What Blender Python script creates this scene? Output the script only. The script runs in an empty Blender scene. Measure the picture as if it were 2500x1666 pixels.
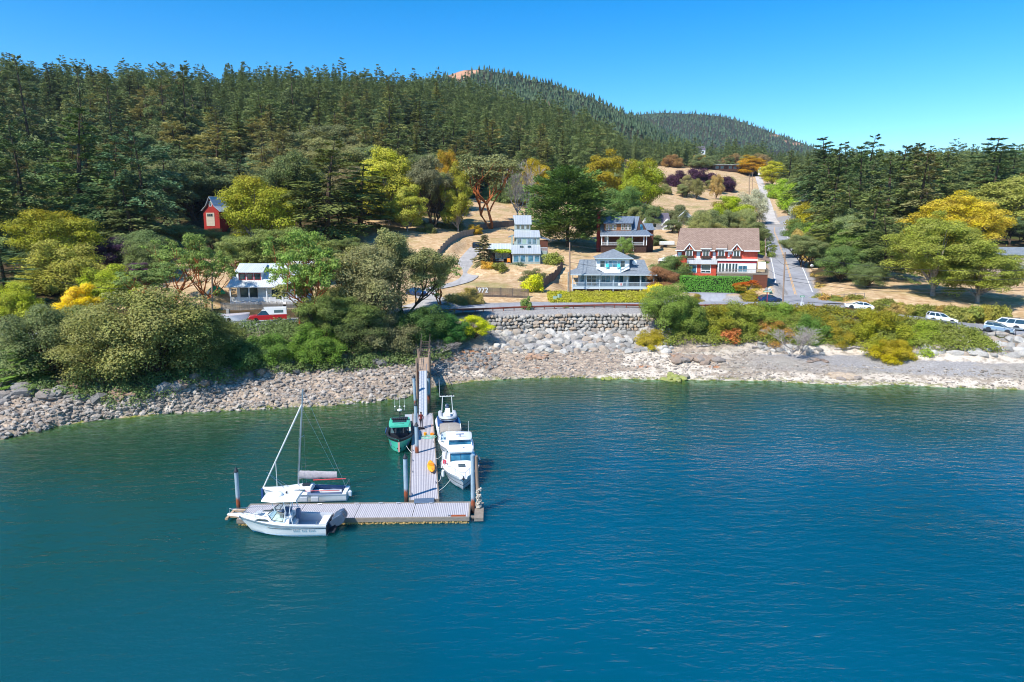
import bpy, bmesh, math, random
import numpy as np
from mathutils import Vector, Matrix, Euler
PI = math.pi
R = math.radians
scene = bpy.context.scene
COL = scene.collection

# ------------------------------------------------------------------ camera, world, sun, exposure
CAM_Z = 22.0
PITCH = 9.3
cam_d = bpy.data.cameras.new('camera')
cam_d.lens = 24.0
cam_d.sensor_width = 36.0
cam_d.clip_start = 0.5
cam_d.clip_end = 12000.0
cam = bpy.data.objects.new('camera', cam_d)
COL.objects.link(cam)
cam.location = (0, 0, CAM_Z)
cam.rotation_euler = (R(90 - PITCH), 0, 0)
scene.camera = cam

SUN_EL, SUN_AZ = 50.0, 226.0     # elevation; azimuth clockwise from +Y
world = bpy.data.worlds.new('World')
scene.world = world
world.use_nodes = True
wn = world.node_tree
wn.nodes.clear()
sky = wn.nodes.new('ShaderNodeTexSky')
sky.sky_type = 'NISHITA'
sky.sun_disc = False
sky.sun_elevation = R(SUN_EL)
sky.sun_rotation = R(SUN_AZ)
sky.altitude = 200
sky.air_density = 1.0
sky.dust_density = 0.1
sky.ozone_density = 3.0
hs = wn.nodes.new('ShaderNodeHueSaturation')
hs.inputs['Saturation'].default_value = 1.36
hs.inputs['Hue'].default_value = 0.497
bg = wn.nodes.new('ShaderNodeBackground')
bg.inputs['Strength'].default_value = 0.112
wo = wn.nodes.new('ShaderNodeOutputWorld')
gm = wn.nodes.new('ShaderNodeGamma'); gm.inputs[1].default_value = 1.22
wn.links.new(sky.outputs[0], gm.inputs[0]); wn.links.new(gm.outputs[0], hs.inputs['Color'])
wn.links.new(hs.outputs[0], bg.inputs['Color'])
wn.links.new(bg.outputs[0], wo.inputs['Surface'])

sun_d = bpy.data.lights.new('sun', 'SUN')
sun_d.energy = 5.0
sun_d.angle = R(0.53)
sun_d.color = (1.0, 0.94, 0.84)
sun = bpy.data.objects.new('sun', sun_d)
COL.objects.link(sun)
_az, _el = R(SUN_AZ), R(SUN_EL)
_to = Vector((math.sin(_az) * math.cos(_el), math.cos(_az) * math.cos(_el), math.sin(_el)))
sun.rotation_euler = _to.to_track_quat('Z', 'Y').to_euler()
sun.location = (-60, -60, 120)

scene.view_settings.view_transform = 'Standard'
scene.view_settings.look = 'None'
scene.view_settings.exposure = 0.42
scene.view_settings.gamma = 1.0
scene.cycles.filter_width = 1.05
scene.cycles.max_bounces = 6
scene.cycles.diffuse_bounces = 3
scene.cycles.glossy_bounces = 3
scene.cycles.transmission_bounces = 4
scene.cycles.transparent_max_bounces = 8
scene.cycles.caustics_reflective = False
scene.cycles.caustics_refractive = False

# ------------------------------------------------------------------ pixel <-> world (photo is 2500 x 1666)
FPX = 2500 * 24.0 / 36.0
_c, _s = math.cos(R(PITCH)), math.sin(R(PITCH))
def _ray(px, py):
 u = (px - 1250.0) / FPX; v = (833.0 - py) / FPX
 dy = _c + v * _s; dz = -_s + v * _c
 return u / dy, dz / dy
def P(px, py, Y):
 a, b = _ray(px, py)
 return Vector((a * Y, Y, CAM_Z + b * Y))
def PZ(px, py, z):
 a, b = _ray(px, py)
 Y = (z - CAM_Z) / b
 return Vector((a * Y, Y, z))
def PX(px, Y, z):
 # x of the point seen in column px at depth Y and height z
 dz = (z - CAM_Z)
 depth = Y * _c - dz * _s
 return (px - 1250.0) / FPX * depth
def pix(x, y, z):
 dz = z - CAM_Z
 d = y * _c - dz * _s
 up = y * _s + dz * _c
 return 1250 + FPX * x / d, 833 - FPX * up / d

# ------------------------------------------------------------------ materials
MATS = {}
def hexc(h):
 h = h.lstrip('#'); v = [int(h[i:i+2], 16) / 255 for i in (0, 2, 4)]
 return tuple((c / 12.92 if c < .04045 else ((c + .055) / 1.055) ** 2.4) for c in v)
class NT:
 def __init__(s, name):
  s.m = bpy.data.materials.new(name); s.m.use_nodes = True
  s.t = s.m.node_tree; s.t.nodes.clear()
  s.out = s.n('OutputMaterial')
 def n(s, typ, **kw):
  nd = s.t.nodes.new('ShaderNode' + typ)
  for k, v in kw.items():
   if k.startswith('i_'):
    key = k[2:].replace('_', ' ')
    if key.isdigit(): key = int(key)
    nd.inputs[key].default_value = v
   else: setattr(nd, k, v)
  return nd
 def l(s, a, b): s.t.links.new(a, b)
 def math(s, op, a, b=None, clamp=False):
  nd = s.n('Math', operation=op); nd.use_clamp = clamp
  for i, v in enumerate((a, b)):
   if v is None: continue
   if isinstance(v, (int, float)): nd.inputs[i].default_value = v
   else: s.l(v, nd.inputs[i])
  return nd.outputs[0]
 def mix(s, f, a, b, mode='MIX'):
  nd = s.n('Mix', data_type='RGBA', blend_type=mode)
  if isinstance(f, (int, float)): nd.inputs[0].default_value = f
  else: s.l(f, nd.inputs[0])
  for i, v in ((6, a), (7, b)):
   if isinstance(v, tuple): nd.inputs[i].default_value = (v[0], v[1], v[2], 1)
   else: s.l(v, nd.inputs[i])
  return nd.outputs[2]
 def noise(s, scale, detail=3, rough=.55, vec=None, dist=0):
  nd = s.n('TexNoise'); nd.inputs['Scale'].default_value = scale
  nd.inputs['Detail'].default_value = detail; nd.inputs['Roughness'].default_value = rough
  nd.inputs['Distortion'].default_value = dist
  if vec is not None: s.l(vec, nd.inputs['Vector'])
  return nd
 def ramp(s, f, lo, hi):
  nd = s.n('MapRange'); nd.inputs[1].default_value = lo; nd.inputs[2].default_value = hi
  s.l(f, nd.inputs[0]); return nd.outputs[0]
 def coords(s, kind='Object', scale=None, rot=None):
  tc = s.n('TexCoord')
  if scale is None and rot is None: return tc.outputs[kind]
  mp = s.n('Mapping')
  if scale: mp.inputs['Scale'].default_value = scale
  if rot: mp.inputs['Rotation'].default_value = rot
  s.l(tc.outputs[kind], mp.inputs['Vector'])
  return mp.outputs[0]
 def bump(s, h, strength=.3, dist=.05, normal=None):
  b = s.n('Bump'); b.inputs['Strength'].default_value = strength; b.inputs['Distance'].default_value = dist
  s.l(h, b.inputs['Height'])
  if normal is not None: s.l(normal, b.inputs['Normal'])
  return b.outputs[0]
 def principled(s, col, rough=.6, metal=0, normal=None, spec=.5, coat=0):
  p = s.n('BsdfPrincipled')
  if isinstance(col, tuple): p.inputs['Base Color'].default_value = (*col[:3], 1)
  else: s.l(col, p.inputs['Base Color'])
  if isinstance(rough, (int, float)): p.inputs['Roughness'].default_value = rough
  else: s.l(rough, p.inputs['Roughness'])
  p.inputs['Metallic'].default_value = metal
  p.inputs['Specular IOR Level'].default_value = spec
  p.inputs['Coat Weight'].default_value = coat
  if normal is not None: s.l(normal, p.inputs['Normal'])
  s.l(p.outputs[0], s.out.inputs['Surface'])
  return p

def pmat(name, col, rough=.55, metal=0, var=.12, scale=3.0, spec=.4, coat=0, bump=0.0, dirt=None, stretch=None):
 """Procedural paint/plastic/metal: base colour broken up by noise, optional dirt and bump."""
 if name in MATS: return MATS[name]
 if isinstance(col, str): col = hexc(col)
 t = NT(name)
 v = t.coords('Object', scale=stretch or (1, 1, 1))
 n1 = t.noise(scale, 4, .6, v)
 f = t.ramp(n1.outputs[0], .3, .7)
 dark = tuple(c * (1 - var) for c in col); lite = tuple(min(1, c * (1 + var * .6)) for c in col)
 c = t.mix(f, dark, lite)
 if dirt:
  n2 = t.noise(scale * .35, 5, .65, v)
  c = t.mix(t.math('MULTIPLY', t.ramp(n2.outputs[0], .48, .72), dirt[1]), c, hexc(dirt[0]) if isinstance(dirt[0], str) else dirt[0])
 nrm = None
 if bump:
  nrm = t.bump(t.noise(scale * 6, 3, .6, v).outputs[0], bump, .02)
 t.principled(c, rough, metal, nrm, spec, coat)
 MATS[name] = t.m
 return t.m
def stripemat(name, col, col2, period, axis=0, rough=.5, width=.12, metal=0, bump=.6, spec=.4, var=.12):
 """Ribs, boards, shingles: stripes across one object axis."""
 if name in MATS: return MATS[name]
 if isinstance(col, str): col = hexc(col)
 if isinstance(col2, str): col2 = hexc(col2)
 t = NT(name)
 tc = t.n('TexCoord'); sp = t.n('SeparateXYZ'); t.l(tc.outputs['Object'], sp.inputs[0])
 x = t.math('DIVIDE', sp.outputs[axis], period)
 fr = t.math('FRACT', x)
 line = t.math('LESS_THAN', fr, width)
 wn_ = t.n('TexWhiteNoise', noise_dimensions='1D'); t.l(t.math('FLOOR', x), wn_.inputs['W'])
 n1 = t.noise(1.7, 4, .6, tc.outputs['Object'])
 f = t.math('ADD', t.math('MULTIPLY', wn_.outputs[0], .5), t.math('MULTIPLY', t.ramp(n1.outputs[0], .3, .7), .5))
 c = t.mix(f, tuple(k * (1 - var) for k in col), tuple(min(1, k * (1 + var)) for k in col))
 c = t.mix(line, c, col2)
 nrm = t.bump(t.math('SUBTRACT', 1, line), bump, .02)
 t.principled(c, rough, metal, nrm, spec)
 MATS[name] = t.m
 return t.m

# ------------------------------------------------------------------ mesh builder
class MB:
 def __init__(s): s.v = []; s.f = []; s.mi = []; s.M = Matrix.Identity(4); s.cur = 0
 def _add(s, vs, fs):
  o = len(s.v)
  s.v += [tuple(s.M @ Vector(p)) for p in vs]
  s.f += [tuple(o + i for i in q) for q in fs]; s.mi += [s.cur] * len(fs)
  return s
 def mat(s, i): s.cur = i; return s
 def box(s, c, d, rz=0, rx=0, ry=0, taper=1.0):
  hx, hy, hz = d[0] / 2, d[1] / 2, d[2] / 2
  m = Matrix.Translation(c) @ Euler((rx, ry, rz)).to_matrix().to_4x4()
  vs = []
  for z, k in ((-hz, 1), (hz, taper)):
   for x, y in ((-hx, -hy), (hx, -hy), (hx, hy), (-hx, hy)):
    vs.append(m @ Vector((x * k, y * k, z)))
  return s._add(vs, [(3, 2, 1, 0), (4, 5, 6, 7), (0, 1, 5, 4), (1, 2, 6, 5), (2, 3, 7, 6), (3, 0, 4, 7)])
 def bx(s, x0, x1, y0, y1, z0, z1):
  return s.box(((x0 + x1) / 2, (y0 + y1) / 2, (z0 + z1) / 2), (abs(x1 - x0), abs(y1 - y0), abs(z1 - z0)))
 def poly(s, pts, thick=0.0, n=None):
  if thick == 0: return s._add(pts, [tuple(range(len(pts)))])
  pts = [Vector(p) for p in pts]
  if n is None:
   n = (pts[1] - pts[0]).cross(pts[2] - pts[0]).normalized()
  n = Vector(n)
  k = len(pts)
  vs = pts + [p - n * thick for p in pts]
  fs = [tuple(range(k)), tuple(reversed(range(k, 2 * k)))]
  fs += [(i, i + k, (i + 1) % k + k, (i + 1) % k) for i in range(k)]
  return s._add(vs, fs)
 def tube(s, pts, r, n=6, cap=True, r1=None):
  pts = [Vector(p) for p in pts]
  k = len(pts); rings = []
  for i, p in enumerate(pts):
   d = (pts[min(i + 1, k - 1)] - pts[max(i - 1, 0)])
   if d.length < 1e-9: d = Vector((0, 0, 1))
   d.normalize()
   a = d.cross(Vector((0, 0, 1)) if abs(d.z) < .95 else Vector((1, 0, 0))).normalized()
   b = d.cross(a)
   rr = r[i] if isinstance(r, (list, tuple)) else (r if r1 is None else r + (r1 - r) * i / max(1, k - 1))
   rings.append([p + a * math.cos(2 * PI * j / n) * rr + b * math.sin(2 * PI * j / n) * rr for j in range(n)])
  vs = [q for ring in rings for q in ring]; fs = []
  for i in range(k - 1):
   for j in range(n):
    fs.append((i * n + j, i * n + (j + 1) % n, (i + 1) * n + (j + 1) % n, (i + 1) * n + j))
  if cap: fs += [tuple(reversed(range(n))), tuple((k - 1) * n + j for j in range(n))]
  return s._add(vs, fs)
 def cyl(s, p0, p1, r0, r1=None, n=12, cap=True):
  return s.tube([p0, p1], [r0, r0 if r1 is None else r1], n, cap)
 def lathe(s, c, prof, n=16, axis='z'):
  vs = []; fs = []
  for r, z in prof:
   for j in range(n):
    a = 2 * PI * j / n
    q = (r * math.cos(a), r * math.sin(a), z)
    if axis == 'x': q = (q[2], q[0], q[1])
    if axis == 'y': q = (q[0], q[2], q[1])
    vs.append((c[0] + q[0], c[1] + q[1], c[2] + q[2]))
  k = len(prof)
  for i in range(k - 1):
   for j in range(n):
    fs.append((i * n + j, i * n + (j + 1) % n, (i + 1) * n + (j + 1) % n, (i + 1) * n + j))
  fs += [tuple(reversed(range(n))), tuple((k - 1) * n + j for j in range(n))]
  return s._add(vs, fs)
 def ball(s, c, r, n=10, m=6):
  if isinstance(r, (int, float)): r = (r, r, r)
  vs = [(c[0], c[1], c[2] - r[2])]; fs = []
  for i in range(1, m):
   a = -PI / 2 + PI * i / m
   for j in range(n):
    b = 2 * PI * j / n
    vs.append((c[0] + r[0] * math.cos(a) * math.cos(b), c[1] + r[1] * math.cos(a) * math.sin(b), c[2] + r[2] * math.sin(a)))
  vs.append((c[0], c[1], c[2] + r[2])); L = len(vs) - 1
  for j in range(n): fs.append((0, 1 + (j + 1) % n, 1 + j))
  for i in range(m - 2):
   for j in range(n):
    a = 1 + i * n
    fs.append((a + j, a + (j + 1) % n, a + n + (j + 1) % n, a + n + j))
  a = 1 + (m - 2) * n
  for j in range(n): fs.append((a + j, a + (j + 1) % n, L))
  return s._add(vs, fs)
 def loft(s, secs, close=False, cap=True):
  """secs: list of equal-length point lists; close joins each section's ends."""
  n = len(secs[0]); vs = [p for q in secs for p in q]; fs = []
  for i in range(len(secs) - 1):
   for j in range(n if close else n - 1):
    fs.append((i * n + j, i * n + (j + 1) % n, (i + 1) * n + (j + 1) % n, (i + 1) * n + j))
  if cap: fs += [tuple(reversed(range(n))), tuple((len(secs) - 1) * n + j for j in range(n))]
  return s._add(vs, fs)
 def build(s, name, mats, parent=None, smooth=None, bevel=0, fixn=True, label=None):
  me = bpy.data.meshes.new(name)
  me.from_pydata(s.v, [], s.f)
  for m in (mats if isinstance(mats, (list, tuple)) else [mats]): me.materials.append(m)
  me.polygons.foreach_set('material_index', s.mi)
  if fixn:
   bm = bmesh.new(); bm.from_mesh(me)
   bmesh.ops.recalc_face_normals(bm, faces=bm.faces)
   bm.to_mesh(me); bm.free()
  if smooth is not None:
   me.polygons.foreach_set('use_smooth', [True] * len(me.polygons))
   try: me.set_sharp_from_angle(angle=R(smooth))
   except Exception: pass
  me.update()
  o = bpy.data.objects.new(name, me); COL.objects.link(o)
  if bevel:
   b = o.modifiers.new('bevel', 'BEVEL'); b.width = bevel; b.segments = 2; b.limit_method = 'ANGLE'; b.angle_limit = R(40)
  if parent is not None: o.parent = parent
  if label: o['label'] = label
  return o

def fast_mesh(name, verts, quads=None, tris=None, attr=None, mats=None, smooth=False):
 """numpy arrays -> mesh. attr: dict name -> per-vertex float array."""
 me = bpy.data.meshes.new(name)
 nv = len(verts); me.vertices.add(nv)
 me.vertices.foreach_set('co', np.asarray(verts, np.float32).ravel())
 idx = []; sizes = []
 if quads is not None and len(quads): idx.append(np.asarray(quads, np.int32).ravel()); sizes.append(np.full(len(quads), 4, np.int32))
 if tris is not None and len(tris): idx.append(np.asarray(tris, np.int32).ravel()); sizes.append(np.full(len(tris), 3, np.int32))
 idx = np.concatenate(idx); sizes = np.concatenate(sizes)
 me.loops.add(len(idx)); me.polygons.add(len(sizes))
 me.loops.foreach_set('vertex_index', idx)
 starts = np.concatenate([[0], np.cumsum(sizes)[:-1]]).astype(np.int32)
 me.polygons.foreach_set('loop_start', starts)
 me.polygons.foreach_set('use_smooth', np.full(len(sizes), smooth))
 if attr:
  for k, a in attr.items():
   a = np.asarray(a, np.float32)
   if a.ndim == 1:
    at = me.attributes.new(k, 'FLOAT', 'POINT'); at.data.foreach_set('value', a)
   else:
    at = me.attributes.new(k, 'FLOAT_COLOR', 'POINT'); at.data.foreach_set('color', a.ravel())
 for m in (mats or []): me.materials.append(m)
 me.update(calc_edges=True)
 return me

# ------------------------------------------------------------------ scene-graph helpers
def tag(o, label=None, cat=None, group=None, kind=None):
 if label: o['label'] = label
 if cat: o['category'] = cat
 if group: o['group'] = group
 if kind: o['kind'] = kind
 return o
def thing(name, label, cat, loc=(0, 0, 0), rz=0, group=None):
 o = bpy.data.objects.new(name, None); COL.objects.link(o)
 o.empty_display_size = .5
 o.location = loc; o.rotation_euler = (0, 0, rz)
 return tag(o, label, cat, group)
def link(name, me, parent=None, loc=(0, 0, 0)):
 o = bpy.data.objects.new(name, me); COL.objects.link(o)
 if parent is not None: o.parent = parent
 o.location = loc
 return o
def kids(o): return list(o.children)
def dup(o, parent=None):
 c = o.copy(); COL.objects.link(c)
 if parent is not None: c.parent = parent
 for ch in kids(o): dup(ch, c)
 return c

# ------------------------------------------------------------------ numpy noise
def _hash(ix, iy, seed):
 h = (ix.astype(np.int64) * 374761393 + iy.astype(np.int64) * 668265263 + seed * 1274126177) & 0xffffffff
 h = ((h ^ (h >> 13)) * 1274126177) & 0xffffffff
 return ((h ^ (h >> 16)) & 0xffff) / 65535.0
def vnoise(x, y, seed=0):
 x = np.asarray(x, float); y = np.asarray(y, float)
 ix = np.floor(x); iy = np.floor(y); fx = x - ix; fy = y - iy
 fx = fx * fx * (3 - 2 * fx); fy = fy * fy * (3 - 2 * fy)
 a = _hash(ix, iy, seed); b = _hash(ix + 1, iy, seed); c = _hash(ix, iy + 1, seed); d = _hash(ix + 1, iy + 1, seed)
 return (a + (b - a) * fx) * (1 - fy) + (c + (d - c) * fx) * fy
def fbm(x, y, seed=0, oct=4, gain=.5):
 v = 0; a = 1; t = 0
 for i in range(oct):
  v = v + a * vnoise(x * 2 ** i + 17.3 * i, y * 2 ** i + 9.1 * i, seed + i); t += a; a *= gain
 return v / t
def sstep(a, b, x):
 t = np.clip((x - a) / (b - a), 0, 1); return t * t * (3 - 2 * t)
# ================================================================== TERRAIN
# upland control points: (photo px, photo py, depth Y) of bare ground
U_PTS = [
 # shore road level
 (-400,850,88),(-200,835,93),(100,818,99),(350,805,103),(600,792,107),(800,780,111),(950,768,115),(1050,757,119),(1150,750,124),
 (1300,744,127),(1450,742,128),(1573,741,129),(1700,741,129.5),(1800,740,130),(1950,738,131),(2095,762,120),(2300,785,117.5),(2450,806,112.5),(2700,832,104.5),(3000,850,98),
 # left yards and slope
 (-300,760,108),(0,745,112),(200,735,118),(450,742,124),(600,742,124),(700,742,124),(900,742,122),
 (420,700,138),(480,660,152),(330,650,155),(120,660,140),(-200,680,128),(760,690,145),(900,670,152),(980,650,160),
 (100,600,172),(300,590,190),(530,562,212),(600,560,215),(-200,590,175),(760,600,190),(900,590,195),(1000,575,205),
 # middle yard
 (1230,720,134),(1120,722,133),(1400,714,139),(1600,712,140),(1100,680,150),(1250,690,148),(1060,640,178),(1120,600,190),(1250,652,163),(1330,650,163),
 (1180,572,222),(1100,560,225),(1300,545,245),(1200,528,262),(1300,515,285),(1430,640,165),(1500,665,155),(1470,622,183),(1590,616,185),(1400,600,195),
 (1660,690,149),(1840,690,149),(1700,712,139),(1800,716,138),(1600,650,170),
 (1945,726,140),(1912,622,198),(1888,557,272),(1903,540,300),(1870,510,355),(1868,485,420),(1862,462,500),(1850,430,640),
 (1600,560,240),(1690,545,262),(1500,560,240),(1400,540,262),(1700,520,330),(1560,520,330),(1640,500,380),(1640,455,450),(1640,420,600),(1750,415,640),(1560,430,520),(1720,392,760),
 # right
 (2060,700,145),(2150,725,131),(2300,742,127),(2500,760,123),(2800,780,115),(2100,640,175),(2300,690,150),(2480,684,153),(2800,700,145),
 (2050,560,240),(2200,560,230),(2350,575,215),(2500,590,200),(2800,600,190),(2050,500,330),(2200,480,340),(2400,480,330),(2600,490,320),(2050,450,450),(2300,440,430),(2550,440,430),(2900,460,400),
 (2100,420,700),(2400,410,700),(2700,420,650),(2000,400,850),(2400,395,900),
 # hillside under the forest
 (-300,520,250),(0,520,245),(200,520,245),(420,520,240),(600,510,250),(800,500,255),(950,500,258),(1050,500,262),(1200,475,320),(1350,470,330),(1480,455,380),
 (-300,400,320),(0,400,320),(250,400,330),(500,400,335),(750,400,340),(1000,400,355),(1200,410,400),(1400,400,460),(1520,400,560),
 (-300,300,390),(0,300,390),(250,310,400),(500,310,420),(750,315,430),(1000,320,450),(1200,340,520),(1380,350,600),(1550,395,700),(1650,402,800),
 (-300,225,470),(0,240,460),(250,275,470),(500,262,520),(750,258,560),(1000,268,620),(1200,285,700),(1400,345,800),(1550,385,880),
 (-300,250,700),(0,270,650),(300,290,700),(600,280,800),(900,290,850),(1200,318,900),(1700,404,900),
]
_ctl = np.array([[p.x / p.y, math.log(p.y), (p.z - CAM_Z) / p.y] for p in (P(*q) for q in U_PTS)])
def _phi(r2): return .5 * r2 * np.log(r2 + 1e-12)
def _tps_fit(C, lam=.002):
 X = np.stack([C[:, 0] * 2.2, C[:, 1] * 2.0], 1); n = len(X)
 r2 = ((X[:, None] - X[None]) ** 2).sum(-1)
 A = np.zeros((n + 3, n + 3)); A[:n, :n] = _phi(r2) + lam * np.eye(n)
 A[:n, n] = 1; A[:n, n + 1:] = X; A[n, :n] = 1; A[n + 1:, :n] = X.T
 return X, np.linalg.solve(A, np.concatenate([C[:, 2], np.zeros(3)]))
_TX, _TW = _tps_fit(_ctl)
def upland(x, y):
 x = np.atleast_1d(np.asarray(x, float)); y = np.maximum(np.atleast_1d(np.asarray(y, float)), 60)
 a = np.clip(x / y, -1.15, 1.15) * 2.2; b = np.log(y) * 2.0
 out = np.empty(a.shape); fa, fb, fo = a.ravel(), b.ravel(), out.ravel()
 for i in range(0, len(fa), 20000):
  s = slice(i, i + 20000)
  r2 = (fa[s, None] - _TX[None, :, 0]) ** 2 + (fb[s, None] - _TX[None, :, 1]) ** 2
  fo[s] = _phi(r2) @ _TW[:-3] + _TW[-3] + _TW[-2] * fa[s] + _TW[-1] * fb[s]
 out = fo.reshape(a.shape)
 return out * y + CAM_Z

# shore lines
WL = [PZ(px, py, 0) for px, py in [(-500,1160),(-200,1105),(0,1072),(100,1052),(150,1038),(200,1030),(300,1018),(400,1010),(520,1003),(650,997),(800,988),(900,982),(980,972),(1030,958),(1060,945),(1150,932),(1250,925),(1400,922),(1500,925),(1700,929),(1850,930),(2000,938),(2100,942),(2200,940),(2300,946),(2500,952),(2800,965),(3200,985)]]
WLX = np.array([p.x for p in WL]); WLY = np.array([p.y for p in WL])
FT = [PZ(px, py, z) for px, py, z in [(-500,1000,2.6),(-200,975,2.6),(0,965,2.6),(150,962,2.4),(300,972,2.0),(450,950,2.4),(600,918,2.4),(750,905,2.2),(900,893,2.4),(1030,885,2.4),(1100,868,2.6),(1200,856,2.8),(1300,854,2.8),(1420,850,2.8),(1560,856,2.6),(1700,858,2.4),(1850,856,2.2),(2000,860,1.9),(2100,860,1.9),(2250,868,2.6),(2400,872,2.9),(2500,874,2.9),(2800,885,2.9),(3200,900,2.9)]]
FTX = np.array([p.x for p in FT]); FTY = np.array([p.y for p in FT]); FTZ = np.array([p.z for p in FT])
# top of bank (px, Y)
TP = [(-500,78),(-200,85),(0,91),(150,94),(300,97),(450,99.5),(600,102),(750,105),(900,108),(1030,111),(1100,113.5),(1180,117.0),(1300,118.4),(1420,119.2),(1560,119.8),(1700,119.5),(1850,121),(2000,118),(2120,114),(2250,110.5),(2400,107),(2500,105.5),(2800,99),(3200,92)]
TPX = np.array([(px - 1250) / FPX * Y * 1.03 for px, Y in TP]); TPY = np.array([Y for px, Y in TP], float)

# roads: (px,py,Y)
SHORE_ROAD = [(-400,850,88),(-200,835,93),(100,818,99),(350,805,103),(600,792,107),(800,780,111),(950,768,115),(1050,757,119.5),(1150,750,124),(1300,744,127),(1450,742,128),(1573,741,129),(1700,741,129.5),(1800,740,130),(1950,741,129),(2095,760,121),(2300,785,117.5),(2450,806,112.5),(2700,832,104.5),(3000,850,98)]
HILL_ROAD = [(1952,738,131),(1945,726,140),(1935,695,153),(1925,660,171),(1912,622,198),(1899,585,238),(1891,566,262),(1893,550,284),(1908,538,305),(1945,530,322),(2000,527,335),(2080,524,345)]
LANE = [(1890,548,287),(1880,532,315),(1875,510,355),(1868,485,420),(1862,462,500),(1850,430,640)]
DRIVE = [(1010,752,122),(1060,735,127),(1040,722,131.5),(1045,708,137),(1090,698,144),(1132,686,150),(1150,670,157),(1146,655,166),(1135,640,176),(1150,620,187),(1165,603,197)]
PARK = [(1735,742,129.5),(1740,725,134),(1700,716,138)]
def crom(pts, step):
 out = []
 n = len(pts)
 for i in range(n - 1):
  p0 = pts[max(i - 1, 0)]; p1 = pts[i]; p2 = pts[i + 1]; p3 = pts[min(i + 2, n - 1)]
  m = max(2, int((p2 - p1).length / step))
  for k in range(m):
   t = k / m
   out.append(.5 * ((2 * p1) + (p2 - p0) * t + (2 * p0 - 5 * p1 + 4 * p2 - p3) * t * t + (3 * p1 - p0 - 3 * p2 + p3) * t ** 3))
 out.append(pts[-1].copy())
 return out
def road_line(pp, step=2.0): return crom([P(*q) for q in pp], step)
RL_SHORE = road_line(SHORE_ROAD); RL_HILL = road_line(HILL_ROAD, 3.0); RL_LANE = road_line(LANE, 6.0)
RL_DRIVE = road_line(DRIVE, 1.5)
ROADS = [(RL_SHORE, 4.6, 5.0), (RL_HILL, 3.9, 7.0), (RL_LANE, 2.6, 10.0), (RL_DRIVE, 2.0, 4.0)]
PADS = []   # (cx, cy, hx, hy, rot, z, fade)
def pad(px, py, Y, hx, hy, rot=0, fade=4.0):
 p = P(px, py, Y); PADS.append((p.x, p.y, hx, hy, rot, p.z, fade)); return p

for _q in ((1497, 713, 143, 9.5, 6.0, R(-4), 4), (1752, 690, 155, 11, 7.5, R(-16), 4), (1272, 643, 166.5, 8.5, 7.0, 0, 5), (1530, 616, 188, 8.0, 6.0, 0, 5), (647, 746, 128.5, 7.5, 6, 0, 4), (518, 567, 201, 4, 6, 0, 4), (1730, 716, 137.5, 8, 1.5, 0, 3)): pad(*_q)
def _shape(x, y):
 yw = np.interp(x, WLX, WLY); yf = np.interp(x, FTX, FTY); zf = np.interp(x, FTX, FTZ); yt = np.interp(x, TPX, TPY)
 yt = np.maximum(yt, yf + 1.5)
 return yw, yf, zf, yt
_TOPX = np.linspace(-160, 190, 500)
_t = np.maximum(np.interp(_TOPX, TPX, TPY), np.interp(_TOPX, FTX, FTY) + 1.5)
_TOPZ = upland(_TOPX, _t)
def wallmask(x): return sstep(-7, -3, x) * (1 - sstep(22, 26, x))
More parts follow.
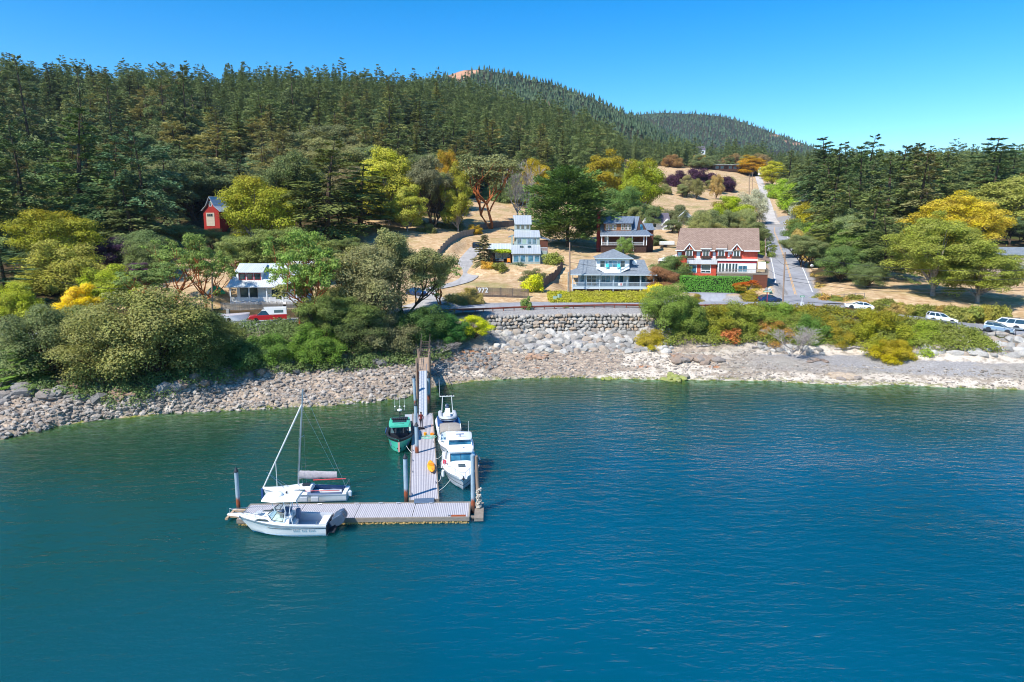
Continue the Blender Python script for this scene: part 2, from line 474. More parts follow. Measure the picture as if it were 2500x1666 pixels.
def G(x, y, noise=True):
 """ground height"""
 x = np.atleast_1d(np.asarray(x, float)); y = np.atleast_1d(np.asarray(y, float))
 yw, yf, zf, yt = _shape(x, y)
 z = upland(x, y)
 if noise:
  z = z + (fbm(x * .04, y * .04, 31, 3) - .5) * np.clip((y - 200) / 120, 0, 1) * 5 + (fbm(x * .15, y * .15, 35, 3) - .5) * .5
 # roads
 near = y < 900
 for line, hw, fade in ROADS:
  L = np.array([(p.x, p.y, p.z) for p in line])
  bb = (x > L[:, 0].min() - hw - fade) & (x < L[:, 0].max() + hw + fade) & (y > L[:, 1].min() - hw - fade) & (y < L[:, 1].max() + hw + fade)
  ids = np.nonzero(bb)[0] if x.ndim == 1 else None
  if len(ids) == 0: continue
  for c in range(0, len(ids), 20000):
   q = ids[c:c + 20000]
   d2 = (x[q, None] - L[None, :, 0]) ** 2 + (y[q, None] - L[None, :, 1]) ** 2
   k = np.argmin(d2, 1)
   # project on neighbouring segments
   best = np.full(len(q), 1e9); bz = L[k, 2].copy()
   for dk in (-1, 0):
    i0 = np.clip(k + dk, 0, len(L) - 2)
    A = L[i0]; B = L[i0 + 1]; AB = B - A
    t = np.clip(((x[q] - A[:, 0]) * AB[:, 0] + (y[q] - A[:, 1]) * AB[:, 1]) / (AB[:, 0] ** 2 + AB[:, 1] ** 2 + 1e-9), 0, 1)
    dd = np.hypot(x[q] - A[:, 0] - t * AB[:, 0], y[q] - A[:, 1] - t * AB[:, 1])
    m = dd < best; best[m] = dd[m]; bz[m] = (A[:, 2] + t * AB[:, 2])[m]
   w = 1 - sstep(hw + .4, hw + .4 + fade, best)
   z[q] = z[q] * (1 - w) + (bz - .12) * w
 for cx, cy, hx, hy, rot, pz, fade in PADS:
  ca, sa = math.cos(-rot), math.sin(-rot)
  lx = (x - cx) * ca - (y - cy) * sa; ly = (x - cx) * sa + (y - cy) * ca
  d = np.hypot(np.maximum(np.abs(lx) - hx, 0), np.maximum(np.abs(ly) - hy, 0))
  w = 1 - sstep(0, fade, d)
  z = z * (1 - w) + pz * w
 top = np.interp(x, _TOPX, _TOPZ)
 # bank
 t = np.clip((y - yf) / (yt - yf), 0, 1)
 wm = wallmask(x)
 bank_soft = zf + (top - zf) * (t ** 0.9)
 tw = np.interp(t, [0, .5, .72, .92, 1], [0, .2, .30, .42, 1.0])
 bank_wall = zf + (top - zf) * tw
 bank = bank_soft * (1 - wm) + bank_wall * wm
 # beach
 tb = (y - yw) / np.maximum(yf - yw, 1)
 left = 1 - sstep(-22, -12, x)
 beach = zf * (np.clip(tb, 0, 1) ** (1.0 - .25 * left))
 under = -np.minimum((yw - y) * (.115 + .145 * sstep(-12, 12, x)), 10) * 1.0
 z2 = np.where(y > yt, z, np.where(y > yf, bank, np.where(y > yw, beach, under)))
 if noise:
  rk = left * sstep(-2, 1.5, y - yw) * (1 - sstep(0, 3, y - yf))
  n1 = fbm(x * .35, y * .5, 3, 4) - .5
  r1 = np.abs(fbm(x * .9 + y * .3, y * 1.3, 9, 4) - .5)
  z2 = z2 + rk * (n1 * 1.3 - r1 * 1.2 + .12)
  bk = ((y > yf) & (y < yt)) * (1 - wm)
  z2 = z2 + bk * (fbm(x * .25, y * .25, 5, 4) - .5) * 1.0
  bch = (1 - left) * (y > yw - 2) * (y < yf)
  z2 = z2 + bch * ((fbm(x * .6, y * .9, 21, 4) - .5) * .35) * sstep(-2, 2, y - yw)
 return z2
def g(x, y): return float(G([x], [y])[0])
def gp(px, Y):
 """ground point seen in column px at depth Y"""
 z = 10.0
 for _ in range(4):
  x = PX(px, Y, z); z = g(x, Y)
 return Vector((x, Y, z))
# ------------------------------------------------------------------ ground mesh
def seg_dist(x, y, line):
 L = np.array([(p.x, p.y) for p in line]); best = np.full(x.shape, 1e9)
 for i in range(len(L) - 1):
  A, B = L[i], L[i + 1]; AB = B - A
  t = np.clip(((x - A[0]) * AB[0] + (y - A[1]) * AB[1]) / (AB @ AB + 1e-9), 0, 1)
  best = np.minimum(best, np.hypot(x - A[0] - t * AB[0], y - A[1] - t * AB[1]))
 return best
def ground_material():
 t = NT('ground')
 at = t.n('VertexColor', layer_name='mask'); sp = t.n('SeparateColor'); t.l(at.outputs['Color'], sp.inputs[0])
 at2 = t.n('VertexColor', layer_name='mask2'); sp2 = t.n('SeparateColor'); t.l(at2.outputs['Color'], sp2.inputs[0])
 v = t.coords('Object')
 nb = t.noise(.12, 5, .6, v).outputs[0]; nm = t.noise(.9, 5, .65, v).outputs[0]; nf = t.noise(6, 4, .7, v).outputs[0]
 v2 = t.coords('Object', scale=(.5, 2.2, 1)); ns = t.noise(1.2, 5, .7, v2).outputs[0]
 grass = t.mix(t.ramp(nm, .35, .65), hexc('#b89c78'), hexc('#dcc4a0'))
 grass = t.mix(t.ramp(ns, .42, .7), grass, hexc('#a47b52'))
 grass = t.mix(t.math('MULTIPLY', t.ramp(nb, .5, .75), .55), grass, hexc('#8f8a4c'))
 grass = t.mix(t.math('MULTIPLY', t.ramp(nf, .5, .8), .35), grass, hexc('#8a6440'))
 ng = t.noise(.33, 6, .75, v).outputs[0]; grass = t.mix(t.math('MULTIPLY', t.ramp(ng, .5, .68), .5), grass, hexc('#94764e')); grass = t.mix(t.math('MULTIPLY', t.ramp(ng, .44, .34), .35), grass, hexc('#e6d2b0')); grass = t.mix(t.math('MULTIPLY', t.ramp(t.noise(.07, 5, .7, v).outputs[0], .55, .68), .6), grass, hexc('#7f8148'))
 floor = t.mix(t.ramp(nm, .35, .65), hexc('#3a3222'), hexc('#5e4c34'))
 floor = t.mix(t.ramp(nb, .5, .62), floor, hexc('#4a5028'))
 vor = t.n('TexVoronoi', feature='F1'); vor.inputs['Scale'].default_value = 2.3; t.l(t.coords('Object', scale=(.8, 1.3, 1)), vor.inputs['Vector'])
 vor2 = t.n('TexVoronoi', feature='F1'); vor2.inputs['Scale'].default_value = 5.5; t.l(v, vor2.inputs['Vector'])
 sepv = t.n('SeparateColor'); t.l(vor.outputs['Color'], sepv.inputs[0])
 sepw = t.n('SeparateColor'); t.l(vor2.outputs['Color'], sepw.inputs[0])
 rock = t.mix(sepv.outputs[0], hexc('#84766a'), hexc('#c2ae98'))
 rock = t.mix(t.math('MULTIPLY', t.ramp(nm, .45, .7), .7), rock, hexc('#5f5a58'))
 rock = t.mix(t.math('MULTIPLY', t.ramp(nf, .5, .75), .5), rock, hexc('#cdbba8'))
 gravel = t.mix(sepw.outputs[0], hexc('#8a8888'), hexc('#aba9a7'))
 gravel = t.mix(t.ramp(nf, .4, .7), gravel, hexc('#8c8681'))
 sand = t.mix(t.ramp(nf, .35, .7), hexc('#dcd0c0'), hexc('#bdb09f'))
 sand = t.mix(t.math('MULTIPLY', t.ramp(nm, .48, .62), .8), sand, hexc('#8a7d6c'))
 c = t.mix(sp.outputs[0], floor, grass)
 c = t.mix(sp.outputs[1], c, rock)
 c = t.mix(sp.outputs[2], c, gravel)
 c = t.mix(sp2.outputs[0], c, sand)
 algae = t.mix(t.ramp(nf, .35, .65), hexc('#5d5a2c'), hexc('#8f9a38'))
 c = t.mix(t.math('MULTIPLY', sp2.outputs[1], t.ramp(nm, .42, .58)), c, algae)
 orange = t.mix(t.ramp(nm, .35, .65), hexc('#9c6a48'), hexc('#b88a6a'))
 c = t.mix(sp2.outputs[2], c, orange)
 h = t.math('ADD', t.math('MULTIPLY', vor.outputs[0], t.math('ADD', sp.outputs[1], .1)), t.math('MULTIPLY', nf, .6))
 t.principled(c, .95, 0, t.bump(h, .7, .18), .15)
 return t.m
def grid(us, ys, zf, name, mat, masks=None, kind='structure', label=None):
 uu, yy = np.meshgrid(us, ys)
 x = (uu * yy).ravel(); y = yy.ravel()
 z = zf(x, y)
 nr, nc = uu.shape
 i = np.arange(nr * nc).reshape(nr, nc)
 q = np.stack([i[:-1, :-1], i[:-1, 1:], i[1:, 1:], i[1:, :-1]], -1).reshape(-1, 4)
 at = masks(x, y, z) if masks else None
 me = fast_mesh(name, np.stack([x, y, z], 1), quads=q, attr=at, mats=[mat], smooth=True)
 o = link(name, me)
 return tag(o, label, None, None, kind)

# open (dry grass) areas: polygons in (px, Y) -> world x computed at use
def inpoly(x, y, poly):
 c = np.zeros(x.shape, bool); n = len(poly)
 for i in range(n):
  x0, y0 = poly[i]; x1, y1 = poly[(i + 1) % n]
  cond = ((y0 > y) != (y1 > y)) & (x < (x1 - x0) * (y - y0) / ((y1 - y0) + 1e-12) + x0)
  c ^= cond
 return c
def pp(*pts): return [((px - 1250) / FPX * Y * 1.02, Y) for px, Y in pts]
OPEN = [
 pp((300,118),(1000,122),(2000,132),(2560,108),(2900,100),(2900,160),(2560,172),(2330,165),(2120,160),(2010,150),(1960,160),(1960,300),(1900,330),(1890,640),(1520,640),(1530,560),(1590,540),(1590,400),(1470,395),(1430,330),(1380,320),(1150,305),(1130,250),(960,235),(860,215),(860,170),(640,150),(560,175),(420,170),(330,140)),
 pp((2330,215),(2450,215),(2450,240),(2330,240)),
]
FIELD = pp((1470,350),(1900,350),(1880,760),(1500,760))
def ground_masks(x, y, z):
 yw, yf, zf, yt = _shape(x, y)
 jx = x + (fbm(x * .12, y * .12, 41, 3) - .5) * 14; jy = y + (fbm(x * .12, y * .12, 47, 3) - .5) * 14
 op = np.zeros(x.shape)
 for p in OPEN: op = np.maximum(op, inpoly(jx, jy, p).astype(float))
 left = 1 - sstep(-20, -12, x + (fbm(x * .2, y * .2, 51, 3) - .5) * 8)
 grass = op * sstep(0, 1.5, y - yt)
 shore = (y < yf + 1.0).astype(float)
 bank = ((y >= yf) & (y < yt)).astype(float)
 nn = fbm(x * .08, y * .2, 61, 4)
 right = sstep(28, 44, x + (nn - .5) * 12)
 # rock on the left shore and banks, sand in the middle, gravel on the right
 rock = np.clip(shore * left + bank * .8 * (1 - wallmask(x)) + (1 - left) * shore * sstep(.5, .56, nn) * (1 - right * .7), 0, 1)
 gravel = shore * right * sstep(.25, .4, (y - yw) / np.maximum(yf - yw, 1)) * (1 - rock)
 shoulder = np.zeros(x.shape)
 near = (y < 345)
 d = np.full(x.shape, 99.)
 for ln, hw in ((RL_SHORE, 4.6), (RL_HILL, 3.9), (RL_LANE, 2.4)):
  d[near] = np.minimum(d[near], seg_dist(x[near], y[near], ln[::2]) - hw)
 shoulder = (1 - sstep(.3, 1.5, d + (fbm(x * .7, y * .7, 71, 2) - .5) * 1.2))
 gravel = np.maximum(gravel, shoulder)
 gravel = np.maximum(gravel, wallmask(x) * (y > yf) * (y < yt + 3.0))
 sand = shore * (1 - left) * (1 - rock) * (1 - gravel) * sstep(-8, -2, y - yw)
 sand = np.maximum(sand, shore * (y > yf - 1.8) * right * .9)
 alg = sstep(.42, .0, np.abs(z + .05)) * shore
 alg = np.maximum(alg, (y < yw) * .9 * sstep(-9, -1, y - yw))
 n2 = fbm(x * .22, y * .3, 81, 3)
 orange = shore * (1 - left) * sstep(.72, .78, n2) * (z > .9) * (x < 40)
 return {'mask': np.stack([grass, rock, gravel, np.ones(x.shape)], 1), 'mask2': np.stack([sand, alg, orange, np.ones(x.shape)], 1)}

MATS['ground'] = ground_material()
_us = np.concatenate([np.linspace(-1.25, -.85, 40, endpoint=False), np.linspace(-.85, .85, 820), np.linspace(.85, 1.25, 41)[1:]])
_ys = [30.0]
while _ys[-1] < 66: _ys.append(_ys[-1] + 2.0)
while _ys[-1] < 125: _ys.append(_ys[-1] + .3)
while _ys[-1] < 165: _ys.append(_ys[-1] + .6)
while _ys[-1] < 960: _ys.append(_ys[-1] * 1.0105)
def build_ground():
 grid(_us, np.array(_ys), lambda x, y: G(x, y), 'ground', MATS['ground'], ground_masks)

# ------------------------------------------------------------------ far hills
H1 = [(-400,300),(0,290),(400,260),(700,235),(900,222),(1000,208),(1080,190),(1130,172),(1170,170),(1230,180),(1300,196),(1360,210),(1400,226),(1458,247),(1500,266),(1547,288),(1620,325),(1700,362),(1800,390),(1900,405),(2100,420),(2600,440),(3000,450)]
H2 = [(-400,420),(1200,300),(1400,290),(1520,286),(1574,279),(1622,276),(1700,279),(1756,284),(1800,295),(1845,310),(1890,326),(1934,341),(2000,366),(2060,393),(2100,415),(2200,440),(2500,455),(3000,470)]
def hill_fn(prof, Y0, Y1, base_py, amp, seed):
 A = np.array([_ray(px, py) for px, py in prof])
 b0 = _ray(1250, base_py)[1]
 def f(x, y):
  u = x / y
  sr = np.interp(u, A[:, 0], A[:, 1])
  t = np.clip((y - Y0) / (Y1 - Y0), 0, 1)
  s = b0 + (np.maximum(sr, b0) - b0) * (t ** .8)
  z = CAM_Z + s * y
  zr = CAM_Z + sr * Y1
  z = np.where(y > Y1, zr - (y - Y1) * .55, z)
  n = (fbm(x / amp[0], y / amp[0], seed, 4) - .5) * amp[1]
  return z + n * np.sin(np.clip(t, 0, 1) * PI) * 1.0
 return f
hill1 = hill_fn(H1, 880, 1600, 430, (260, 60), 101)
hill2 = hill_fn(H2, 1900, 3200, 440, (500, 110), 131)
def hill_material(name, gcol, rcol):
 t = NT(name); v = t.coords('Object')
 at = t.n('Attribute', attribute_name='bald')
 n = t.noise(.02, 5, .7, v).outputs[0]; n2 = t.noise(.15, 4, .7, v).outputs[0]
 c = t.mix(t.ramp(n2, .35, .65), hexc('#2c3020'), hexc('#4a4630'))
 b = t.mix(t.ramp(n, .35, .65), hexc(gcol), hexc(rcol))
 c = t.mix(at.outputs['Fac'], c, b)
 t.principled(c, .95, spec=.1)
 return t.m
BALD1 = [(1122,182,34,16),(1160,176,14,6),(1330,250,10,8),(1440,228,34,6),(1390,300,12,8),(1475,240,12,4)]
BALD2 = [(1895,332,14,4),(1945,352,16,4),(1920,345,8,3)]
def bald(x, y, z, spots):
 d = y * _c - (z - CAM_Z) * _s
 px = 1250 + FPX * x / d; py = 833 - FPX * (y * _s + (z - CAM_Z) * _c) / d
 m = np.zeros(x.shape)
 for cx, cy, rx, ry in spots:
  m = np.maximum(m, 1 - sstep(.6, 1.1, np.hypot((px - cx) / rx, (py - cy) / ry) + (fbm(px * .15, py * .3, 7, 3) - .5) * .7))
 return m
def build_hills():
 m1 = hill_material('hill_soil', '#c79c7c', '#a97c62')
 us = np.linspace(-1.2, 1.2, 420)
 ys = np.concatenate([np.linspace(870, 1600, 130), np.linspace(1612, 2000, 16)])
 grid(us, ys, hill1, 'hill', m1, lambda x, y, z: {'bald': bald(x, y, z, BALD1)})
 ys = np.concatenate([np.linspace(1850, 3200, 110), np.linspace(3230, 4200, 14)])
 grid(us, ys, hill2, 'hill', m1, lambda x, y, z: {'bald': bald(x, y, z, BALD2)})

# ------------------------------------------------------------------ water
def water_material():
 t = NT('sea_water')
 v = t.coords('Object')
 dep = t.n('Attribute', attribute_name='depth').outputs['Fac']
 w1 = t.noise(.9, 3, .55, t.coords('Object', scale=(.55, 1.25, 1), rot=(0, 0, R(-14)))).outputs[0]
 w2 = t.noise(3.2, 3, .6, t.coords('Object', scale=(.6, 1.3, 1), rot=(0, 0, R(12)))).outputs[0]
 w3 = t.noise(.12, 2, .5, v).outputs[0]
 calm = t.ramp(w3, .35, .65); wind = t.ramp(t.noise(.028, 3, .6, t.coords('Object', scale=(.5, 1.6, 1))).outputs[0], .38, .62)
 h = t.math('ADD', t.math('MULTIPLY', w1, t.math('ADD', .55, t.math('MULTIPLY', wind, .5))), t.math('MULTIPLY', w2, t.math('ADD', .10, t.math('MULTIPLY', t.math('MULTIPLY', calm, wind), .26))))
 nrm = t.bump(h, 1.0, .205)
 big = t.noise(.035, 3, .5, v).outputs[0]
 col = t.mix(t.ramp(big, .35, .65), hexc('#00475b'), hexc('#00506a'))
 col = t.mix(t.ramp(t.math('ADD', dep, t.math('MULTIPLY', big, 4)), 11.5, 4.0), col, hexc('#174638'))
 body = t.n('SubsurfaceScattering', falloff='BURLEY'); t.l(col, body.inputs['Color']); body.inputs['Scale'].default_value = 2.5; body.inputs['Radius'].default_value = (.4, 1.0, 1.0)
 tr = t.n('BsdfTransparent'); tr.inputs['Color'].default_value = (.5, .78, .62, 1)
 op = t.math('SUBTRACT', 1, t.math('POWER', 2.718, t.math('MULTIPLY', dep, -.8)))
 m1 = t.n('MixShader'); t.l(op, m1.inputs[0]); t.l(tr.outputs[0], m1.inputs[1]); t.l(body.outputs[0], m1.inputs[2])
 gl = t.n('BsdfGlossy'); gl.inputs['Roughness'].default_value = .06; t.l(nrm, gl.inputs['Normal'])
 fr = t.n('Fresnel'); fr.inputs['IOR'].default_value = 1.33; t.l(nrm, fr.inputs['Normal'])
 m2 = t.n('MixShader'); t.l(fr.outputs[0], m2.inputs[0]); t.l(m1.outputs[0], m2.inputs[1]); t.l(gl.outputs[0], m2.inputs[2])
 t.l(m2.outputs[0], t.out.inputs['Surface'])
 return t.m
def build_water():
 mat = water_material()
 xs = np.concatenate([np.linspace(-700, -130, 20, endpoint=False), np.linspace(-130, 130, 440), np.linspace(130, 700, 20)[1:]])
 ys = np.concatenate([np.linspace(-400, 60, 20, endpoint=False), np.linspace(60, 118, 140)])
 X, Y = np.meshgrid(xs, ys); x = X.ravel(); y = Y.ravel()
 dep = np.clip(-G(x, y), 0, 12)
 nr, nc = X.shape; i = np.arange(nr * nc).reshape(nr, nc)
 q = np.stack([i[:-1, :-1], i[:-1, 1:], i[1:, 1:], i[1:, :-1]], -1).reshape(-1, 4)
 me = fast_mesh('water', np.stack([x, y, np.zeros_like(x)], 1), quads=q, attr={'depth': dep}, mats=[mat], smooth=True)
 o = link('water', me); tag(o, kind='structure')
 # deep seabed sheet below everything
 b = MB(); b.bx(-900, 900, -500, 64, -12.4, -12); o = b.build('seabed', MATS['ground']); tag(o, kind='structure')

# ------------------------------------------------------------------ roads
def ribbon(line, hw, name, mat, dz=0.0, off=0.0, taper=None, kind='structure', dash=None, parent=None):
 vs = []; fs = []; n = len(line)
 for i, p in enumerate(line):
  d = (line[min(i + 1, n - 1)] - line[max(i - 1, 0)]); d.z = 0; d.normalize()
  s = Vector((d.y, -d.x, 0))
  w = hw if taper is None else taper(i / (n - 1)) * hw
  c = p + s * off
  vs += [tuple(c - s * w + Vector((0, 0, dz))), tuple(c + s * w + Vector((0, 0, dz)))]
 for i in range(n - 1): fs.append((2 * i, 2 * i + 1, 2 * i + 3, 2 * i + 2))
 me = bpy.data.meshes.new(name); me.from_pydata(vs, [], fs); me.materials.append(mat); me.update()
 bm = bmesh.new(); bm.from_mesh(me); bmesh.ops.recalc_face_normals(bm, faces=bm.faces)
 if bm.faces and sum(f.normal.z for f in bm.faces) < 0: bmesh.ops.reverse_faces(bm, faces=bm.faces)
 bm.to_mesh(me); bm.free()
 o = link(name, me); return tag(o, kind=kind)
def asphalt(name, c1, c2):
 t = NT(name); v = t.coords('Object')
 n = t.noise(.25, 5, .6, v).outputs[0]; f = t.noise(4, 4, .7, v).outputs[0]
 vv = t.coords('Object', scale=(1.2, .08, 1)); tr = t.noise(1.0, 3, .5, vv).outputs[0]
 c = t.mix(t.ramp(n, .35, .65), hexc(c1), hexc(c2))
 c = t.mix(t.math('MULTIPLY', t.ramp(tr, .5, .7), .35), c, hexc('#6c6c70'))
 c = t.mix(t.math('MULTIPLY', t.ramp(f, .45, .75), .25), c, hexc('#a3a3a4'))
 t.principled(c, .9, spec=.2, normal=t.bump(f, .3, .02)); return t.m
def paint(name, c):
 t = NT(name); f = t.noise(2.5, 5, .8, t.coords('Object')).outputs[0]
 col = t.mix(t.math('MULTIPLY', t.ramp(f, .45, .66), .8), hexc(c), hexc('#8b8b8e')); t.principled(col, .8, spec=.2); return t.m
def build_roads():
 a = asphalt('asphalt', '#8a8b90', '#9fa0a4'); l = asphalt('gravel_lane', '#b5aea6', '#cbc5be'); dr = asphalt('gravel_drive', '#9d9a98', '#b3b0ac')
 w = paint('white_paint', '#f0f0ee'); y = paint('yellow_paint', '#d9a860')
 ribbon(RL_SHORE, 4.0, 'road', a)
 ribbon(RL_HILL, 3.9, 'road', a, .01, taper=lambda t: 1 + 1.1 * max(0, 1 - t * 16))
 ribbon(RL_LANE, 2.5, 'lane', l, .02)
 ribbon(RL_DRIVE, 1.9, 'driveway', dr, .03, taper=lambda t: 1 + .8 * max(0, 1 - t * 6))
 H = RL_HILL
 ribbon(H[4:], .07, 'road_marking', y, .016, -.13); ribbon(H[4:], .07, 'road_marking', y, .016, .13)
 ribbon(H[4:], .09, 'road_marking', w, .016, -3.5); ribbon(H[5:], .09, 'road_marking', w, .016, 3.5)
 S = RL_SHORE
 ribbon(S, .08, 'road_marking', w, .006, 3.5)
 # stop line across the downhill lane
 p = H[4]; b = MB(); b.box((p.x - 1.7, p.y - 1.5, p.z + .02), (3.0, .35, .008)); tag(b.build('stop_line', w), kind='structure')
# ================================================================== VEGETATION
def foliage_mat(name, alt=None, trans=.3, altlo=.45, altamt=.8, rough=.6, gain=1.42):
 """Leaves: tint comes from the object's own colour, broken up per leaf and per clump."""
 t = NT(name)
 oi = t.n('ObjectInfo'); v = t.n('Attribute', attribute_name='v').outputs['Fac']; h = t.n('Attribute', attribute_name='h').outputs['Fac']
 n = t.noise(.45, 3, .6, t.coords('Object')).outputs[0]
 base = oi.outputs['Color']
 hsv = t.n('HueSaturation'); t.l(base, hsv.inputs['Color'])
 t.l(t.math('ADD', .470, t.math('MULTIPLY', n, .044)), hsv.inputs['Hue'])
 t.l(t.math('ADD', .62 * gain, t.math('MULTIPLY', v, 1.5 * gain)), hsv.inputs['Value'])
 t.l(t.math('ADD', .85, t.math('MULTIPLY', n, .3)), hsv.inputs['Saturation'])
 c = hsv.outputs[0]
 if alt:
  f = t.math('ADD', h, t.math('MULTIPLY', t.math('SUBTRACT', n, .5), 1.6))
  f = t.ramp(f, altlo, altlo + .35)
  f = t.math('MULTIPLY', f, altamt)
  vv = t.n('HueSaturation'); vv.inputs['Color'].default_value = (*hexc(alt), 1)
  t.l(t.math('ADD', .55, t.math('MULTIPLY', v, .8)), vv.inputs['Value'])
  c = t.mix(f, c, vv.outputs[0])
 d = t.n('BsdfPrincipled'); t.l(c, d.inputs['Base Color']); d.inputs['Roughness'].default_value = rough; d.inputs['Specular IOR Level'].default_value = .25
 tl = t.n('BsdfTranslucent'); t.l(c, tl.inputs['Color'])
 m = t.n('MixShader', i_0=trans); t.l(d.outputs[0], m.inputs[1]); t.l(tl.outputs[0], m.inputs[2])
 t.l(m.outputs[0], t.out.inputs['Surface'])
 return t.m
MATS['leaf'] = foliage_mat('leaf')
MATS['needle'] = foliage_mat('needle', trans=.15, gain=1.28)
MATS['leaf_gold'] = foliage_mat('leaf_gold', '#9c8a1c', altlo=.66, altamt=.75, gain=1.08)
MATS['leaf_orange'] = foliage_mat('leaf_orange', '#a8702e', altlo=.6, altamt=.6)
MATS['leaf_flame'] = foliage_mat('leaf_flame', '#d05c1c', altlo=.4, altamt=.9)
def bark(name, c1, c2, sc=3):
 t = NT(name); n = t.noise(sc, 4, .7, t.coords('Object', scale=(1, 1, .3))).outputs[0]
 c = t.mix(t.ramp(n, .35, .65), hexc(c1), hexc(c2)); t.principled(c, .9, spec=.15, normal=t.bump(n, .6, .05)); return t.m
MATS['bark'] = bark('bark', '#3b3129', '#665749')
MATS['bark_grey'] = bark('bark_grey', '#77706a', '#a59c94')
MATS['bark_red'] = bark('bark_red', '#8a4a26', '#b9764a', 1.2)
MATS['dead_wood'] = bark('dead_wood', '#8d847e', '#bdb4ac')

def unit(a): return a / (np.linalg.norm(a, axis=-1, keepdims=True) + 1e-9)
def leaves_mesh(name, pos, dr, nm, ln, wd, v, h, mat, cup=.0):
 dr = unit(dr); side = unit(np.cross(dr, nm)); N = len(pos)
 ln = np.broadcast_to(ln, (N,))[:, None]; wd = np.broadcast_to(wd, (N,))[:, None]
 up = np.cross(side, dr)
 a = pos - dr * ln * .5; b = pos + side * wd * .5 - up * ln * cup; c = pos + dr * ln * .5; d = pos - side * wd * .5 - up * ln * cup
 V = np.stack([a, b, c, d], 1).reshape(-1, 3)
 q = np.arange(4 * N).reshape(N, 4)
 rep = lambda z: np.repeat(np.broadcast_to(z, (N,)), 4)
 return fast_mesh(name, V, quads=q, attr={'v': rep(v), 'h': rep(h)}, mats=[mat])

def conifer(seed, H=24., Rb=4.4, nb=120, sp=20, top=.02, low=.10, power=.85, size=1.0, flat=False, lean=.4, gap=.0, clump=False):
 r = np.random.RandomState(seed)
 t = low + (1 - top - low) * np.sort(r.rand(nb)) ** .92
 az = np.cumsum(r.uniform(1.8, 2.9, nb))
 L = Rb * ((1 - t) ** power + .03) * r.uniform(.55, 1.2, nb)
 lobe = 1 + .25 * np.sin(az * 2 + seed) * np.sin(t * 9 + seed * 2)
 L = L * lobe
 if flat: L = Rb * np.clip(1 - (np.abs(t - .38) / .64) ** 2.6, .03, 1) * r.uniform(.55, 1.12, nb)
 el = (t * .9 - .35) + r.uniform(-.18, .18, nb)
 if flat: el = r.uniform(-.12, .42, nb) + t * .25
 bend = r.uniform(-lean, lean, 2)
 P_, D_, N_, LN, WD, V_, H_ = [], [], [], [], [], [], []
 for i in range(nb):
  if r.rand() < gap: continue
  k = max(5, int(sp * (.35 + L[i] / Rb)))
  s = r.uniform(.12, 1.0, k) ** (.8 if not clump else .55)
  d = np.array([math.cos(az[i]) * math.cos(el[i]), math.sin(az[i]) * math.cos(el[i]), math.sin(el[i])])
  perp = np.array([-math.sin(az[i]), math.cos(az[i]), 0.])
  lat = r.uniform(-1, 1, k) * .30 * L[i] * (1.15 - s)
  if clump: lat = r.normal(0, .16, k) * L[i] * (1.1 - .5 * s)
  if flat: lat *= 1.5
  base = np.array([bend[0] * t[i] ** 2, bend[1] * t[i] ** 2, H * t[i]])
  p = base + d * (L[i] * s)[:, None] + perp * lat[:, None]
  p[:, 2] -= (.16 if not flat else .05) * L[i] * s ** 2 + np.abs(lat) * .25 + r.uniform(-.12, .12, k)
  dd = d[None] + perp[None] * (np.sign(lat) * r.uniform(.2, 1.0, k))[:, None]
  dd[:, 2] -= r.uniform(.1, .55, k) if not flat else r.uniform(-.35, .15, k)
  n = np.stack([r.normal(0, .4, k), r.normal(0, .4, k), np.ones(k)], 1)
  if clump: p[:, 2] += r.uniform(-.5, .5, k) * .16 * L[i]
  P_.append(p); D_.append(dd); N_.append(n)
  sz = size * (.55 + .5 * L[i] / Rb)
  LN.append(r.uniform(.8, 1.5, k) * sz); WD.append(r.uniform(.35, .65, k) * sz)
  V_.append(np.clip(r.normal(.5, .14, k) + r.normal(0, .08) + (s - .6) * .25 + r.normal(0, .08), 0, 1)); H_.append(np.full(k, t[i]))
 cat = np.concatenate
 me = leaves_mesh('conifer_crown', cat(P_), cat(D_), cat(N_), cat(LN), cat(WD), cat(V_), cat(H_), MATS['needle'], .15)
 b = MB(); b.tube([(0, 0, -.8), (bend[0] * .1, bend[1] * .1, H * .3), (bend[0] * .4, bend[1] * .4, H * .65), (bend[0], bend[1], H * .99)], [H * .017, H * .013, H * .008, .03], 7)
 for i in range(0, nb, 5):
  d = Vector((math.cos(az[i]) * math.cos(el[i]), math.sin(az[i]) * math.cos(el[i]), math.sin(el[i])))
  o = Vector((bend[0] * t[i] ** 2, bend[1] * t[i] ** 2, H * t[i]))
  b.tube([o, o + d * L[i] * .7], .05 + .05 * (1 - t[i]), 3, r1=.02)
 tr = b.build('conifer_trunk', MATS['bark'], fixn=False); m2 = tr.data; bpy.data.objects.remove(tr)
 return me, m2

